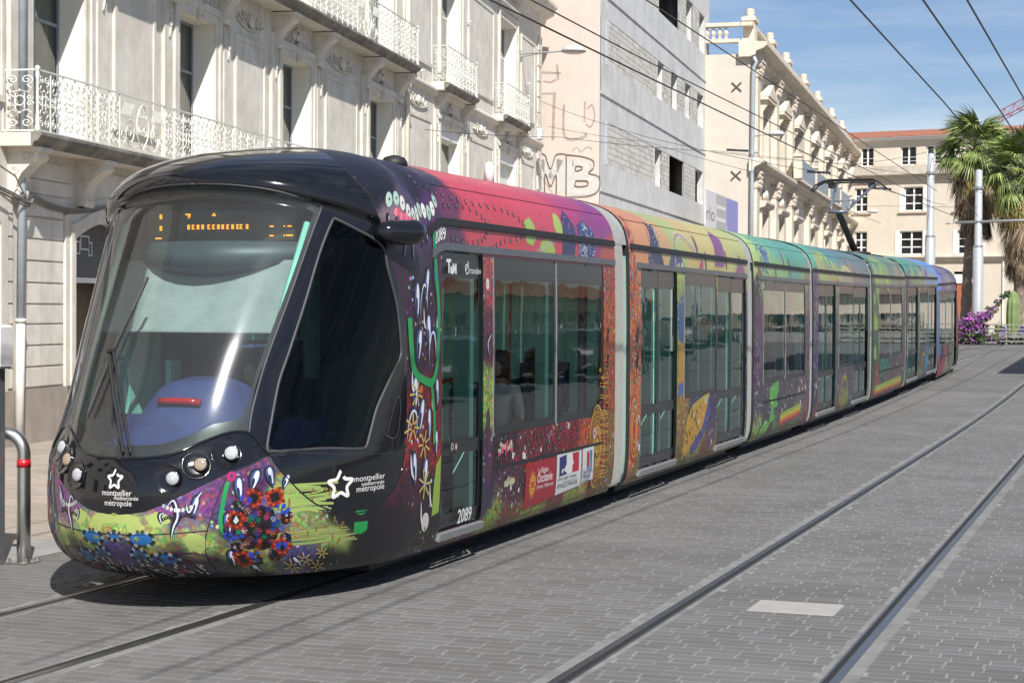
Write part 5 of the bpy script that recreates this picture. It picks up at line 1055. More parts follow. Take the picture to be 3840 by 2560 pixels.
# ---- first building: limestone townhouse with balconies
B1 = bldg('limestone_townhouse', 'cream limestone townhouse with scrolled iron balconies beside the tram', (-16.19, 22.9), radians(-8.29))
OP1 = [(-5.2, -3.2), (.62, 2.5), (6.59, 8.45), (12.57, 14.6), (19.56, 21.83), (27.35, 29.9), (36.1, 38.9)]
ops = [(a, b, 4.76, 7.68, .45) for a, b in OP1] + [(a, b, 8.78, 12.3, .4) for a, b in OP1]
ARCH = (2.15, 5.2); gf = [(-4.2, -.62, 0, 3.55, .5), (*ARCH, 0, 3.55, .5), (8.2, 11.2, 0, 3.55, .5), (14.5, 17.5, 0, 3.55, .5), (20, 23, 0, 3.55, .5), (26, 28.6, 0, 3.3, .5), (31, 33.6, 0, 3.3, .5), (37, 39.6, 0, 3.3, .5)]
mb = MB(); facade(mb, -9, 44, 0, 14.2, ops + gf); mb.face([(0, 44, 0), (-12, 44, 0), (-12, 44, 14.2), (0, 44, 14.2)]); mb.face([(0, -9, 14.2), (0, 44, 14.2), (-12, 44, 14.2), (-12, -9, 14.2)]); mb.face([(0, -9, 0), (-12, -9, 0), (-12, -9, 14.2), (0, -9, 14.2)][::-1])
mb.build('wall', [stone, reveal_white], B1)
MB().box(-11.9, -1.3, -8.8, 43.8, 0, 14.1).build('sun_block_core', unlit_room_black, B1)  # black box added behind the facade to stop sun leaking through
for i, (a, b) in enumerate(OP1):
    if a < 25: window(B1, a, b, 4.76, 7.68, -.42, frame_grey, [5.75, 6.72], 2, curtain_m)
    else:
        window(B1, a, b, 4.76, 7.3, -.30, white_paint, [6.2], 2, curtain_m); MB().box(-.30, -.04, a, b, 7.3, 7.68).build('shutter_box', white_paint, B1)
    window(B1, a, b, 8.78, 12.3, -.38, frame_grey if a < 25 else white_paint, [10.0, 11.2], 2, curtain_m)
sh = MB()
for j in range(30): sh.box(-.26, -.235, 36.1, 38.9, 5.2 + j * .07, 5.262 + j * .07)
sh.build('roller_shutter', white_paint, B1)
for (a, b, c, e, D_) in gf[1:]:
    if a > 6: window(B1, a, b, .05, e, -.45, k('dark_frame', (.03, .03, .032), .4), [2.4], 2)
# surrounds, pilaster strips, panels
def ornament(kind):
    """low carved scrollwork, drawn in (y,z) round the origin"""
    m = MB(); P = lambda q, d=.012: [(d, x, z) for x, z in q]
    def S_(c, r0, tn, a0, sg, rr=.022): m.tube(P(spiral(c, r0, tn, a0, sg, 12)), [rr * (1 - .5 * i / 12) for i in range(13)], 5)
    if kind == 'crest':
        for s in (-1, 1):
            S_((s * .42, .12), .16, 1.3, pi / 2, s); S_((s * .78, .05), .12, 1.2, -pi / 2, -s); S_((s * .2, .28), .10, 1.2, -pi / 2, s); m.tube(P([(s * .1, .0), (s * .35, -.06), (s * .8, -.08), (s * 1.0, .02)]), .02, 5)
        m.tube(P([(-.22, .1), (-.15, .36), (0, .46), (.15, .36), (.22, .1)]), .035, 6); m.lathe([(.13, 0), (.11, .05), (.04, .08)], (0, 0, .2), 10, axis='x'); m.box(0, .09, -.09, .09, -.42, .06); m.lathe([(.10, 0), (.09, .06), (.03, .09)], (0, 0, -.4), 8, axis='x')
    elif kind == 'scroll':
        S_((0, .1), .12, 1.4, -pi / 2, 1); S_((.05, -.18), .09, 1.3, pi / 2, -1); m.tube(P([(.08, .15), (.1, -.05), (.05, -.3), (.0, -.42)]), .022, 5)
    elif kind == 'swag':
        for s in (-1, 1): S_((s * .55, .0), .14, 1.3, pi / 2, s); S_((s * .28, .05), .11, 1.2, -pi / 2, -s); S_((s * .8, -.04), .09, 1.2, pi / 2, s)
        m.lathe([(.16, 0), (.13, .06), (.05, .09)], (0, 0, 0), 12, axis='x'); m.tube(P([(-.95, -.05), (-.5, -.16), (0, -.2), (.5, -.16), (.95, -.05)]), .024, 5)
    return m.mesh('carved_ornament', stone, True)
ORN = {q: ornament(q) for q in ('crest', 'scroll', 'swag')}
def console(h=.75, dp=.5, w=.34):
    prof = [(0, 0), (dp, 0), (dp, -.16), (dp - .04, -.2), (dp * .75, -.24), (dp * .45, -.38), (dp * .3, -.52), (dp * .28, -.6), (dp * .36, -.66), (dp * .30, -.74), (dp * .1, -h), (0, -h)]
    m = MB(); m.prism(prof, 'y', -w / 2, w / 2); m.box(-.0, dp + .05, -w / 2 - .04, w / 2 + .04, -.07, .0)
    for i in range(5): m.tube([(dp * .34, -w / 2 + .035 + i * w / 5.2, -.66), (dp * .28, -w / 2 + .035 + i * w / 5.2, -.76)], .028, 6)
    for s in (-1, 1):
        m.tube([(dp * .62 + .09 * cos(t) * (1 - t / 14), s * (w / 2 + .004), -.13 + .09 * sin(t) * (1 - t / 14)) for t in (i * .6 for i in range(15))], .012, 5)
        m.tube([(dp * .22 + .07 * cos(t) * (1 - t / 14), s * (w / 2 + .004), -.35 + .07 * sin(t) * (1 - t / 14)) for t in (i * .6 for i in range(15))], .012, 5)
    return m.mesh('console_bracket', stone)
CON = console(); CON_S = console(.55, .36, .26)
for i, (a, b) in enumerate(OP1):
    for z0, z1 in ((4.76, 7.68), (8.78, 12.3)):
        m = MB()
        for (e, f, dd) in ((.0, .16, .05), (.16, .30, .085)):
            m.box(0.001, dd, a - f, a - e, z0, z1 + f).box(.001, dd, b + e, b + f, z0, z1 + f).box(.001, dd, a - e, b + e, z1 + e, z1 + f)
        m.build('window_surround', stone, B1)
        if z0 > 8: MB().prism([(0, 0), (.22, .16), (.22, .24), (0, .24)], 'y', a - .4, b + .4).build('window_cornice', stone, B1, False, (0, 0, z1 + .32))
    for s, t in ((-1, a), (1, b)):
        MB().box(.001, .07, min(t + s * .42, t + s * .78), max(t + s * .42, t + s * .78), 4.76, 8.05).build('pilaster_strip', stone, B1)
        if i > 0: link('carved_ornament', ORN['scroll'], B1, (.07, t + s * .6, 7.55), None, (1, 1, 1.15))
        link('console_bracket', CON if a < 25 else CON_S, B1, (0, t + s * .42, 8.5 if a < 25 else 8.56))
    link('carved_ornament', ORN['crest'], B1, (.03, (a + b) / 2, 8.02), None, (1, 1.05, .8))
pan = [(-2.2, -.3)] + [(OP1[i][1] + 1.15, OP1[i + 1][0] - 1.15) for i in range(1, 6)] + [(39.9, 42.6)]
for i, (a, b) in enumerate(pan):
    for z0, z1 in ((5.15, 7.68), (9.2, 12.3)):
        m = MB(); m.box(.001, .03, a + .10, b - .10, z0 + .1, z1 - .1)
        m.box(.001, .055, a, a + .1, z0, z1).box(.001, .055, b - .1, b, z0, z1).box(.001, .055, a + .1, b - .1, z1 - .1, z1).box(.001, .055, a + .1, b - .1, z0, z0 + .1).build('wall_panel', stone, B1)
    link('carved_ornament', ORN['swag'], B1, (.02, (a + b) / 2, 8.08), None, (1, min(1.2, (b - a) / 2.1), 1))
# string courses and cornices
def course(B, nm, m, t0, t1, prof): return MB().prism(prof, 'y', t0, t1).build(nm, m, B)
course(B1, 'string_course', stone, 22.6, 44.0, [(0, 8.42), (.10, 8.46), (.16, 8.56), (.16, 8.62), (.05, 8.7), (0, 8.72)])
course(B1, 'string_course', stone, -9, -1.12, [(0, 4.42), (.10, 4.46), (.16, 4.56), (.16, 4.62), (.05, 4.7), (0, 4.72)])
course(B1, 'top_cornice', stone, -9, 44.1, [(0, 13.2), (.15, 13.25), (.2, 13.45), (.5, 13.6), (.55, 13.8), (.65, 13.85), (.65, 13.98), (0, 14.1)])
for z in (5.0, 5.6, 6.2, 6.8, 7.4, 8.0, 9.2, 9.8, 10.4, 11, 11.6, 12.2): MB().box(.001, .05, 43.3, 44.02, z, z + .54).build('quoin_block', stone, B1)
# ground floor: rusticated courses, plinth, arch
zc = [.86, 1.18, 1.51, 1.84, 2.15, 2.48, 2.82, 3.16, 3.5, 3.85]
spans = [(-.6, -.02), (.28, 1.70), (5.68, 7.7), (11.7, 14), (18, 19.5), (23.5, 25.5)]
for (a, b) in spans:
    for i in range(len(zc) - 1): MB().prism([(.001, zc[i] + .012), (.035, zc[i] + .02), (.035, zc[i + 1] - .02), (.001, zc[i + 1] - .008)], 'y', a, b).build('rusticated_course', stone, B1)
    MB().box(.001, .06, a - .02, b + .12, 0, .84).build('plinth_block', stone_dark, B1)
for (a, b) in ((.28, 2.05), (2.8, 7.7)): MB().box(.001, .03, a, b, 3.87, 4.08).build('rusticated_course', stone, B1)
for (a, b) in ((.28, 1.9), (2.9, 7.7)): MB().box(.001, .03, a, b, 4.10, 4.36).build('rusticated_course', stone, B1)
def arch(B, a, b, zs, zr, nm='arch_surround'):
    """segmental arch fill and moulded surround"""
    c = (a + b) / 2; h = (b - a) / 2; rr = (h * h + zr * zr) / (2 * zr); cz = zs + zr - rr; a0 = math.asin(h / rr); N = 14
    pts = [(c + rr * sin(-a0 + 2 * a0 * i / N), cz + rr * cos(-a0 + 2 * a0 * i / N)) for i in range(N + 1)]
    f = MB()
    for i in range(N):
        (y0, z0), (y1, z1) = pts[i], pts[i + 1]; f.face([(0, y0, z0), (0, y1, z1), (0, y1, zs + zr + .01), (0, y0, zs + zr + .01)]); f.face([(0, y0, z0), (-.5, y0, z0), (-.5, y1, z1), (0, y1, z1)])
    f.build('arch_spandrel', stone, B)
    for (e0, e1, dd) in ((.0, .13, .05), (.13, .24, .09), (.24, .40, .06)):
        m = MB(); L = [(a - e0, 0.84 if e0 else .0)] + [(c + (rr + e0) * sin(t), cz + (rr + e0) * cos(t)) for t in (-a0 + 2 * a0 * i / N for i in range(N + 1))] + [(b + e0, .84)]
        Q = [(a - e1, .84)] + [(c + (rr + e1) * sin(t) * (1.0), cz + (rr + e1) * cos(t)) for t in (-a0 + 2 * a0 * i / N for i in range(N + 1))] + [(b + e1, .84)]
        L[1] = (a - e0, L[1][1]); Q[1] = (a - e1, Q[1][1]); L[-2] = (b + e0, L[-2][1]); Q[-2] = (b + e1, Q[-2][1])
        for i in range(len(L) - 1):
            p = [L[i], L[i + 1], Q[i + 1], Q[i]]; m.face([(dd, *q) for q in p]); m.face([(.001, *L[i]), (dd, *L[i]), (dd, *L[i + 1]), (.001, *L[i + 1])]); m.face([(.001, *Q[i]), (dd, *Q[i]), (dd, *Q[i + 1]), (.001, *Q[i + 1])])
        m.build(nm, stone, B)
arch(B1, *ARCH, 3.22, .33); arch(B1, -4.2, -.62, 3.22, .33)
for (y0, y1) in ((2.05, 2.4), (2.42, 2.85), (2.87, 3.3), (3.32, 3.9), (3.92, 4.4), (4.42, 4.9), (4.92, 5.3)): MB().box(.001, .028, y0, y1, 3.98 - .25 * ((y0 + y1) / 2 - 3.67) ** 2 * .3 - .0, 4.36).build('voussoir', stone, B1) if y0 > 2.5 else None
# entrance: fascia board, dark hall
so_ = MB().box(-.42, -.36, ARCH[0] + .01, ARCH[1] - .01, 2.62, 3.52).build('shop_fascia', k('slate_board', (.075, .075, .085), .5), B1)
MB().box(-.40, -.35, ARCH[0] + .01, ARCH[1] - .01, 2.52, 2.61).build('fascia_edge', white_paint, B1)
MB().box(-.9, -.86, ARCH[0], ARCH[1], 0, 2.6).build('hall_wall', k('brown_door', (.07, .045, .025), .6), B1)
def sign_text(B, txt, d, t, z, size, m, nm='lettering', bold=0):
    v, f = text_mesh(txt, size, 'LEFT', 0, bold); me = bpy.data.meshes.new(nm); me.from_pydata([(d, t + a, z + b) for a, b in v], [], f); me.materials.append(m); return link(nm, me, B)
tag(sign_text(so_, 'TaM', -.355, 2.18, 2.98, .36, white_paint, 'lettering', .006), kind='stuff'); tag(sign_text(so_, 'montpellier3M', -.355, 2.17, 2.84, .095, white_paint), kind='stuff')
m = MB()
for (y, z, w, h) in ((3.0, 3.0, .16, .22), (3.18, 3.08, .34, .24), (3.5, 2.98, .14, .24)):
    for q in ((y, y + w, z, z + .02), (y, y + w, z + h - .02, z + h)): m.box(-.359, -.353, *q)
    for q in ((y, y + .02, z + .02, z + h - .02), (y + w - .02, y + w, z + .02, z + h - .02)): m.box(-.359, -.353, *q)
tag(m.build('device_icons', white_paint, so_), kind='stuff')
# balconies
def rail_module():
    m = MB(); P = lambda q: [(0, x, z) for x, z in q]; r = .0095
    for s in (-1, 1):
        m.tube(P(spiral((s * .085, .80), .082, 1.6, -pi / 2 if s > 0 else -pi / 2, s, 14)), r, 4); m.tube(P(spiral((s * .085, .15), .082, 1.6, pi / 2, -s, 14)), r, 4)
        m.tube(P([(s * .09, .715), (s * .14, .66), (s * .10, .61), (s * .03, .63)]), r, 4); m.tube(P([(s * .09, .24), (s * .14, .29), (s * .10, .34), (s * .03, .32)]), r, 4)
        m.tube(P(spiral((s * .12, .53), .045, 1.2, pi, -s, 10)), r, 4); m.tube(P(spiral((s * .12, .43), .045, 1.2, pi, s, 10)), r, 4)
        m.tube(P([(s * .055, .60), (s * .055, .35)]), r, 4); m.tube(P([(s * .205, .02), (s * .205, .93)]), r * 1.1, 4)
    m.tube(P([(.06 * cos(t), .48 + .075 * sin(t)) for t in (2 * pi * i / 12 for i in range(13))]), r * 1.2, 4)
    for z in (.64, .30): m.lathe([(.018, -.012), (.018, .012)], (0, 0, z), 6, axis='x')
    return m.mesh('railing_scrollwork', iron)
def rail_feature():
    """wide central panel with big volutes and lattice corners"""
    m = MB(); P = lambda q: [(0, x, z) for x, z in q]; r = .011
    for s in (-1, 1):
        m.tube(P(spiral((s * .55, .32), .22, 1.7, pi / 2, s, 20)), r, 4); m.tube(P(cr([(s * .33, .3, 0), (s * .2, .1, 0), (s * .05, .05, 0)], 5) and [(q.x, q.y) for q in cr([(s * .77, .32, 0), (s * .5, .08, 0), (s * .12, .12, 0), (0, .05, 0)], 6)]), r, 4)
        m.tube(P([(q.x, q.y) for q in cr([(0, .06, 0), (s * .22, .3, 0), (s * .24, .55, 0), (s * .12, .78, 0), (0, .85, 0)], 6)]), r * 1.3, 4); m.tube(P(spiral((s * .10, .40), .09, 1.4, -pi / 2, s, 14)), r, 4); m.tube(P(spiral((s * .09, .66), .07, 1.3, pi / 2, -s, 12)), r, 4)
        for i in range(7): m.tube(P([(s * (.38 + .06 * i), .62), (s * (.52 + .06 * i), .82)]), .006, 4); m.tube(P([(s * (.52 + .06 * i), .62), (s * (.38 + .06 * i), .82)]), .006, 4)
        m.tube(P([(s * .95, .02), (s * .95, .93)]), r * 1.2, 4); m.tube(P([(s * .38, .6), (s * .95, .6)]), .008, 4); m.tube(P(spiral((s * .8, .25), .12, 1.5, -pi / 2, -s, 14)), r, 4)
    for i in range(9): m.tube(P([(-.8 + i * .2 + .03 * cos(t), .885 + .022 * sin(t)) for t in (2 * pi * j / 8 for j in range(9))]), .006, 4)
    return m.mesh('railing_scrollwork', iron)
RM, RF = rail_module(), rail_feature(); WMOD = .425
def balcony(B, t0, t1, d, zs, h, ends, feats=(), dirty=stone_dirty, name='balcony'):
    sl = MB().prism([(.0, zs - .2), (d - .13, zs - .2), (d - .13, zs), (0, zs)], 'y', t0, t1).build(name + '_slab', [stone], B)
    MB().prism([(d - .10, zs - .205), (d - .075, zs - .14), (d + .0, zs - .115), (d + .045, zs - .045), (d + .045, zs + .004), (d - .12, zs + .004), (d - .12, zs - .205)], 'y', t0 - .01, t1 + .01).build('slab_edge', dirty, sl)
    x = d - .05; m = MB(); y0, y1 = t0 + .06, t1 - .06
    for z in (.03, h): m.box(x - .018, x + .018, y0, y1, zs + z - .012, zs + z + .012)
    for e, y in ((0, y0), (1, y1)):
        if ends[e]:
            for z in (.03, h): m.box(.0, x - .018, y - .015, y + .015, zs + z - .012, zs + z + .012)
    m.build('handrail', iron, sl)
    sc = h / .96; t = y0 + WMOD / 2; F = list(feats)
    while t < y1 - .1:
        f = next((q for q in F if abs(q - t) < .5), None)
        if f is not None: link('railing_scrollwork', RF, sl, (x, t + .72, zs + .01), None, (1, 1, sc)); F.remove(f); t += 1.9 + WMOD * .5 - .2; continue
        link('railing_scrollwork', RM, sl, (x, t, zs + .01), None, (1, 1, sc)); t += WMOD
    for e, y in ((0, y0), (1, y1)):
        if ends[e]: link('railing_scrollwork', RM, sl, (x / 2, y, zs + .01), (0, 0, pi / 2), (1, x / WMOD, sc)); MB().lathe([(.04, 0), (.05, .05), (.03, .12), (.035, .2), (.022, .3), (.022, h - .15), (.035, h - .08), (.03, h), (.045, h + .03), (.02, h + .06)], (x, y, zs), 10).build('railing_post', iron, sl, True)
    return sl
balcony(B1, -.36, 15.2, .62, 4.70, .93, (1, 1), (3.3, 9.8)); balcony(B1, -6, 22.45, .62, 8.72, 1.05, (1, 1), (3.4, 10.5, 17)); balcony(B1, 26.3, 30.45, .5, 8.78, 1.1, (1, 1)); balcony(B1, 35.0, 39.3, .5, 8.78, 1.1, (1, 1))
for t in (.05, 2.42, 5.6, 9.4, 12.2, 15.0): link('console_bracket', CON, B1, (0, t, 4.50))
# pipes and cables on the wall
p = MB().tube([(.13, .14, 13), (.13, .13, 9), (.13, .1, 4.75)], .065, 10).tube([(.13, .1, 4.55), (.13, .09, 4.42), (.13, .05, 1.9)], .065, 10).build('drainpipe', zinc, B1, True)
MB().tube([(.13, .05, 1.9), (.13, .0, .05)], .07, 10).lathe([(.085, -.03), (.085, .03)], (.13, .05, 1.9), 10).build('drainpipe', mat('white_cast_pipe', (.6, .58, .53), .6), B1, True)
MB().tube([(.12, 23.05, 13), (.12, 23.05, 8.7), (.2, 23.05, 8.5), (.2, 23.05, 8.35), (.12, 23.05, 8.2), (.12, 23.05, .1)], .07, 8).build('drainpipe', mat('cream_pipe', (.6, .56, .47), .7), B1, True)
for j, zz in enumerate((0, .05, .09)): MB().tube([(q.x + .02 * j, q.y, q.z + zz * .7) for q in cr([(.1, -3, 4.1), (.16, -.6, 3.78), (.2, .1, 3.62), (.1, .5, 3.74), (.06, 1.1, 3.66), (.06, 1.9, 3.62), (.06, 2.6, 3.68), (.06, 3.4, 3.74), (.06, 5, 3.7), (.06, 7, 3.75)], 5)], .016, 5).build('facade_cable', k('grey_cable', (.2, .19, .17), .7), B1)
MB().tube([(.1, -3.5, 4.9), (.22, -.3, 4.05), (.2, .15, 3.68)], .013, 5).build('facade_cable', K['grey_cable'], B1)
for (t, z) in ((24.6, 11.1), (30.95, 11.3), (41.2, 10.6), (24.9, 8.95)): MB().tube([(.02, t, z), (.14, t, z + .02)], .03, 6).tube([(.1, t, z), (.05, t + .1, z - .3)], .012, 4).build('wall_bracket', white_paint, B1)
MB().box(.02, .2, 43.2, 43.75, 8.75, 9.15).build('junction_box', white_paint, B1)
# ---- second building: raw concrete block with a pink side wall
B2 = bldg('concrete_block_building', 'unfinished grey concrete building with block infill and empty window openings', (-20.59, 68.03), radians(-5.133))
rowL = [(12.68, 14.57), (16.8, 21.3), (25.2, 27.95)]; rowM = [(13.27, 14.97), (17.2, 19.3), (21.5, 23.3), (25.7, 27.9)]; rowT = [(13.45, 19.5), (21.7, 23.8), (26.2, 28.15)]
INF = [(1.7, 12.6, 8.02, 9.72, .07), (1.7, 13.2, 12.05, 13.85, .07), (1.7, 13.38, 16.1, 18.2, .07)]
ops = [(a, b, 7.95, 9.72, .08 if b - a > 3 else .32) for a, b in rowL] + [(a, b, 12.08, 13.85, .32) for a, b in rowM] + [(a, b, 16.15, 18.2, .08 if b - a > 3 else .32) for a, b in rowT] + [(8, 12, 0, 4, .3), (18, 22, 0, 4, .3)] + INF
for z0, z1, row, t1 in ((7.95, 9.72, rowL, 28.2), (12.08, 13.85, rowM, 28.2), (16.15, 18.2, rowT, 28.2)):
    for i in range(len(row) - 1): ops.append((row[i][1], row[i + 1][0], z0, z1, .07)) if row[i + 1][0] - row[i][1] > 1 else None
mb = MB(); facade(mb, 0, 29.9, 0, 20.5, ops, 0, 0, 0); mb.face([(0, 29.9, 0), (-14, 29.9, 0), (-14, 29.9, 20.5), (0, 29.9, 20.5)]); mb.build('front_wall', conc_wall, B2)
MB().box(-13.9, -.9, .3, 29.6, 0, 20.4).build('sun_block_core', unlit_room_black, B2)  # added black core, set close so the empty openings look unlit
MB().face([(-14, 0, 0), (0, 0, 0), (0, 0, 20.5), (-14, 0, 20.5)]).build('side_wall', render_pink, B2)
MB().box(-.5, .03, -.03, .02, 0, 13.8).build('corner_strip', k('dark_seam', (.1, .1, .1), .8), B2) if False else MB().box(.003, .012, .03, .06, 0, 13.8).build('wall_joint', dark_gap, B2)
for z in (6.85, 10.72, 14.7): MB().box(.001, .05, .1, 29.9, z, z + .12).build('slab_ledge', conc_wall, B2)
MB().box(-.06, .012, 1.15, 1.68, 8.0, 9.75).box(-.06, .012, 1.15, 1.68, 12.0, 13.8).build('render_patch', k('pale_patch', (.55, .57, .6), .8), B2)
r = random.Random(9); bw, bh = .52, .215; bm = MB().bev(0, 1, 0, 1, 0, 1, 0).mesh('x', block_mat); bx = MB().box(-.05, 0, 0, bw - .018, 0, bh - .016).mesh('concrete_block', block_mat)
for (a, b, z0, z1, D_) in [q for q in ops if q[4] == .07]:
    nrow = int((z1 - z0) / bh); 
    MB().face([(-.068, a, z0), (-.068, b, z0), (-.068, b, z1), (-.068, a, z1)]).build('mortar_bed', k('block_mortar', (.36, .35, .33), .95), B2)
    for j in range(nrow):
        t = a + (.0 if j % 2 else -bw / 2)
        while t < b - .05:
            t0, t1 = max(t, a), min(t + bw - .018, b)
            if t1 - t0 > .08: link('concrete_block', bx, B2, (-.012 + r.uniform(-.004, .004), t0, z0 + j * bh * (z1 - z0) / (nrow * bh) + .008), None, (1, (t1 - t0) / (bw - .018), (z1 - z0) / (nrow * bh)))
            t += bw
# graffiti on the side wall: flat paint
def spray(B, polys, m, nm, y=-.004):
    mb = MB()
    for pl, w in polys:
        P = cr([(p[0], 0, p[1]) for p in pl], 5) if len(pl) > 2 else [Vector((p[0], 0, p[1])) for p in pl]; n_ = len(P)
        for i in range(n_ - 1):
            t = (P[i + 1] - P[i]); t = t.normalized() if t.length > 1e-6 else Vector((1, 0, 0)); nn = Vector((-t.z, 0, t.x)) * w / 2
            mb.face([(q.x, y - .0003 * i, q.z) for q in (P[i] - nn, P[i + 1] - nn + t * .01, P[i + 1] + nn + t * .01, P[i] + nn)])
    return tag(mb.build(nm, m, B), kind='stuff')
gray = k('faded_black_spray', (.34, .28, .25), .9, 0, .3, 9); silver = k('silver_spray', (.50, .475, .445), .8, 0, .12, 7); blk_s = k('black_spray', (.10, .09, .085), .9, 0, .4, 9)
spray(B2, [([(-2.42, 6.75), (-2.40, 8.12)], .34), ([(-2.34, 8.12), (-1.98, 7.35)], .30), ([(-1.98, 7.35), (-1.62, 8.12)], .30), ([(-1.56, 8.14), (-1.54, 6.8)], .36), ([(-1.14, 6.75), (-1.12, 8.1)], .36), ([(-1.1, 7.98), (-.75, 7.98), (-.45, 7.85), (-.55, 7.6), (-1.0, 7.5)], .30), ([(-.95, 7.45), (-.45, 7.42), (-.15, 7.2), (-.3, 6.88), (-1.1, 6.85)], .32)], silver, 'graffiti_letters')
spray(B2, [([(-2.62, 6.7), (-2.58, 8.3), (-2.2, 8.3)], .035), ([(-2.2, 8.3), (-1.98, 7.75), (-1.76, 8.3), (-1.34, 8.32)], .035), ([(-1.34, 8.3), (-1.34, 6.65)], .04), ([(-1.32, 8.3), (-.7, 8.22), (-.25, 8.05), (-.24, 7.75), (-.42, 7.56), (.0, 7.4), (-.02, 6.9), (-.4, 6.66), (-1.3, 6.62)], .035), ([(-2.22, 6.7), (-2.2, 7.55), (-1.98, 7.05), (-1.76, 7.5), (-1.74, 6.7)], .04), ([(-.95, 7.84), (-.72, 7.82), (-.72, 7.7), (-.95, 7.66), (-.95, 7.84)], .04), ([(-.95, 7.26), (-.5, 7.24), (-.5, 7.06), (-.95, 7.04), (-.95, 7.26)], .04)], blk_s, 'graffiti_outline', -.03)
spray(B2, [([(-2.4, 11.6), (-1.6, 11.55)], .08), ([(-1.75, 11.9), (-1.7, 11.3)], .1), ([(-1.85, 10.7), (-1.9, 8.9)], .12), ([(-2.4, 10.75), (-1.8, 10.75)], .06), ([(-1.45, 10.3), (-1.4, 9.0), (-.6, 9.0), (-.6, 9.15)], .09), ([(-.6, 10.4), (-.62, 9.6)], .07), ([(-.5, 10.1), (-.3, 10.25), (-.2, 9.8), (-.35, 9.4), (-.55, 9.5)], .06), ([(-2.3, 11.25), (-2.0, 11.2), (-1.8, 11.3)], .07), ([(-1.1, 8.45), (-.9, 8.6), (-.75, 8.4), (-.5, 8.6), (-.3, 8.5)], .035)], gray, 'graffiti_tags', -.006)
# hoarding poster past the far corner
PO = bldg('building_site_poster', 'printed site hoarding with large letters and a violet picture beyond the concrete building', (-20.41, 85.40), radians(-3.6), 'poster')
MB().box(-.06, 0, 0, 10.2, .8, 8.05).build('panel', k('poster_back', (.5, .5, .5), .7), PO)
def pq(t0, t1, z0, z1, c, nm): MB().box(.0005, .006, t0, t1, z0, z1).build(nm, k('print_' + nm, c, .5), PO)
pq(.1, 3.0, 1, 8.0, (.60, .60, .62), 'pale_field'); pq(3.05, 6.2, 1, 8.0, (.40, .40, .40), 'picture_field'); pq(6.25, 10.1, 1, 8.0, (.25, .24, .55), 'violet_field')
for j in range(6): MB().box(.007, .012, 3.2, 6.0, 4.2 + j * .62, 4.4 + j * .62).build('picture_bar', k('pale_print', (.66, .65, .62), .6), PO)
gp = k('grey_print', (.2, .2, .2), .6)
def ptext(w_, t, z, s_, sx):
    v, f = text_mesh(w_, s_); me = bpy.data.meshes.new('lettering'); me.from_pydata([(.012, t + a * sx, z + b) for a, b in v], [], f); me.materials.append(gp); tag(link('lettering', me, PO), kind='stuff')
ptext('rlo', 1.3, 6.6, 1.0, 2.2); ptext('ement', 1.6, 5.5, .4, 2.0); ptext('taurant', 1.6, 5.0, .4, 1.7)
MB().prism([(6.3, 3), (8.2, 3), (6.3, 6.6)], 'x', .007, .012).build('tower_print', K['pale_print'], PO)
# ---- third building: ornate sandstone palace with pilasters, pediments and a parapet
B3 = bldg('ornate_sandstone_building', 'ornate sandstone building with pilasters, pedimented windows and rooftop parapet', (-20.67, 96.67), radians(-4.384))
L3 = 75.; wc = [6, 14, 22.3, 33.3, 44.5, 56, 66]; WW = 1.3
ops = [(c - WW, c + WW, 10.6, 13.9, .4) for c in wc] + [(c - WW, c + WW, 4.8, 7.8, .4) for c in wc]
mb = MB(); facade(mb, 0, L3, 0, 16.2, ops, 0, 0, 0); mb.face([(0, L3, 0), (-16, L3, 0), (-16, L3, 16.2), (0, L3, 16.2)]); mb.face([(0, 0, 16.2), (0, L3, 16.2), (-16, L3, 16.2), (-16, 0, 16.2)]); mb.build('wall', sand, B3)
MB().face([(-16, 0, 0), (0, 0, 0), (0, 0, 16.2), (-16, 0, 16.2)]).build('side_wall', mat('patched_pale_render', (.52, .47, .41), .9, 0, .08, 1.2, .3, 20, .01, 0, (.55, .46, .38), .6, .2), B3)
MB().box(-15.8, -1.4, .4, L3 - .3, 0, 16.1).build('sun_block_core', unlit_room_black, B3)
for c in wc:
    for z0, z1 in ((10.6, 13.9), (4.8, 7.8)): window(B3, c - WW, c + WW, z0, z1, -.34, white_paint, [z0 + 1.5], 2, None, .09, glass_dark)
    for s in (-1, 1): MB().box(.001, .14, min(c + s * WW, c + s * (WW + .4)), max(c + s * WW, c + s * (WW + .4)), 10.6, 14.1).build('window_surround', sand, B3)
    MB().box(.001, .5, c - WW - .7, c + WW + .7, 14.15, 14.35).build('window_cornice', sand, B3)
    MB().prism([(c - WW - .7, 14.36), (c + WW + .7, 14.36), (c, 15.2)], 'x', .002, .55).build('pediment', sand, B3)
    for s in (-1, 1): MB().prism([(0, 14.14), (.42, 14.14), (.36, 13.8), (.16, 13.5), (.1, 13.1), (0, 13.0)], 'y', c + s * (WW + .25) - .2, c + s * (WW + .25) + .2).build('console_bracket', sand, B3)
    for s in (-1, 1): MB().box(.001, .14, min(c + s * WW, c + s * (WW + .4)), max(c + s * WW, c + s * (WW + .4)), 4.8, 8.0).build('window_surround', sand, B3)
    MB().prism([(0, 8.0), (.35, 8.1), (.45, 8.3), (.45, 8.42), (0, 8.45)], 'y', c - WW - .7, c + WW + .7).build('window_cornice', sand, B3)
    m = MB(); m.lathe([(.35, 0), (.3, .15), (.1, .25)], (.05, c, 8.85), 8, axis='x')
    for s in (-1, 1): m.lathe([(.25, 0), (.2, .12), (.06, .2)], (.05, c + s * .5, 8.75), 7, axis='x')
    m.build('carved_crest', sand, B3, True)
pl = [1.2, 10, 18.4, 29.2, 39.3, 51, 61, 72.8]
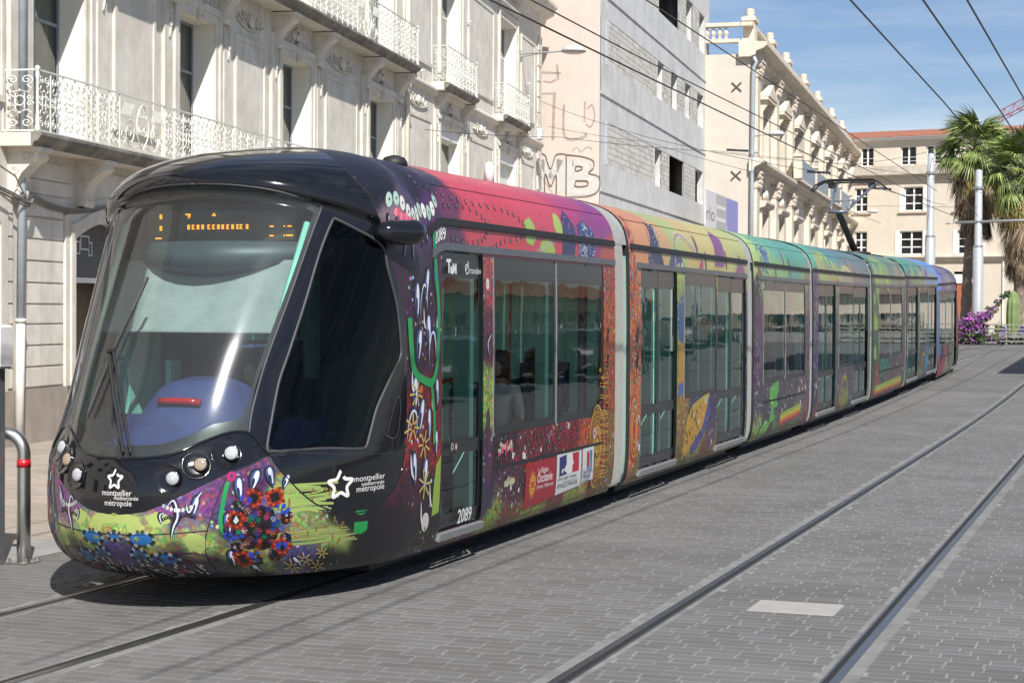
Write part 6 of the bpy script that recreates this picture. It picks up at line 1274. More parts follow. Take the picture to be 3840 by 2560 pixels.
def capital():
    m = MB(); m.box(0, .62, -.75, .75, .78, .92); m.prism([(0, 0), (.36, 0), (.42, .3), (.58, .72), (0, .78)], 'y', -.6, .6)
    rr = random.Random(2)
    for i in range(4):
        for j in range(3): m.lathe([(.14, -.08), (.17, .02), (.06, .10)], (.38 + .05 * j, -.48 + i * .32, .14 + j * .24), 7, axis='x')
    for s in (-1, 1): m.lathe([(.2, -.1), (.22, .05), (.05, .14)], (.45, s * .6, .7), 8, axis='x')
    return m.mesh('capital', sand)
CAP = capital()
for t in pl:
    for z0, z1 in ((10.55, 15.0), (4.2, 8.9)):
        MB().box(.001, .34, t - .55, t + .55, z0, z1).build('pilaster', sand, B3); link('capital', CAP, B3, (0, t, z1))
    MB().box(.001, .5, t - .7, t + .7, 15.92, 16.35).build('cornice_break', sand, B3); MB().box(.001, .4, t - .7, t + .7, 9.82, 10.25).build('cornice_break', sand, B3)
    MB().box(-.5, .12, t - .62, t + .62, 16.9, 18.1).box(-.58, .2, t - .72, t + .72, 18.1, 18.3).build('parapet_pier', sand, B3)
    m = MB(); m.box(-.45, .05, t - .3, t + .3, 18.3, 18.42); m.lathe([(.26, 0), (.2, .08), (.3, .2), (.22, .34), (.26, .4), (.07, .46)], (-.2, t, 18.4), 8); m.build('urn_finial', sand, B3, True)
course(B3, 'main_cornice', sand, -.4, L3 + .4, [(0, 16.0), (.3, 16.1), (.35, 16.3), (.75, 16.45), (.95, 16.6), (.95, 16.78), (-.6, 16.9), (-.6, 16.0)])
course(B3, 'lower_cornice', sand, -.3, L3 + .3, [(.001, 9.75), (.25, 9.85), (.3, 10.0), (.6, 10.15), (.75, 10.25), (.75, 10.42), (.001, 10.5)])
course(B3, 'parapet_base', sand, 0, L3, [(-.5, 16.86), (.05, 16.86), (.05, 17.05), (-.5, 17.05)]); course(B3, 'parapet_coping', sand, 0, L3, [(-.52, 17.75), (.1, 17.75), (.1, 17.95), (-.52, 17.95)])
den = MB().box(0, .3, 0, .3, 0, .22).mesh('dentil', sand); n = 0
for z, d0, st in ((16.28, .3, .55), (9.98, .28, .55)):
    m = MB(); t = .3
    while t < L3: m.box(d0 - .2, d0 + .22, t, t + .28, z, z + .17); t += st
    tag(m.build('dentil_row', sand, B3), kind='stuff')
bal = MB().lathe([(.09, 0), (.11, .06), (.06, .14), (.14, .34), (.10, .5), (.06, .58), (.09, .7)], n=6).mesh('baluster', sand); nb = 0
for i in range(len(pl) - 1):
    t = pl[i] + .95
    while t < pl[i + 1] - .8 and nb < 150: link('baluster', bal, B3, (-.2, t, 17.05)); t += .45; nb += 1
for i in range(8): link('baluster', bal, B3, (-1.4 - i * .35, .3, 17.05))
MB().box(-5, -.6, .05, .55, 16.86, 17.05).box(-5, -.6, .05, .55, 17.75, 17.95).build('side_parapet', sand, B3)
sb = MB().prism([(.3, 10.45), (1.0, 10.45), (1.0, 10.62), (.3, 10.62)], 'y', 17, 57).build('balcony_slab', sand, B3); mesh_m = k('blue_grey_netting', (.24, .28, .33), .7)
for i in range(4): MB().box(.93, .95, 17.4 + i * 9.9, 26.6 + i * 9.9, 10.62, 11.9).build('balcony_netting', mesh_m, sb); 
for i in range(5): MB().box(.55, 1.05, 16.8 + i * 9.9, 17.4 + i * 9.9, 10.62, 12.0).box(.5, 1.1, 16.7 + i * 9.9, 17.5 + i * 9.9, 12.0, 12.15).build('balcony_pier', sand, sb)
for (a, b) in ((.6, 4.2), (7.8, 12.2)): MB().box(.001, .45, a, b, 10.5, 10.62).build('window_ledge', sand, B3)
MB().tube([(.2, -.25, 16), (.35, -.2, 15.7), (.2, -.2, 15.4), (.16, -.2, 9), (.16, -.2, .3)], .11, 8).build('drainpipe', zinc, B3, True)
for z in (14.4, 9.55):
    m = MB()
    for s in (-1, 1): m.box(-.36, .36, -.06, -.015, -.035, .035); m.v = m.v[:-8] + [(x * cos(s * .75) - zz * sin(s * .75), y - .004 * s, x * sin(s * .75) + zz * cos(s * .75)) for x, y, zz in m.v[-8:]]
    m.build('tie_anchor', k('rust_iron', (.09, .055, .04), .8), B3, False, (-.75, 0, z))
# ---- fourth building: plain cream block closing the street
B4 = bldg('cream_apartment_block', 'plain cream apartment block with tiled roof and white windows behind the palm trees', (-26.28, 165.79), radians(98.6))
W1 = [(1.25, 2.45), (4.95, 6.4), (7.3, 8.7), (12, 13.4), (16, 17.4)]; W2 = [(.7, 1.9), (5.3, 7.05), (10.2, 11.9), (15.5, 17.2)]; W3_ = [(.7, 1.9), (4.95, 7.05), (10.2, 12.2), (15.5, 17.4)]
ops = [(a, b, 15.45, 17.2, .3) for a, b in W1] + [(a, b, 11.3, 13.5, .3) for a, b in W2] + [(a, b, 7.35, 9.5, .3) for a, b in W3_] + [(9.9, 11.7, .8, 5.8, .4), (2, 4, .8, 5, .4)]
mb = MB(); facade(mb, -6, 40, 0, 18.0, ops, 0, 0, 0); mb.face([(0, 40, 0), (-14, 40, 0), (-14, 40, 18), (0, 40, 18)]); mb.build('wall', render_cream, B4)
MB().box(-13.8, -.9, -5.8, 39.8, 0, 17.9).build('sun_block_core', unlit_room_black, B4)
for row, z0, z1, rws in ((W1, 15.45, 17.2, []), (W2, 11.3, 13.5, [12.0, 12.75]), (W3_, 7.35, 9.5, [8.05, 8.75])):
    for a, b in row: window(B4, a, b, z0, z1, -.2, white_paint, rws, 2, None, .11, glass_dark)
for a, b in W2[1:2] + W3_[1:3]:
    for (u, w_) in ((a - .42, a - .02), (b + .02, b + .42)): MB().box(.01, .06, u, w_, 11.25 if (a, b) in W2 else 7.3, 13.5 if (a, b) in W2 else 9.5).build('shutter', white_paint, B4)
for a, b in W2 + W3_[:0]: MB().box(.001, .18, a - .5, b + .4, 11.1, 11.24).build('window_sill', k('sill_stone', (.5, .4, .3), .8), B4)
MB().prism([(.7, 17.98), (.7, 18.08), (-3.2, 18.95), (-3.2, 18.85)], 'y', -6.5, 40.5).build('tiled_roof', tile_red, B4)
course(B4, 'eaves_band', white_paint, -6, 40, [(.001, 17.75), (.55, 17.85), (.55, 17.97), (.001, 17.97)])
course(B4, 'balcony_slab', k('stained_render', (.50, .45, .38), .9, 0, .15, 1.5, .2, 20, .01, 0, (.3, .27, .23), .6, .4), -6, 40, [(.001, 14.45), (.5, 14.6), (.7, 14.6), (.7, 15.4), (.001, 15.4)])
for z in (15.75, 16.1): MB().box(.6, .64, -6, 40, z, z + .04).build('balcony_rail', white_paint, B4)
course(B4, 'string_course', sand, -6, 19, [(.001, 6.7), (.2, 6.75), (.25, 6.95), (.5, 7.1), (.5, 7.2), (.001, 7.25)])
MB().box(-.35, -.30, 9.9, 11.7, .8, 4.75).build('brick_red_shutter', k('brick_red_panel', (.36, .11, .055), .7), B4); MB().box(-.3, -.2, 9.9, 11.7, 4.75, 5.6).build('awning_box', white_paint, B4)
MB().tube([(.1, 14.3, 7), (.1, 14.3, .8)], .07, 6).build('drainpipe', white_paint, B4)
# small tiled outbuilding beside it
B5 = bldg('tiled_outbuilding', 'low cream outbuilding with a sloping tiled roof behind the cactus', (-.6, 149), radians(98.6))
MB().box(-6, 0, -3.8, 14, 0, 5.2).build('wall', render_cream, B5); MB().prism([(.8, 4.6), (.8, 4.8), (-3.5, 7.0), (-3.5, 6.8)], 'y', -4.4, 14.5).build('tiled_roof', tile_red, B5)
MB().box(.78, .95, -4.4, 14.5, 4.45, 4.62).build('gutter', zinc, B5)
# ---- buildings across the street, seen mirrored in the tram windows
def plain_house(name, label, O, a, L, H, wm, roof=True, step=3.4):
    B = bldg(name, label, O, a, 'building'); ops = []; t = 1.2
    while t < L - 2: ops += [(t, t + 1.3, z, z + 1.9, .25) for z in np.arange(1.0, H - 2.2, 3.3)]; t += step
    mb = MB(); facade(mb, 0, L, 0, H, ops, 0, 0, 0); mb.face([(0, 0, 0), (0, 0, H), (-9, 0, H), (-9, 0, 0)]); mb.face([(0, L, 0), (-9, L, 0), (-9, L, H), (0, L, H)]); mb.build('wall', wm, B)
    MB().box(-8.9, -.3, .2, L - .2, 0, H - .05).build('sun_block_core', unlit_room_black, B)
    if roof: MB().prism([(.6, H), (.6, H + .15), (-4.5, H + 1.7), (-9.5, H + .15), (-9.5, H)], 'y', -.5, L + .5).build('tiled_roof', tile_red, B)
    return B
plain_house('tiled_terrace', 'long low cream terrace with tiled roof across the street, mirrored in the tram windows', (36, 190), radians(180 + 2), 110, 4.2, render_cream)
plain_house('corner_building', 'tall sandstone corner building across the street, mirrored in the rear tram windows', (9.5, 232), radians(180 - 3), 70, 13, sand)
plain_house('neighbouring_townhouse', 'limestone townhouse continuing the terrace behind the camera, mirrored in the windscreen', (-15.6, -42), 0, 54, 13, stone)
PW_ = tag(empty('parapet_railing', (0, 0, 0)), 'pale parapet with metal railing across the street, mirrored in the tram windows', 'railing')
MB().box(13.4, 13.9, 20, 150, -.05, .9).build('parapet', render_cream, PW_)
for z in (1.2, 1.5, 1.8): MB().box(13.6, 13.66, 20, 150, z, z + .06).build('rail', white_paint, PW_)
for i in range(44): MB().box(13.6, 13.68, 20 + i * 3, 20.08 + i * 3, .9, 1.84).build('post', white_paint, PW_)
# canopy added out of sight on the right to throw the dark shadow on the roadway
CN = tag(empty('shadow_canopy', (0, 0, 0)), 'unseen flat canopy on posts, added to cast the shadow on the roadway', 'canopy')
MB().box(-1.3, 3.5, 50.5, 61, 5.0 + .4, 5.2 + .4).build('roof_panel', zinc, CN)
for y in (52, 59): MB().tube([(2.8, y, g(y) - .05), (2.8, y, 5.42)], .09, 8).build('post', zinc, CN, True)
# ------------------------------------------------------------------ street furniture, poles, wires
def c2w(X, Z): return (X * cos(TH) - Z * sin(TH), X * sin(TH) + Z * cos(TH))
# hoop barrier at the left
HB = tag(empty('hoop_barrier', (-8.70, 12.48, 0)), 'brushed steel hoop barrier with a red band, bolted to the paving', 'barrier')
hd = Vector((-.95, -.2, 0)).normalized(); pts = [Vector((0, 0, .0)), Vector((0, 0, .5)), Vector((0, 0, .90))] + [Vector((0, 0, .90)) + hd * (.16 * (1 - cos(a))) + Vector((0, 0, .16 * sin(a))) for a in (pi / 2 * i / 6 for i in range(1, 7))] + [hd * 1.6 + Vector((0, 0, 1.06)), hd * 1.84 + Vector((0, 0, 1.06))] + [hd * (1.84 + .16 * sin(a)) + Vector((0, 0, .90 + .16 * cos(a))) for a in (pi / 2 * i / 6 for i in range(1, 7))] + [hd * 2.0]
MB().tube(pts, .056, 18).build('tube', steel, HB, True)
for e in (Vector((0, 0, 0)), hd * 2.0):
    MB().box(-.10, .10, -.10, .10, 0, .012).build('base_plate', steel, HB, False, e)
    for (x, y) in ((-.08, -.08), (.08, -.08), (.08, .08), (-.08, .08)): MB().lathe([(.013, 0), (.013, .03), (.008, .035)], n=8).build('bolt', steel, HB, False, e + Vector((x, y, .012)))
MB().lathe([(.0575, -.033), (.0575, .033)], n=18).build('red_band', k('red_reflective', (.42, .01, .02), .35), HB, True, (0, 0, .82))
# white cabinet at the picture edge
WB = tag(empty('ticket_cabinet', (-8.71, 12.30, 0)), 'white cabinet with dark slots on a grey post at the pavement edge', 'cabinet'); WB.rotation_euler = (0, 0, TH - .28)
m = MB(); m.box(-.42, -.02, -.12, .10, 1.60, 1.96); bv = m.build('cabinet_body', white_paint, WB)
bm = bmesh.new(); bm.from_mesh(bv.data); bmesh.ops.bevel(bm, geom=list(bm.edges), offset=.02, segments=3, affect='EDGES'); bm.to_mesh(bv.data); bm.free()
for z in (1.87, 1.71): MB().box(-.2, -.09, -.124, -.121, z - .022, z + .022).build('slot', dark_gap, WB)
MB().box(-.34, -.08, -.08, .06, 0, 1.62).build('post', k('grey_steel_post', (.2, .21, .22), .4, .6), WB)
# wall lanterns
def wall_lamp(x, y, z, rz, arm, label):
    o = tag(empty('wall_lamp', (x, y, z), rz), label, 'street lamp')
    MB().tube([(0, 0, 0), (arm * .6, 0, .03), (arm, 0, .06)], .035, 6).tube([(0, 0, -.12), (arm * .5, 0, -.0)], .02, 5).box(-.05, .03, -.06, .06, -.2, .12).build('bracket_arm', alu, o)
    MB().lathe([(.46, 0), (.45, .06), (.37, .17), (.19, .24), (.06, .265)], (arm + .35, 0, .02), 20).build('lamp_hood', mat('pale_grey_hood', (.5, .5, .49), .5), o, True)
    MB().lathe([(.02, -.06), (.3, -.04), (.42, .0), (.44, .018)], (arm + .35, 0, .0), 20).build('lamp_glass', k('milky_lens', (.35, .34, .32), .3), o, True)
    return o
nn = (cos(radians(-8.29)), -sin(radians(-8.29)))
x, y = c2w(.24, 66); wall_lamp(x, y, 2.1 + (1163 - 205) / 6700 * 66, .12, 1.65, 'dome wall lamp on a bracket at the corner of the limestone townhouse')
x, y = c2w((2812 - 1920) / 6700 * 97.8, 97.8); wall_lamp(x, y, 2.1 + (1163 - 505) / 6700 * 97.8, .1, 1.0, 'dome wall lamp on the corner of the ornate sandstone building')
x, y = c2w((3200 - 1920) / 6700 * 150, 150); wall_lamp(x, y, 2.1 + (1163 - 790) / 6700 * 150, .2, 1.2, 'dome wall lamp at the far end of the ornate building')
# catenary masts
def mast(x, y, h, r0, label, arm=None):
    z = g(y); o = tag(empty('catenary_mast', (x, y, z)), label, 'mast')
    MB().lathe([(r0 * 1.15, 0), (r0 * 1.05, .1), (r0, .2), (r0, h * .55), (r0 * .72, h * .56), (r0 * .66, h), (r0 * .1, h + .05)], n=16).build('post', mat('pale_grey_mast', (.36, .38, .39), .45, .1, .05, 3), o, True)
    for q in (.56, .9): MB().lathe([(r0 * .95, -.05), (r0 * .95, .05)], (0, 0, h * q), 12).build('clamp', alu, o)
    if arm: MB().tube([(-.9, -.2, arm), (4.6, .3, arm + .16)], .06, 8).tube([(-.9, -.2, arm), (-1.3, -.3, arm - .05)], .03, 6).build('cross_arm', alu, o, True)
    return o
mast(-9.24, 81.63, 9.18 - .84, .235, 'tall pale grey tapered mast standing behind the rear of the tram')
mast(-6.76, 77.2, 8.07 - .84, .22, 'pale grey mast with a horizontal cross arm in front of the palm trunk', 5.05)
# overhead wires
def wire(label, pts, r=.011, grp='overhead wires above the tracks', sag=0):
    P = [Vector(p) for p in pts]; out = []
    for i in range(len(P) - 1):
        for j in range(8): t = j / 8; q = P[i].lerp(P[i + 1], t); q.z -= sag * 4 * t * (1 - t); out.append(q)
    out.append(P[-1]); o = MB().tube(out, r, 5).build('overhead_wire', wire_m); return tag(o, label, 'wire', grp)
wire_m = mat('dark_copper_wire', (.05, .045, .05), .5, .3)
wire('contact wire touching the pantograph head of the tram', [(-6.62, 2, 5.45), (-6.66, 25, 5.38), (-6.78, 43.3, 5.40), (-6.9, 72, 5.75)], .012)
wire('dark wire strung just left of the pantograph wire along the townhouse', [(-6.95, 2, 5.9), (-6.95, 25, 5.75), (-6.78, 60, 5.75)], .010); wire('topmost dark wire strung along the tram above the concrete building', [(-6.2, 2, 6.25), (-6.3, 24, 6.2), (-6.6, 60, 6.1)], .010)
wire('single dark wire crossing the open sky towards the tall mast', [(-3.1, 4, 5.6), (-3.2, 30, 5.55), (-3.9, 72, 5.75)], .012); wire('dark wire of the close pair crossing the sky towards the palm', [(-2.3, 4, 5.5), (-2.35, 30, 5.45), (-2.8, 74, 5.7)], .012); wire('outer dark wire of the close pair crossing the sky above the crane', [(-1.95, 4, 5.6), (-1.9, 30, 5.5), (-1.6, 74, 5.8)], .012)
def at(px, py, Zc): X, Y = c2w((px - 1920) / 6700 * Zc, Zc); return (X, Y, 2.1 + (1163 - py) / 6700 * Zc)
wire('thin span wire from the townhouse corner lamp past the pantograph to the mast', [at(2020, 380, 69), at(2280, 470, 63), at(2580, 548, 58), at(3080, 640, 55), at(3540, 760, 76)], .009, sag=.05)
wire('thin span wire from the small shuttered window across to the tall mast', [at(1590, 490, 50), at(2100, 515, 56), at(2640, 563, 62), at(3200, 610, 70), at(3480, 560, 80)], .009, sag=.05)
wire('thin span wire from the townhouse corner dipping behind the pantograph', [at(2050, 475, 70), at(2420, 530, 66), at(2900, 660, 62), at(3300, 830, 60)], .008, sag=.05); wire('span wire from the ornate building past the tall mast towards the palms', [at(2650, 560, 96), at(3150, 610, 86), at(3480, 655, 81), at(3840, 690, 78)], .010); wire('low span wire from the ornate building to the cross-arm mast', [at(2900, 780, 96), at(3300, 765, 86), at(3660, 768, 74)], .009)
wire('stay wire from the tall mast down to the cross-arm mast', [at(3484, 580, 80), at(3674, 815, 72)], .010); wire('thin wire from the tall mast running off past the palms', [at(3484, 660, 80), at(3840, 760, 70)], .009)
# insulators on the span wires
for i, (px, py, Zc) in enumerate(((2760, 560, 60), (3065, 640, 56), (3300, 700, 66))): X = at(px, py, Zc); tag(MB().tube([(X[0] - .35, X[1] - .1, X[2] + .02), (X[0] + .35, X[1] + .1, X[2] - .02)], .04, 8).build('insulator', wire_m, None, True), ('dark insulator rod on a span wire before the ornate building', 'dark insulator rod on a span wire just above the pantograph head', 'dark insulator rod on a span wire before the cream apartment block')[i], 'insulator', 'insulators on the span wires')
# railing with planted bank at the end of the road
FN = tag(empty('steel_railing', (-6.6, 74.1, g(74.1))), 'grey steel railing of horizontal bars at the end of the roadway', 'railing'); frm = k('weathered_rail', (.30, .28, .25), .6, .3)
for x in (.35, 1.25, 2.15, 3.05, 3.95, 4.85, 5.75, 6.65, 7.5): MB().box(x - .03, x + .03, -.03, .03, -.02, .82).build('post', frm, FN)
for z in (.8, .62, .48, .32, .14): MB().box(.3, 7.6, -.05, -.03, z - .02, z + .025).build('rail', frm, FN)
tag(MB().box(-14, 8, 74.6, 75.0, g(74) - .1, g(74) + .42).build('low_retaining_wall', concrete), 'low grey retaining wall behind the steel railing', 'wall')
def leaf_cloud(mb, rr, c, rad, n, size, m, flat=1.):
    for i in range(n):
        d = Vector((rr.gauss(0, 1), rr.gauss(0, 1), rr.gauss(0, 1))); d.normalize(); q = Vector(c) + Vector((d.x * rad[0], d.y * rad[1], d.z * rad[2])) * (rr.random() ** .45)
        a = Vector((rr.gauss(0, 1), rr.gauss(0, 1), rr.gauss(0, .6))).normalized(); b = a.orthogonal().normalized(); s = size * rr.uniform(.6, 1.4)
        mb.face([q - a * s, q - b * s * .6, q + a * s, q + b * s * .6], m(rr) if callable(m) else m)
lv = [mat('green_leaf', (.06, .10, .025), .6, 0, .4, 3), mat('dark_leaf', (.025, .045, .014), .6, 0, .4, 3), mat('violet_bract', (.26, .06, .30), .6, 0, .3, 4), mat('pink_bract', (.36, .10, .36), .6, 0, .3, 4), mat('yellow_leaf', (.28, .27, .05), .6, 0, .3, 4)]
BG = tag(empty('bougainvillea', (-6.85, 73.8, g(74))), 'violet flowering bougainvillea spilling over the railing beside the tram', 'shrub'); BG.scale = (.78, .78, .80); rr = random.Random(12); m = MB()
for (x, z, rx, rz, n, fl) in ((-.2, .75, .7, .6, 500, .75), (.4, 1.2, .6, .45, 420, .8), (-.9, .9, .8, .6, 500, .75), (.9, 1.45, .45, .25, 240, .85), (.1, .3, 1.1, .32, 380, .3), (.7, .8, .5, .4, 260, .7), (1.35, .35, .5, .25, 160, .25), (1.2, 1.75, .35, .25, 110, .3), (1.5, 2.1, .22, .2, 60, .1), (1.75, 2.4, .2, .15, 50, .05), (2.0, 2.55, .2, .2, 60, .0), (-1.8, .8, .9, .6, 400, .7)):
    leaf_cloud(m, rr, (x, 0, z), (rx, .5, rz), n, .075, lambda q, f=fl: (2 if q.random() < .8 else 3) if q.random() < f * .85 else (0 if q.random() < .55 else 1))
m.build('crown', lv, BG); MB().tube([(-.3, .1, -.05), (0, .1, .5), (.6, .05, 1.2), (1.4, .05, 2.0), (2.1, .05, 2.5)], [.05, .045, .03, .02, .01], 6).build('trunk', k('bark', (.10, .075, .05), .9), BG, True)
YK = tag(empty('spiky_plant', (-5.75, 74.9, g(74) + .38)), 'spiky yellow green plant behind the railing next to the bougainvillea', 'plant'); m = MB()
for i in range(60):
    a = rr.random() * 6.28; e = rr.uniform(.5, 1.4); L = rr.uniform(.4, .75); d = Vector((cos(a) * cos(e), sin(a) * cos(e), sin(e))); s = d.cross(Vector((0, 0, 1))).normalized() * .02
    m.face([-s, s, d * L * .6 + s, d * L * .6 - s], 0); m.face([d * L * .6 - s, d * L * .6 + s, d * L + Vector((0, 0, -.08))], 1)
m.build('leaves', [lv[4], lv[0]], YK)
CT = tag(empty('column_cactus', (-5.25, 76.2, g(74) + .1)), 'thick ribbed green column cactus behind the railing', 'cactus'); m = MB(); n = 20; prof = [(.20, 0), (.27, .4), (.29, 1.0), (.27, 1.6), (.18, 1.95), (.05, 2.08)]
b = len(m.v)
for r_, h in prof:
    for j in range(n): a = 2 * pi * j / n; q = r_ * (1 if j % 2 else .86); m.v.append((q * cos(a), q * sin(a), h))
for i in range(len(prof) - 1):
    for j in range(n): j2 = (j + 1) % n; m.f.append((i * n + j, i * n + j2, (i + 1) * n + j2, (i + 1) * n + j)); m.m.append(0)
m.f.append(tuple((len(prof) - 1) * n + j for j in range(n))); m.m.append(0); m.build('stem', mat('cactus_green', (.16, .22, .08), .7, 0, .2, 3), CT)
for i, (x, y, c, nm) in enumerate(((-5.75, 76, (.03, .04, .26), 'blue'), (-4.75, 76.1, (.02, .025, .14), 'dark blue'), (-6.05, 75.8, (.6, .58, .5), 'pale'))): tag(MB().bev(x - .2, x + .2, y - .2, y + .2, g(74), g(74) + .72, .03).build('storage_bin', k('bin_' + nm.replace(' ', '_'), c, .5)), nm + ' plastic bin standing behind the steel railing', 'bin')
IV = tag(empty('trailing_ivy', (-5.3, 74.3, g(74))), 'trailing green creeper hanging on the low wall under the railing', 'plant'); m = MB()
for (x, z, rx, rz, n) in ((0, .2, .35, .22, 160), (.5, .25, .2, .3, 90), (1.7, .2, .4, .25, 180), (-1.1, .15, .3, .15, 80), (2.6, .3, .4, .3, 180)): leaf_cloud(m, rr, (x, .1, z), (rx, .12, rz), n, .05, lambda q: 0 if q.random() < .6 else 1 if q.random() < .9 else 2)
m.build('leaves', lv, IV)
# palms: shared frond meshes
def frond(seed, dead=False):
    rr = random.Random(seed); m = MB(); L = 1.0 if not dead else .75; n = 22
    stem = [Vector((0, 0, 0)), Vector((L * .5, 0, .06)), Vector((L, 0, 0))]
    if dead: stem = [Vector((0, 0, 0)), Vector((.35, 0, -.05)), Vector((.5, 0, -.45))]
    m.tube(stem, [.03, .022, .012], 4, 0); H = stem[-1]; ax = (stem[-1] - stem[-2]).normalized(); side = Vector((0, 1, 0)); upv = ax.cross(side)
    for i in range(n):
        a = (i / (n - 1) - .5) * (2.9 if not dead else 1.5); ln = (1.05 - .28 * abs(a)) * rr.uniform(.85, 1.1) * (1 if not dead else 1.2); d = (ax * cos(a) + side * sin(a)).normalized(); w = .034
        p0 = H; p1 = H + d * ln * .55 - upv * (.03 if not dead else .0) + Vector((0, 0, -.05)); p2 = H + d * ln + Vector((0, 0, -.38 - .25 * rr.random() if not dead else -.5)); s = d.cross(Vector((0, 0, 1))); s = (s.normalized() if s.length > .01 else Vector((0, 1, 0))) * w
        q = rr.randrange(3); m.face([p0 - s * .3, p0 + s * .3, p1 + s, p1 - s], q); m.face([p1 - s, p1 + s, p2], q)
    return m
gm = [mat('palm_green', (.17, .23, .06), .55, 0, .3, 2), mat('palm_green_pale', (.25, .29, .09), .55, 0, .3, 2), mat('palm_green_dark', (.09, .14, .04), .55, 0, .3, 2)]
ym = [mat('palm_yellow', (.34, .25, .06), .65, 0, .3, 2), mat('palm_straw', (.30, .20, .09), .7, 0, .3, 2), gm[1]]
dm = [mat('palm_dead', (.26, .19, .12), .9, 0, .3, 2), mat('palm_dead_pale', (.34, .27, .19), .9, 0, .3, 2), mat('palm_dead_dark', (.10, .07, .045), .9, 0, .3, 2)]
FG = [frond(i).mesh('frond', gm) for i in range(4)]; FY = [frond(i + 9).mesh('frond', ym) for i in range(2)]; FD = [frond(i + 20, True).mesh('dead_frond', dm) for i in range(3)]
def palm(x, y, h, sc, label, seed, lean=(0, 0), skirt=3.2):
    rr = random.Random(seed); o = tag(empty('fan_palm', (x, y, g(y) - .05)), label, 'palm tree', 'palms beyond the railing'); m = MB(); N = 26
    pts = [(lean[0] * (i / N) ** 1.5, lean[1] * (i / N), h * i / N) for i in range(N + 1)]
    m.tube(pts, [.27 - .07 * i / N + (.03 if i % 2 else 0) for i in range(N + 1)], 12); m.build('trunk', mat('palm_bark', (.20, .16, .12), .95, 0, .35, 5, .8, 14, .05), o)
    T = Vector(pts[-1])
    for i in range(64):
        el = rr.uniform(-.55, 1.35); a = i * 2.4 + rr.uniform(-.3, .3); link('frond', rr.choice(FG), o, T + Vector((0, 0, rr.uniform(-.5, .25))), (rr.uniform(-.3, .3), -el, a), (sc * rr.uniform(.85, 1.1),) * 3)
    for i in range(26): a = rr.random() * 6.28; link('frond', rr.choice(FY), o, T + Vector((0, 0, rr.uniform(-.9, -.4))), (rr.uniform(-.3, .3), rr.uniform(.5, 1.0), a), (sc * .9,) * 3)
    for i in range(110): a = rr.random() * 6.28; q = rr.random() ** .8; link('dead_frond', rr.choice(FD), o, T + Vector((.22 * cos(a), .22 * sin(a), -.5 - q * skirt)), (rr.uniform(-.3, .3), rr.uniform(-.1, .35), a), (sc * (.95 - .45 * q),) * 3)
    return o
palm(-9.2, 97.8, 9.9, 1.25, 'tall fan palm with a skirt of dead fronds behind the cross-arm mast', 3, (.5, 0)); palm(-6.2, 93.4, 8.4, 1.35, 'shorter fan palm with yellowing fronds at the right of the masts', 8, (.2, 0), 3.8); palm(-4.3, 96, 9.3, 1.2, 'fan palm partly hidden behind the yellowing palm', 15, (.2, 0))
# tower crane in the distance
CR = tag(empty('tower_crane', (-6, 300, 0)), 'red and white lattice jib of a tower crane beyond the palms', 'crane'); rc, wc_ = k('crane_red', (.42, .035, .04), .5), k('crane_white', (.5, .5, .52), .5)
def lattice(nm, m_, A, B_, n, w, parent):
    m = MB(); A, B_ = Vector(A), Vector(B_); ax = (B_ - A); s = Vector((0, 0, 1)) * w; t = ax.cross(Vector((0, 0, 1))).normalized() * w * .5
    for o in (s, t, -t): m.tube([A + o, B_ + o], .07, 4)
    for i in range(n):
        p, q = A.lerp(B_, i / n), A.lerp(B_, (i + 1) / n)
        for o in (t, -t): m.tube([p + o, p.lerp(q, .5) + s, q + o], .05, 4)
        m.tube([p + t, p - t], .05, 4)
    tag(m.build(nm, m_, parent), kind='stuff')
lattice('jib', rc, (-18, 12, 34.6), (8, 0, 46), 16, 1.6, CR); lattice('mast', rc, (6, 0, 0), (6.01, 0, 52), 26, 1.4, CR)

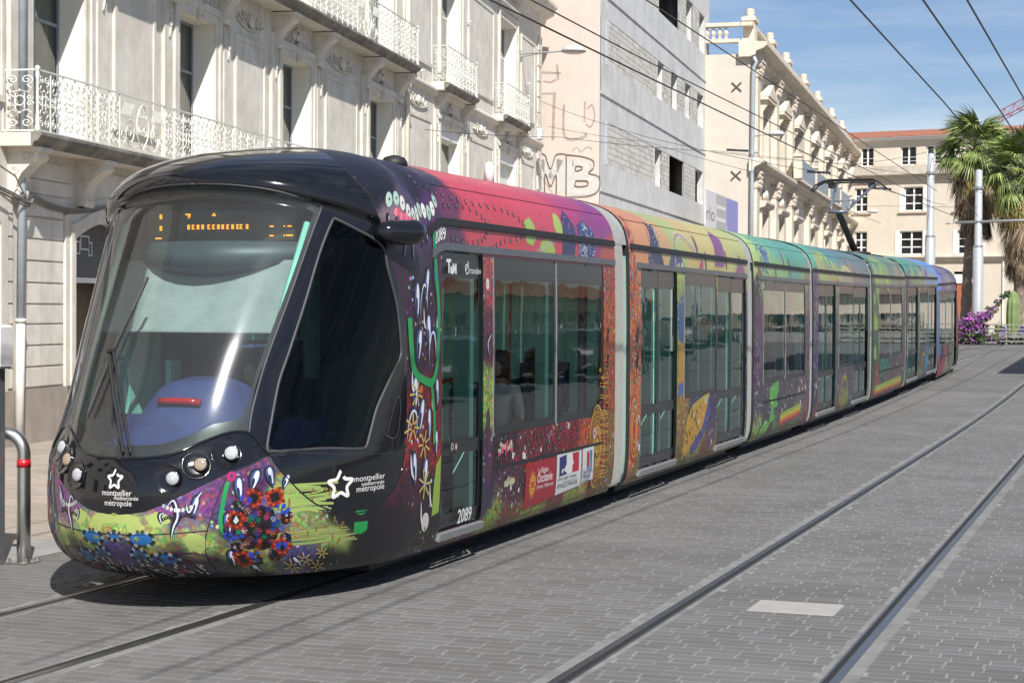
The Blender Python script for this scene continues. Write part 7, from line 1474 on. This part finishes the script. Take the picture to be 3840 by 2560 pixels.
# ------------------------------------------------------------------ people inside the tram
def person(label, x, y, z, rz, shirt, trousers, skin_c, hair, cap=None, seated=True):
    o = tag(empty('person', (x, y, z), rz), label, 'person'); V = []; E = []; Rd = []
    def ch(pts, start=None):
        prev = start
        for (p, r_) in pts:
            V.append(p); Rd.append(r_)
            if prev is not None: E.append((prev, len(V) - 1))
            prev = len(V) - 1
        return prev
    ch([((0, 0, .90), .14), ((0, .01, 1.08), .125), ((0, .02, 1.26), .14), ((0, .02, 1.40), .12), ((0, .01, 1.49), .055), ((0, -.01, 1.57), .075), ((0, -.015, 1.65), .098), ((0, -.01, 1.735), .07)])
    ch([((0, -.115, 1.62), .02)], 6)
    for s in (-1, 1):
        ch([((s * .09, -.04, .89), .105), ((s * .11, -.40, .91), .075), ((s * .11, -.44, .55), .055), ((s * .11, -.44, .42), .04), ((s * .11, -.58, .385), .035)], 0)
        w = ch([((s * .17, .02, 1.39), .065), ((s * .24, -.02, 1.14), .045), ((s * .19, -.24, 1.00), .03), ((s * .18, -.32, .985), .026)], 3)
        for j in range(5): q = (j - 2) * .018; ch([((s * (.18 + q), -.37 - .005 * (2 - abs(j - 2)), .985), .0095), ((s * (.18 + q * 1.2), -.405 - .008 * (2 - abs(j - 2)), .968), .008)], w) if j < 4 else ch([((s * .145, -.335, .985), .0095), ((s * .13, -.36, .975), .0085)], w)
    me = bpy.data.meshes.new('body'); me.from_pydata(V, E, []); ob = bpy.data.objects.new('body', me); COL.objects.link(ob)
    md = ob.modifiers.new('Skin', 'SKIN'); md.use_smooth_shade = True
    for i, r_ in enumerate(Rd): me.skin_vertices[0].data[i].radius = (r_, r_); me.skin_vertices[0].data[i].use_root = i == 0
    ob.modifiers.new('Sub', 'SUBSURF').levels = 1; ob.modifiers[-1].render_levels = 1
    bpy.context.view_layer.update(); dg = bpy.context.evaluated_depsgraph_get(); m2 = bpy.data.meshes.new_from_object(ob.evaluated_get(dg)); bpy.data.objects.remove(ob); m2.materials.clear()
    for c in (skin_c, shirt, trousers): m2.materials.append(c)
    for p in m2.polygons:
        c = p.center; p.use_smooth = True
        p.material_index = 0 if c.z > 1.46 or (abs(c.x) > .15 and c.y < -.06 and c.z > .94) else 2 if c.z < .97 else 1
    link('body', m2, o)
    h = MB(); h.lathe([(.106, -.03), (.112, .02), (.10, .07), (.06, .105), (.01, .115)], (0, .008, 1.665), 14); hh = h.build('cap' if cap else 'hair', cap or hair, o, True)
    if cap: MB().prism([(-.07, -.07), (.07, -.07), (.06, -.17), (0, -.2), (-.06, -.17)], 'z', 1.66, 1.675).build('cap_peak', cap, o)
    else: MB().lathe([(.09, -.14), (.108, -.06), (.105, .02)], (0, .03, 1.65), 12).build('hair', hair, o, True)
    return o
sk1, sk2 = mat('skin_tan', (.36, .20, .13), .6, 0, .08, 6), mat('skin_fair', (.5, .32, .24), .6, 0, .08, 6)
cw, cb, cd, cj = mat('white_cotton', (.62, .62, .60), .9), mat('blue_cotton', (.07, .11, .2), .9), mat('dark_cotton', (.03, .03, .035), .9), mat('denim', (.10, .15, .24), .9); hb = mat('dark_hair', (.02, .014, .01), .6)
person('driver in a pale shirt sitting behind the windscreen of the tram', -6.55, 12.42, .0, 0, cw, cd, sk2, hb)
person('passenger in white T-shirt and white cap sitting with the back to the window', -5.82, 29.3, -.05, pi * .9, cw, cj, sk2, hb, cw)
person('passenger in a white top with bare arms by the window behind the first door', -5.80, 15.9, -.05, 0, cw, cj, sk1, hb)
person('passenger in dark top with bare arms at the end of the first tram section', -5.80, 17.0, -.05, pi, cd, cj, sk1, hb)
person('passenger in blue top by the window of the section with two windows', -5.85, 27.9, -.05, 0, cb, cd, sk2, hb)

# ------------------------------------------------------------------ cars parked across the tracks, mirrored in the tram windows
def car_parts(col):
    body = MB(); prof = [(-2.1, .28), (2.1, .28), (2.15, .55), (2.0, .78), (1.0, .92), (.35, 1.38), (-.95, 1.42), (-1.75, .98), (-2.1, .9)]
    body.prism(prof, 'x', -.86, .86)
    gl = MB(); gl.prism([(.93, .95), (.33, 1.33), (-.93, 1.37), (-1.6, 1.0)], 'x', -.868, .868); ws = MB(); ws.face([(-.7, 1.0, .945), (.7, 1.0, .945), (.62, .39, 1.37), (-.62, .39, 1.37)])
    return body.mesh('body', col), gl.mesh('side_glass', glass_dark), ws.mesh('windscreen', glass_dark)
wheel_me = MB().lathe([(.2, -.1), (.31, -.1), (.32, 0), (.31, .1), (.2, .1), (.05, .12)], n=16, axis='x').mesh('wheel', black_matt); lampm = MB().box(-.2, .2, -.02, .02, -.06, .06).mesh('headlight', k('car_lamp', (.5, .5, .5), .1))
CM = [car_parts(k('car_' + n_, c_, .2, .3, .05, 3, 0, 60, .004, .5)) for n_, c_ in (('black', (.012, .012, .014)), ('grey', (.08, .085, .09)), ('red', (.30, .015, .015)), ('blue', (.02, .035, .10)), ('silver', (.3, .3, .31)))]
NMS = ('black', 'grey', 'red', 'blue', 'silver'); rr = random.Random(31)
for i in range(20):
    q = rr.choice((0, 0, 1, 1, 2, 3, 0, 4)); y = 30 + i * 5.6 + rr.uniform(-.3, .3); o = tag(empty('parked_car', (5.6, y, g(y)), pi if i % 3 else 0), NMS[q] + ' car parked in the row across the tracks, mirrored in the tram windows', 'car', 'cars parked across the tracks')
    for me, nm in zip(CM[q], ('body', 'side_glass', 'windscreen')): link(nm, me, o)
    for sx in (-.8, .8):
        for sy in (-1.35, 1.3): link('wheel', wheel_me, o, (sx, sy, .315))
        link('headlight', lampm, o, (sx * .75, 2.1, .66))
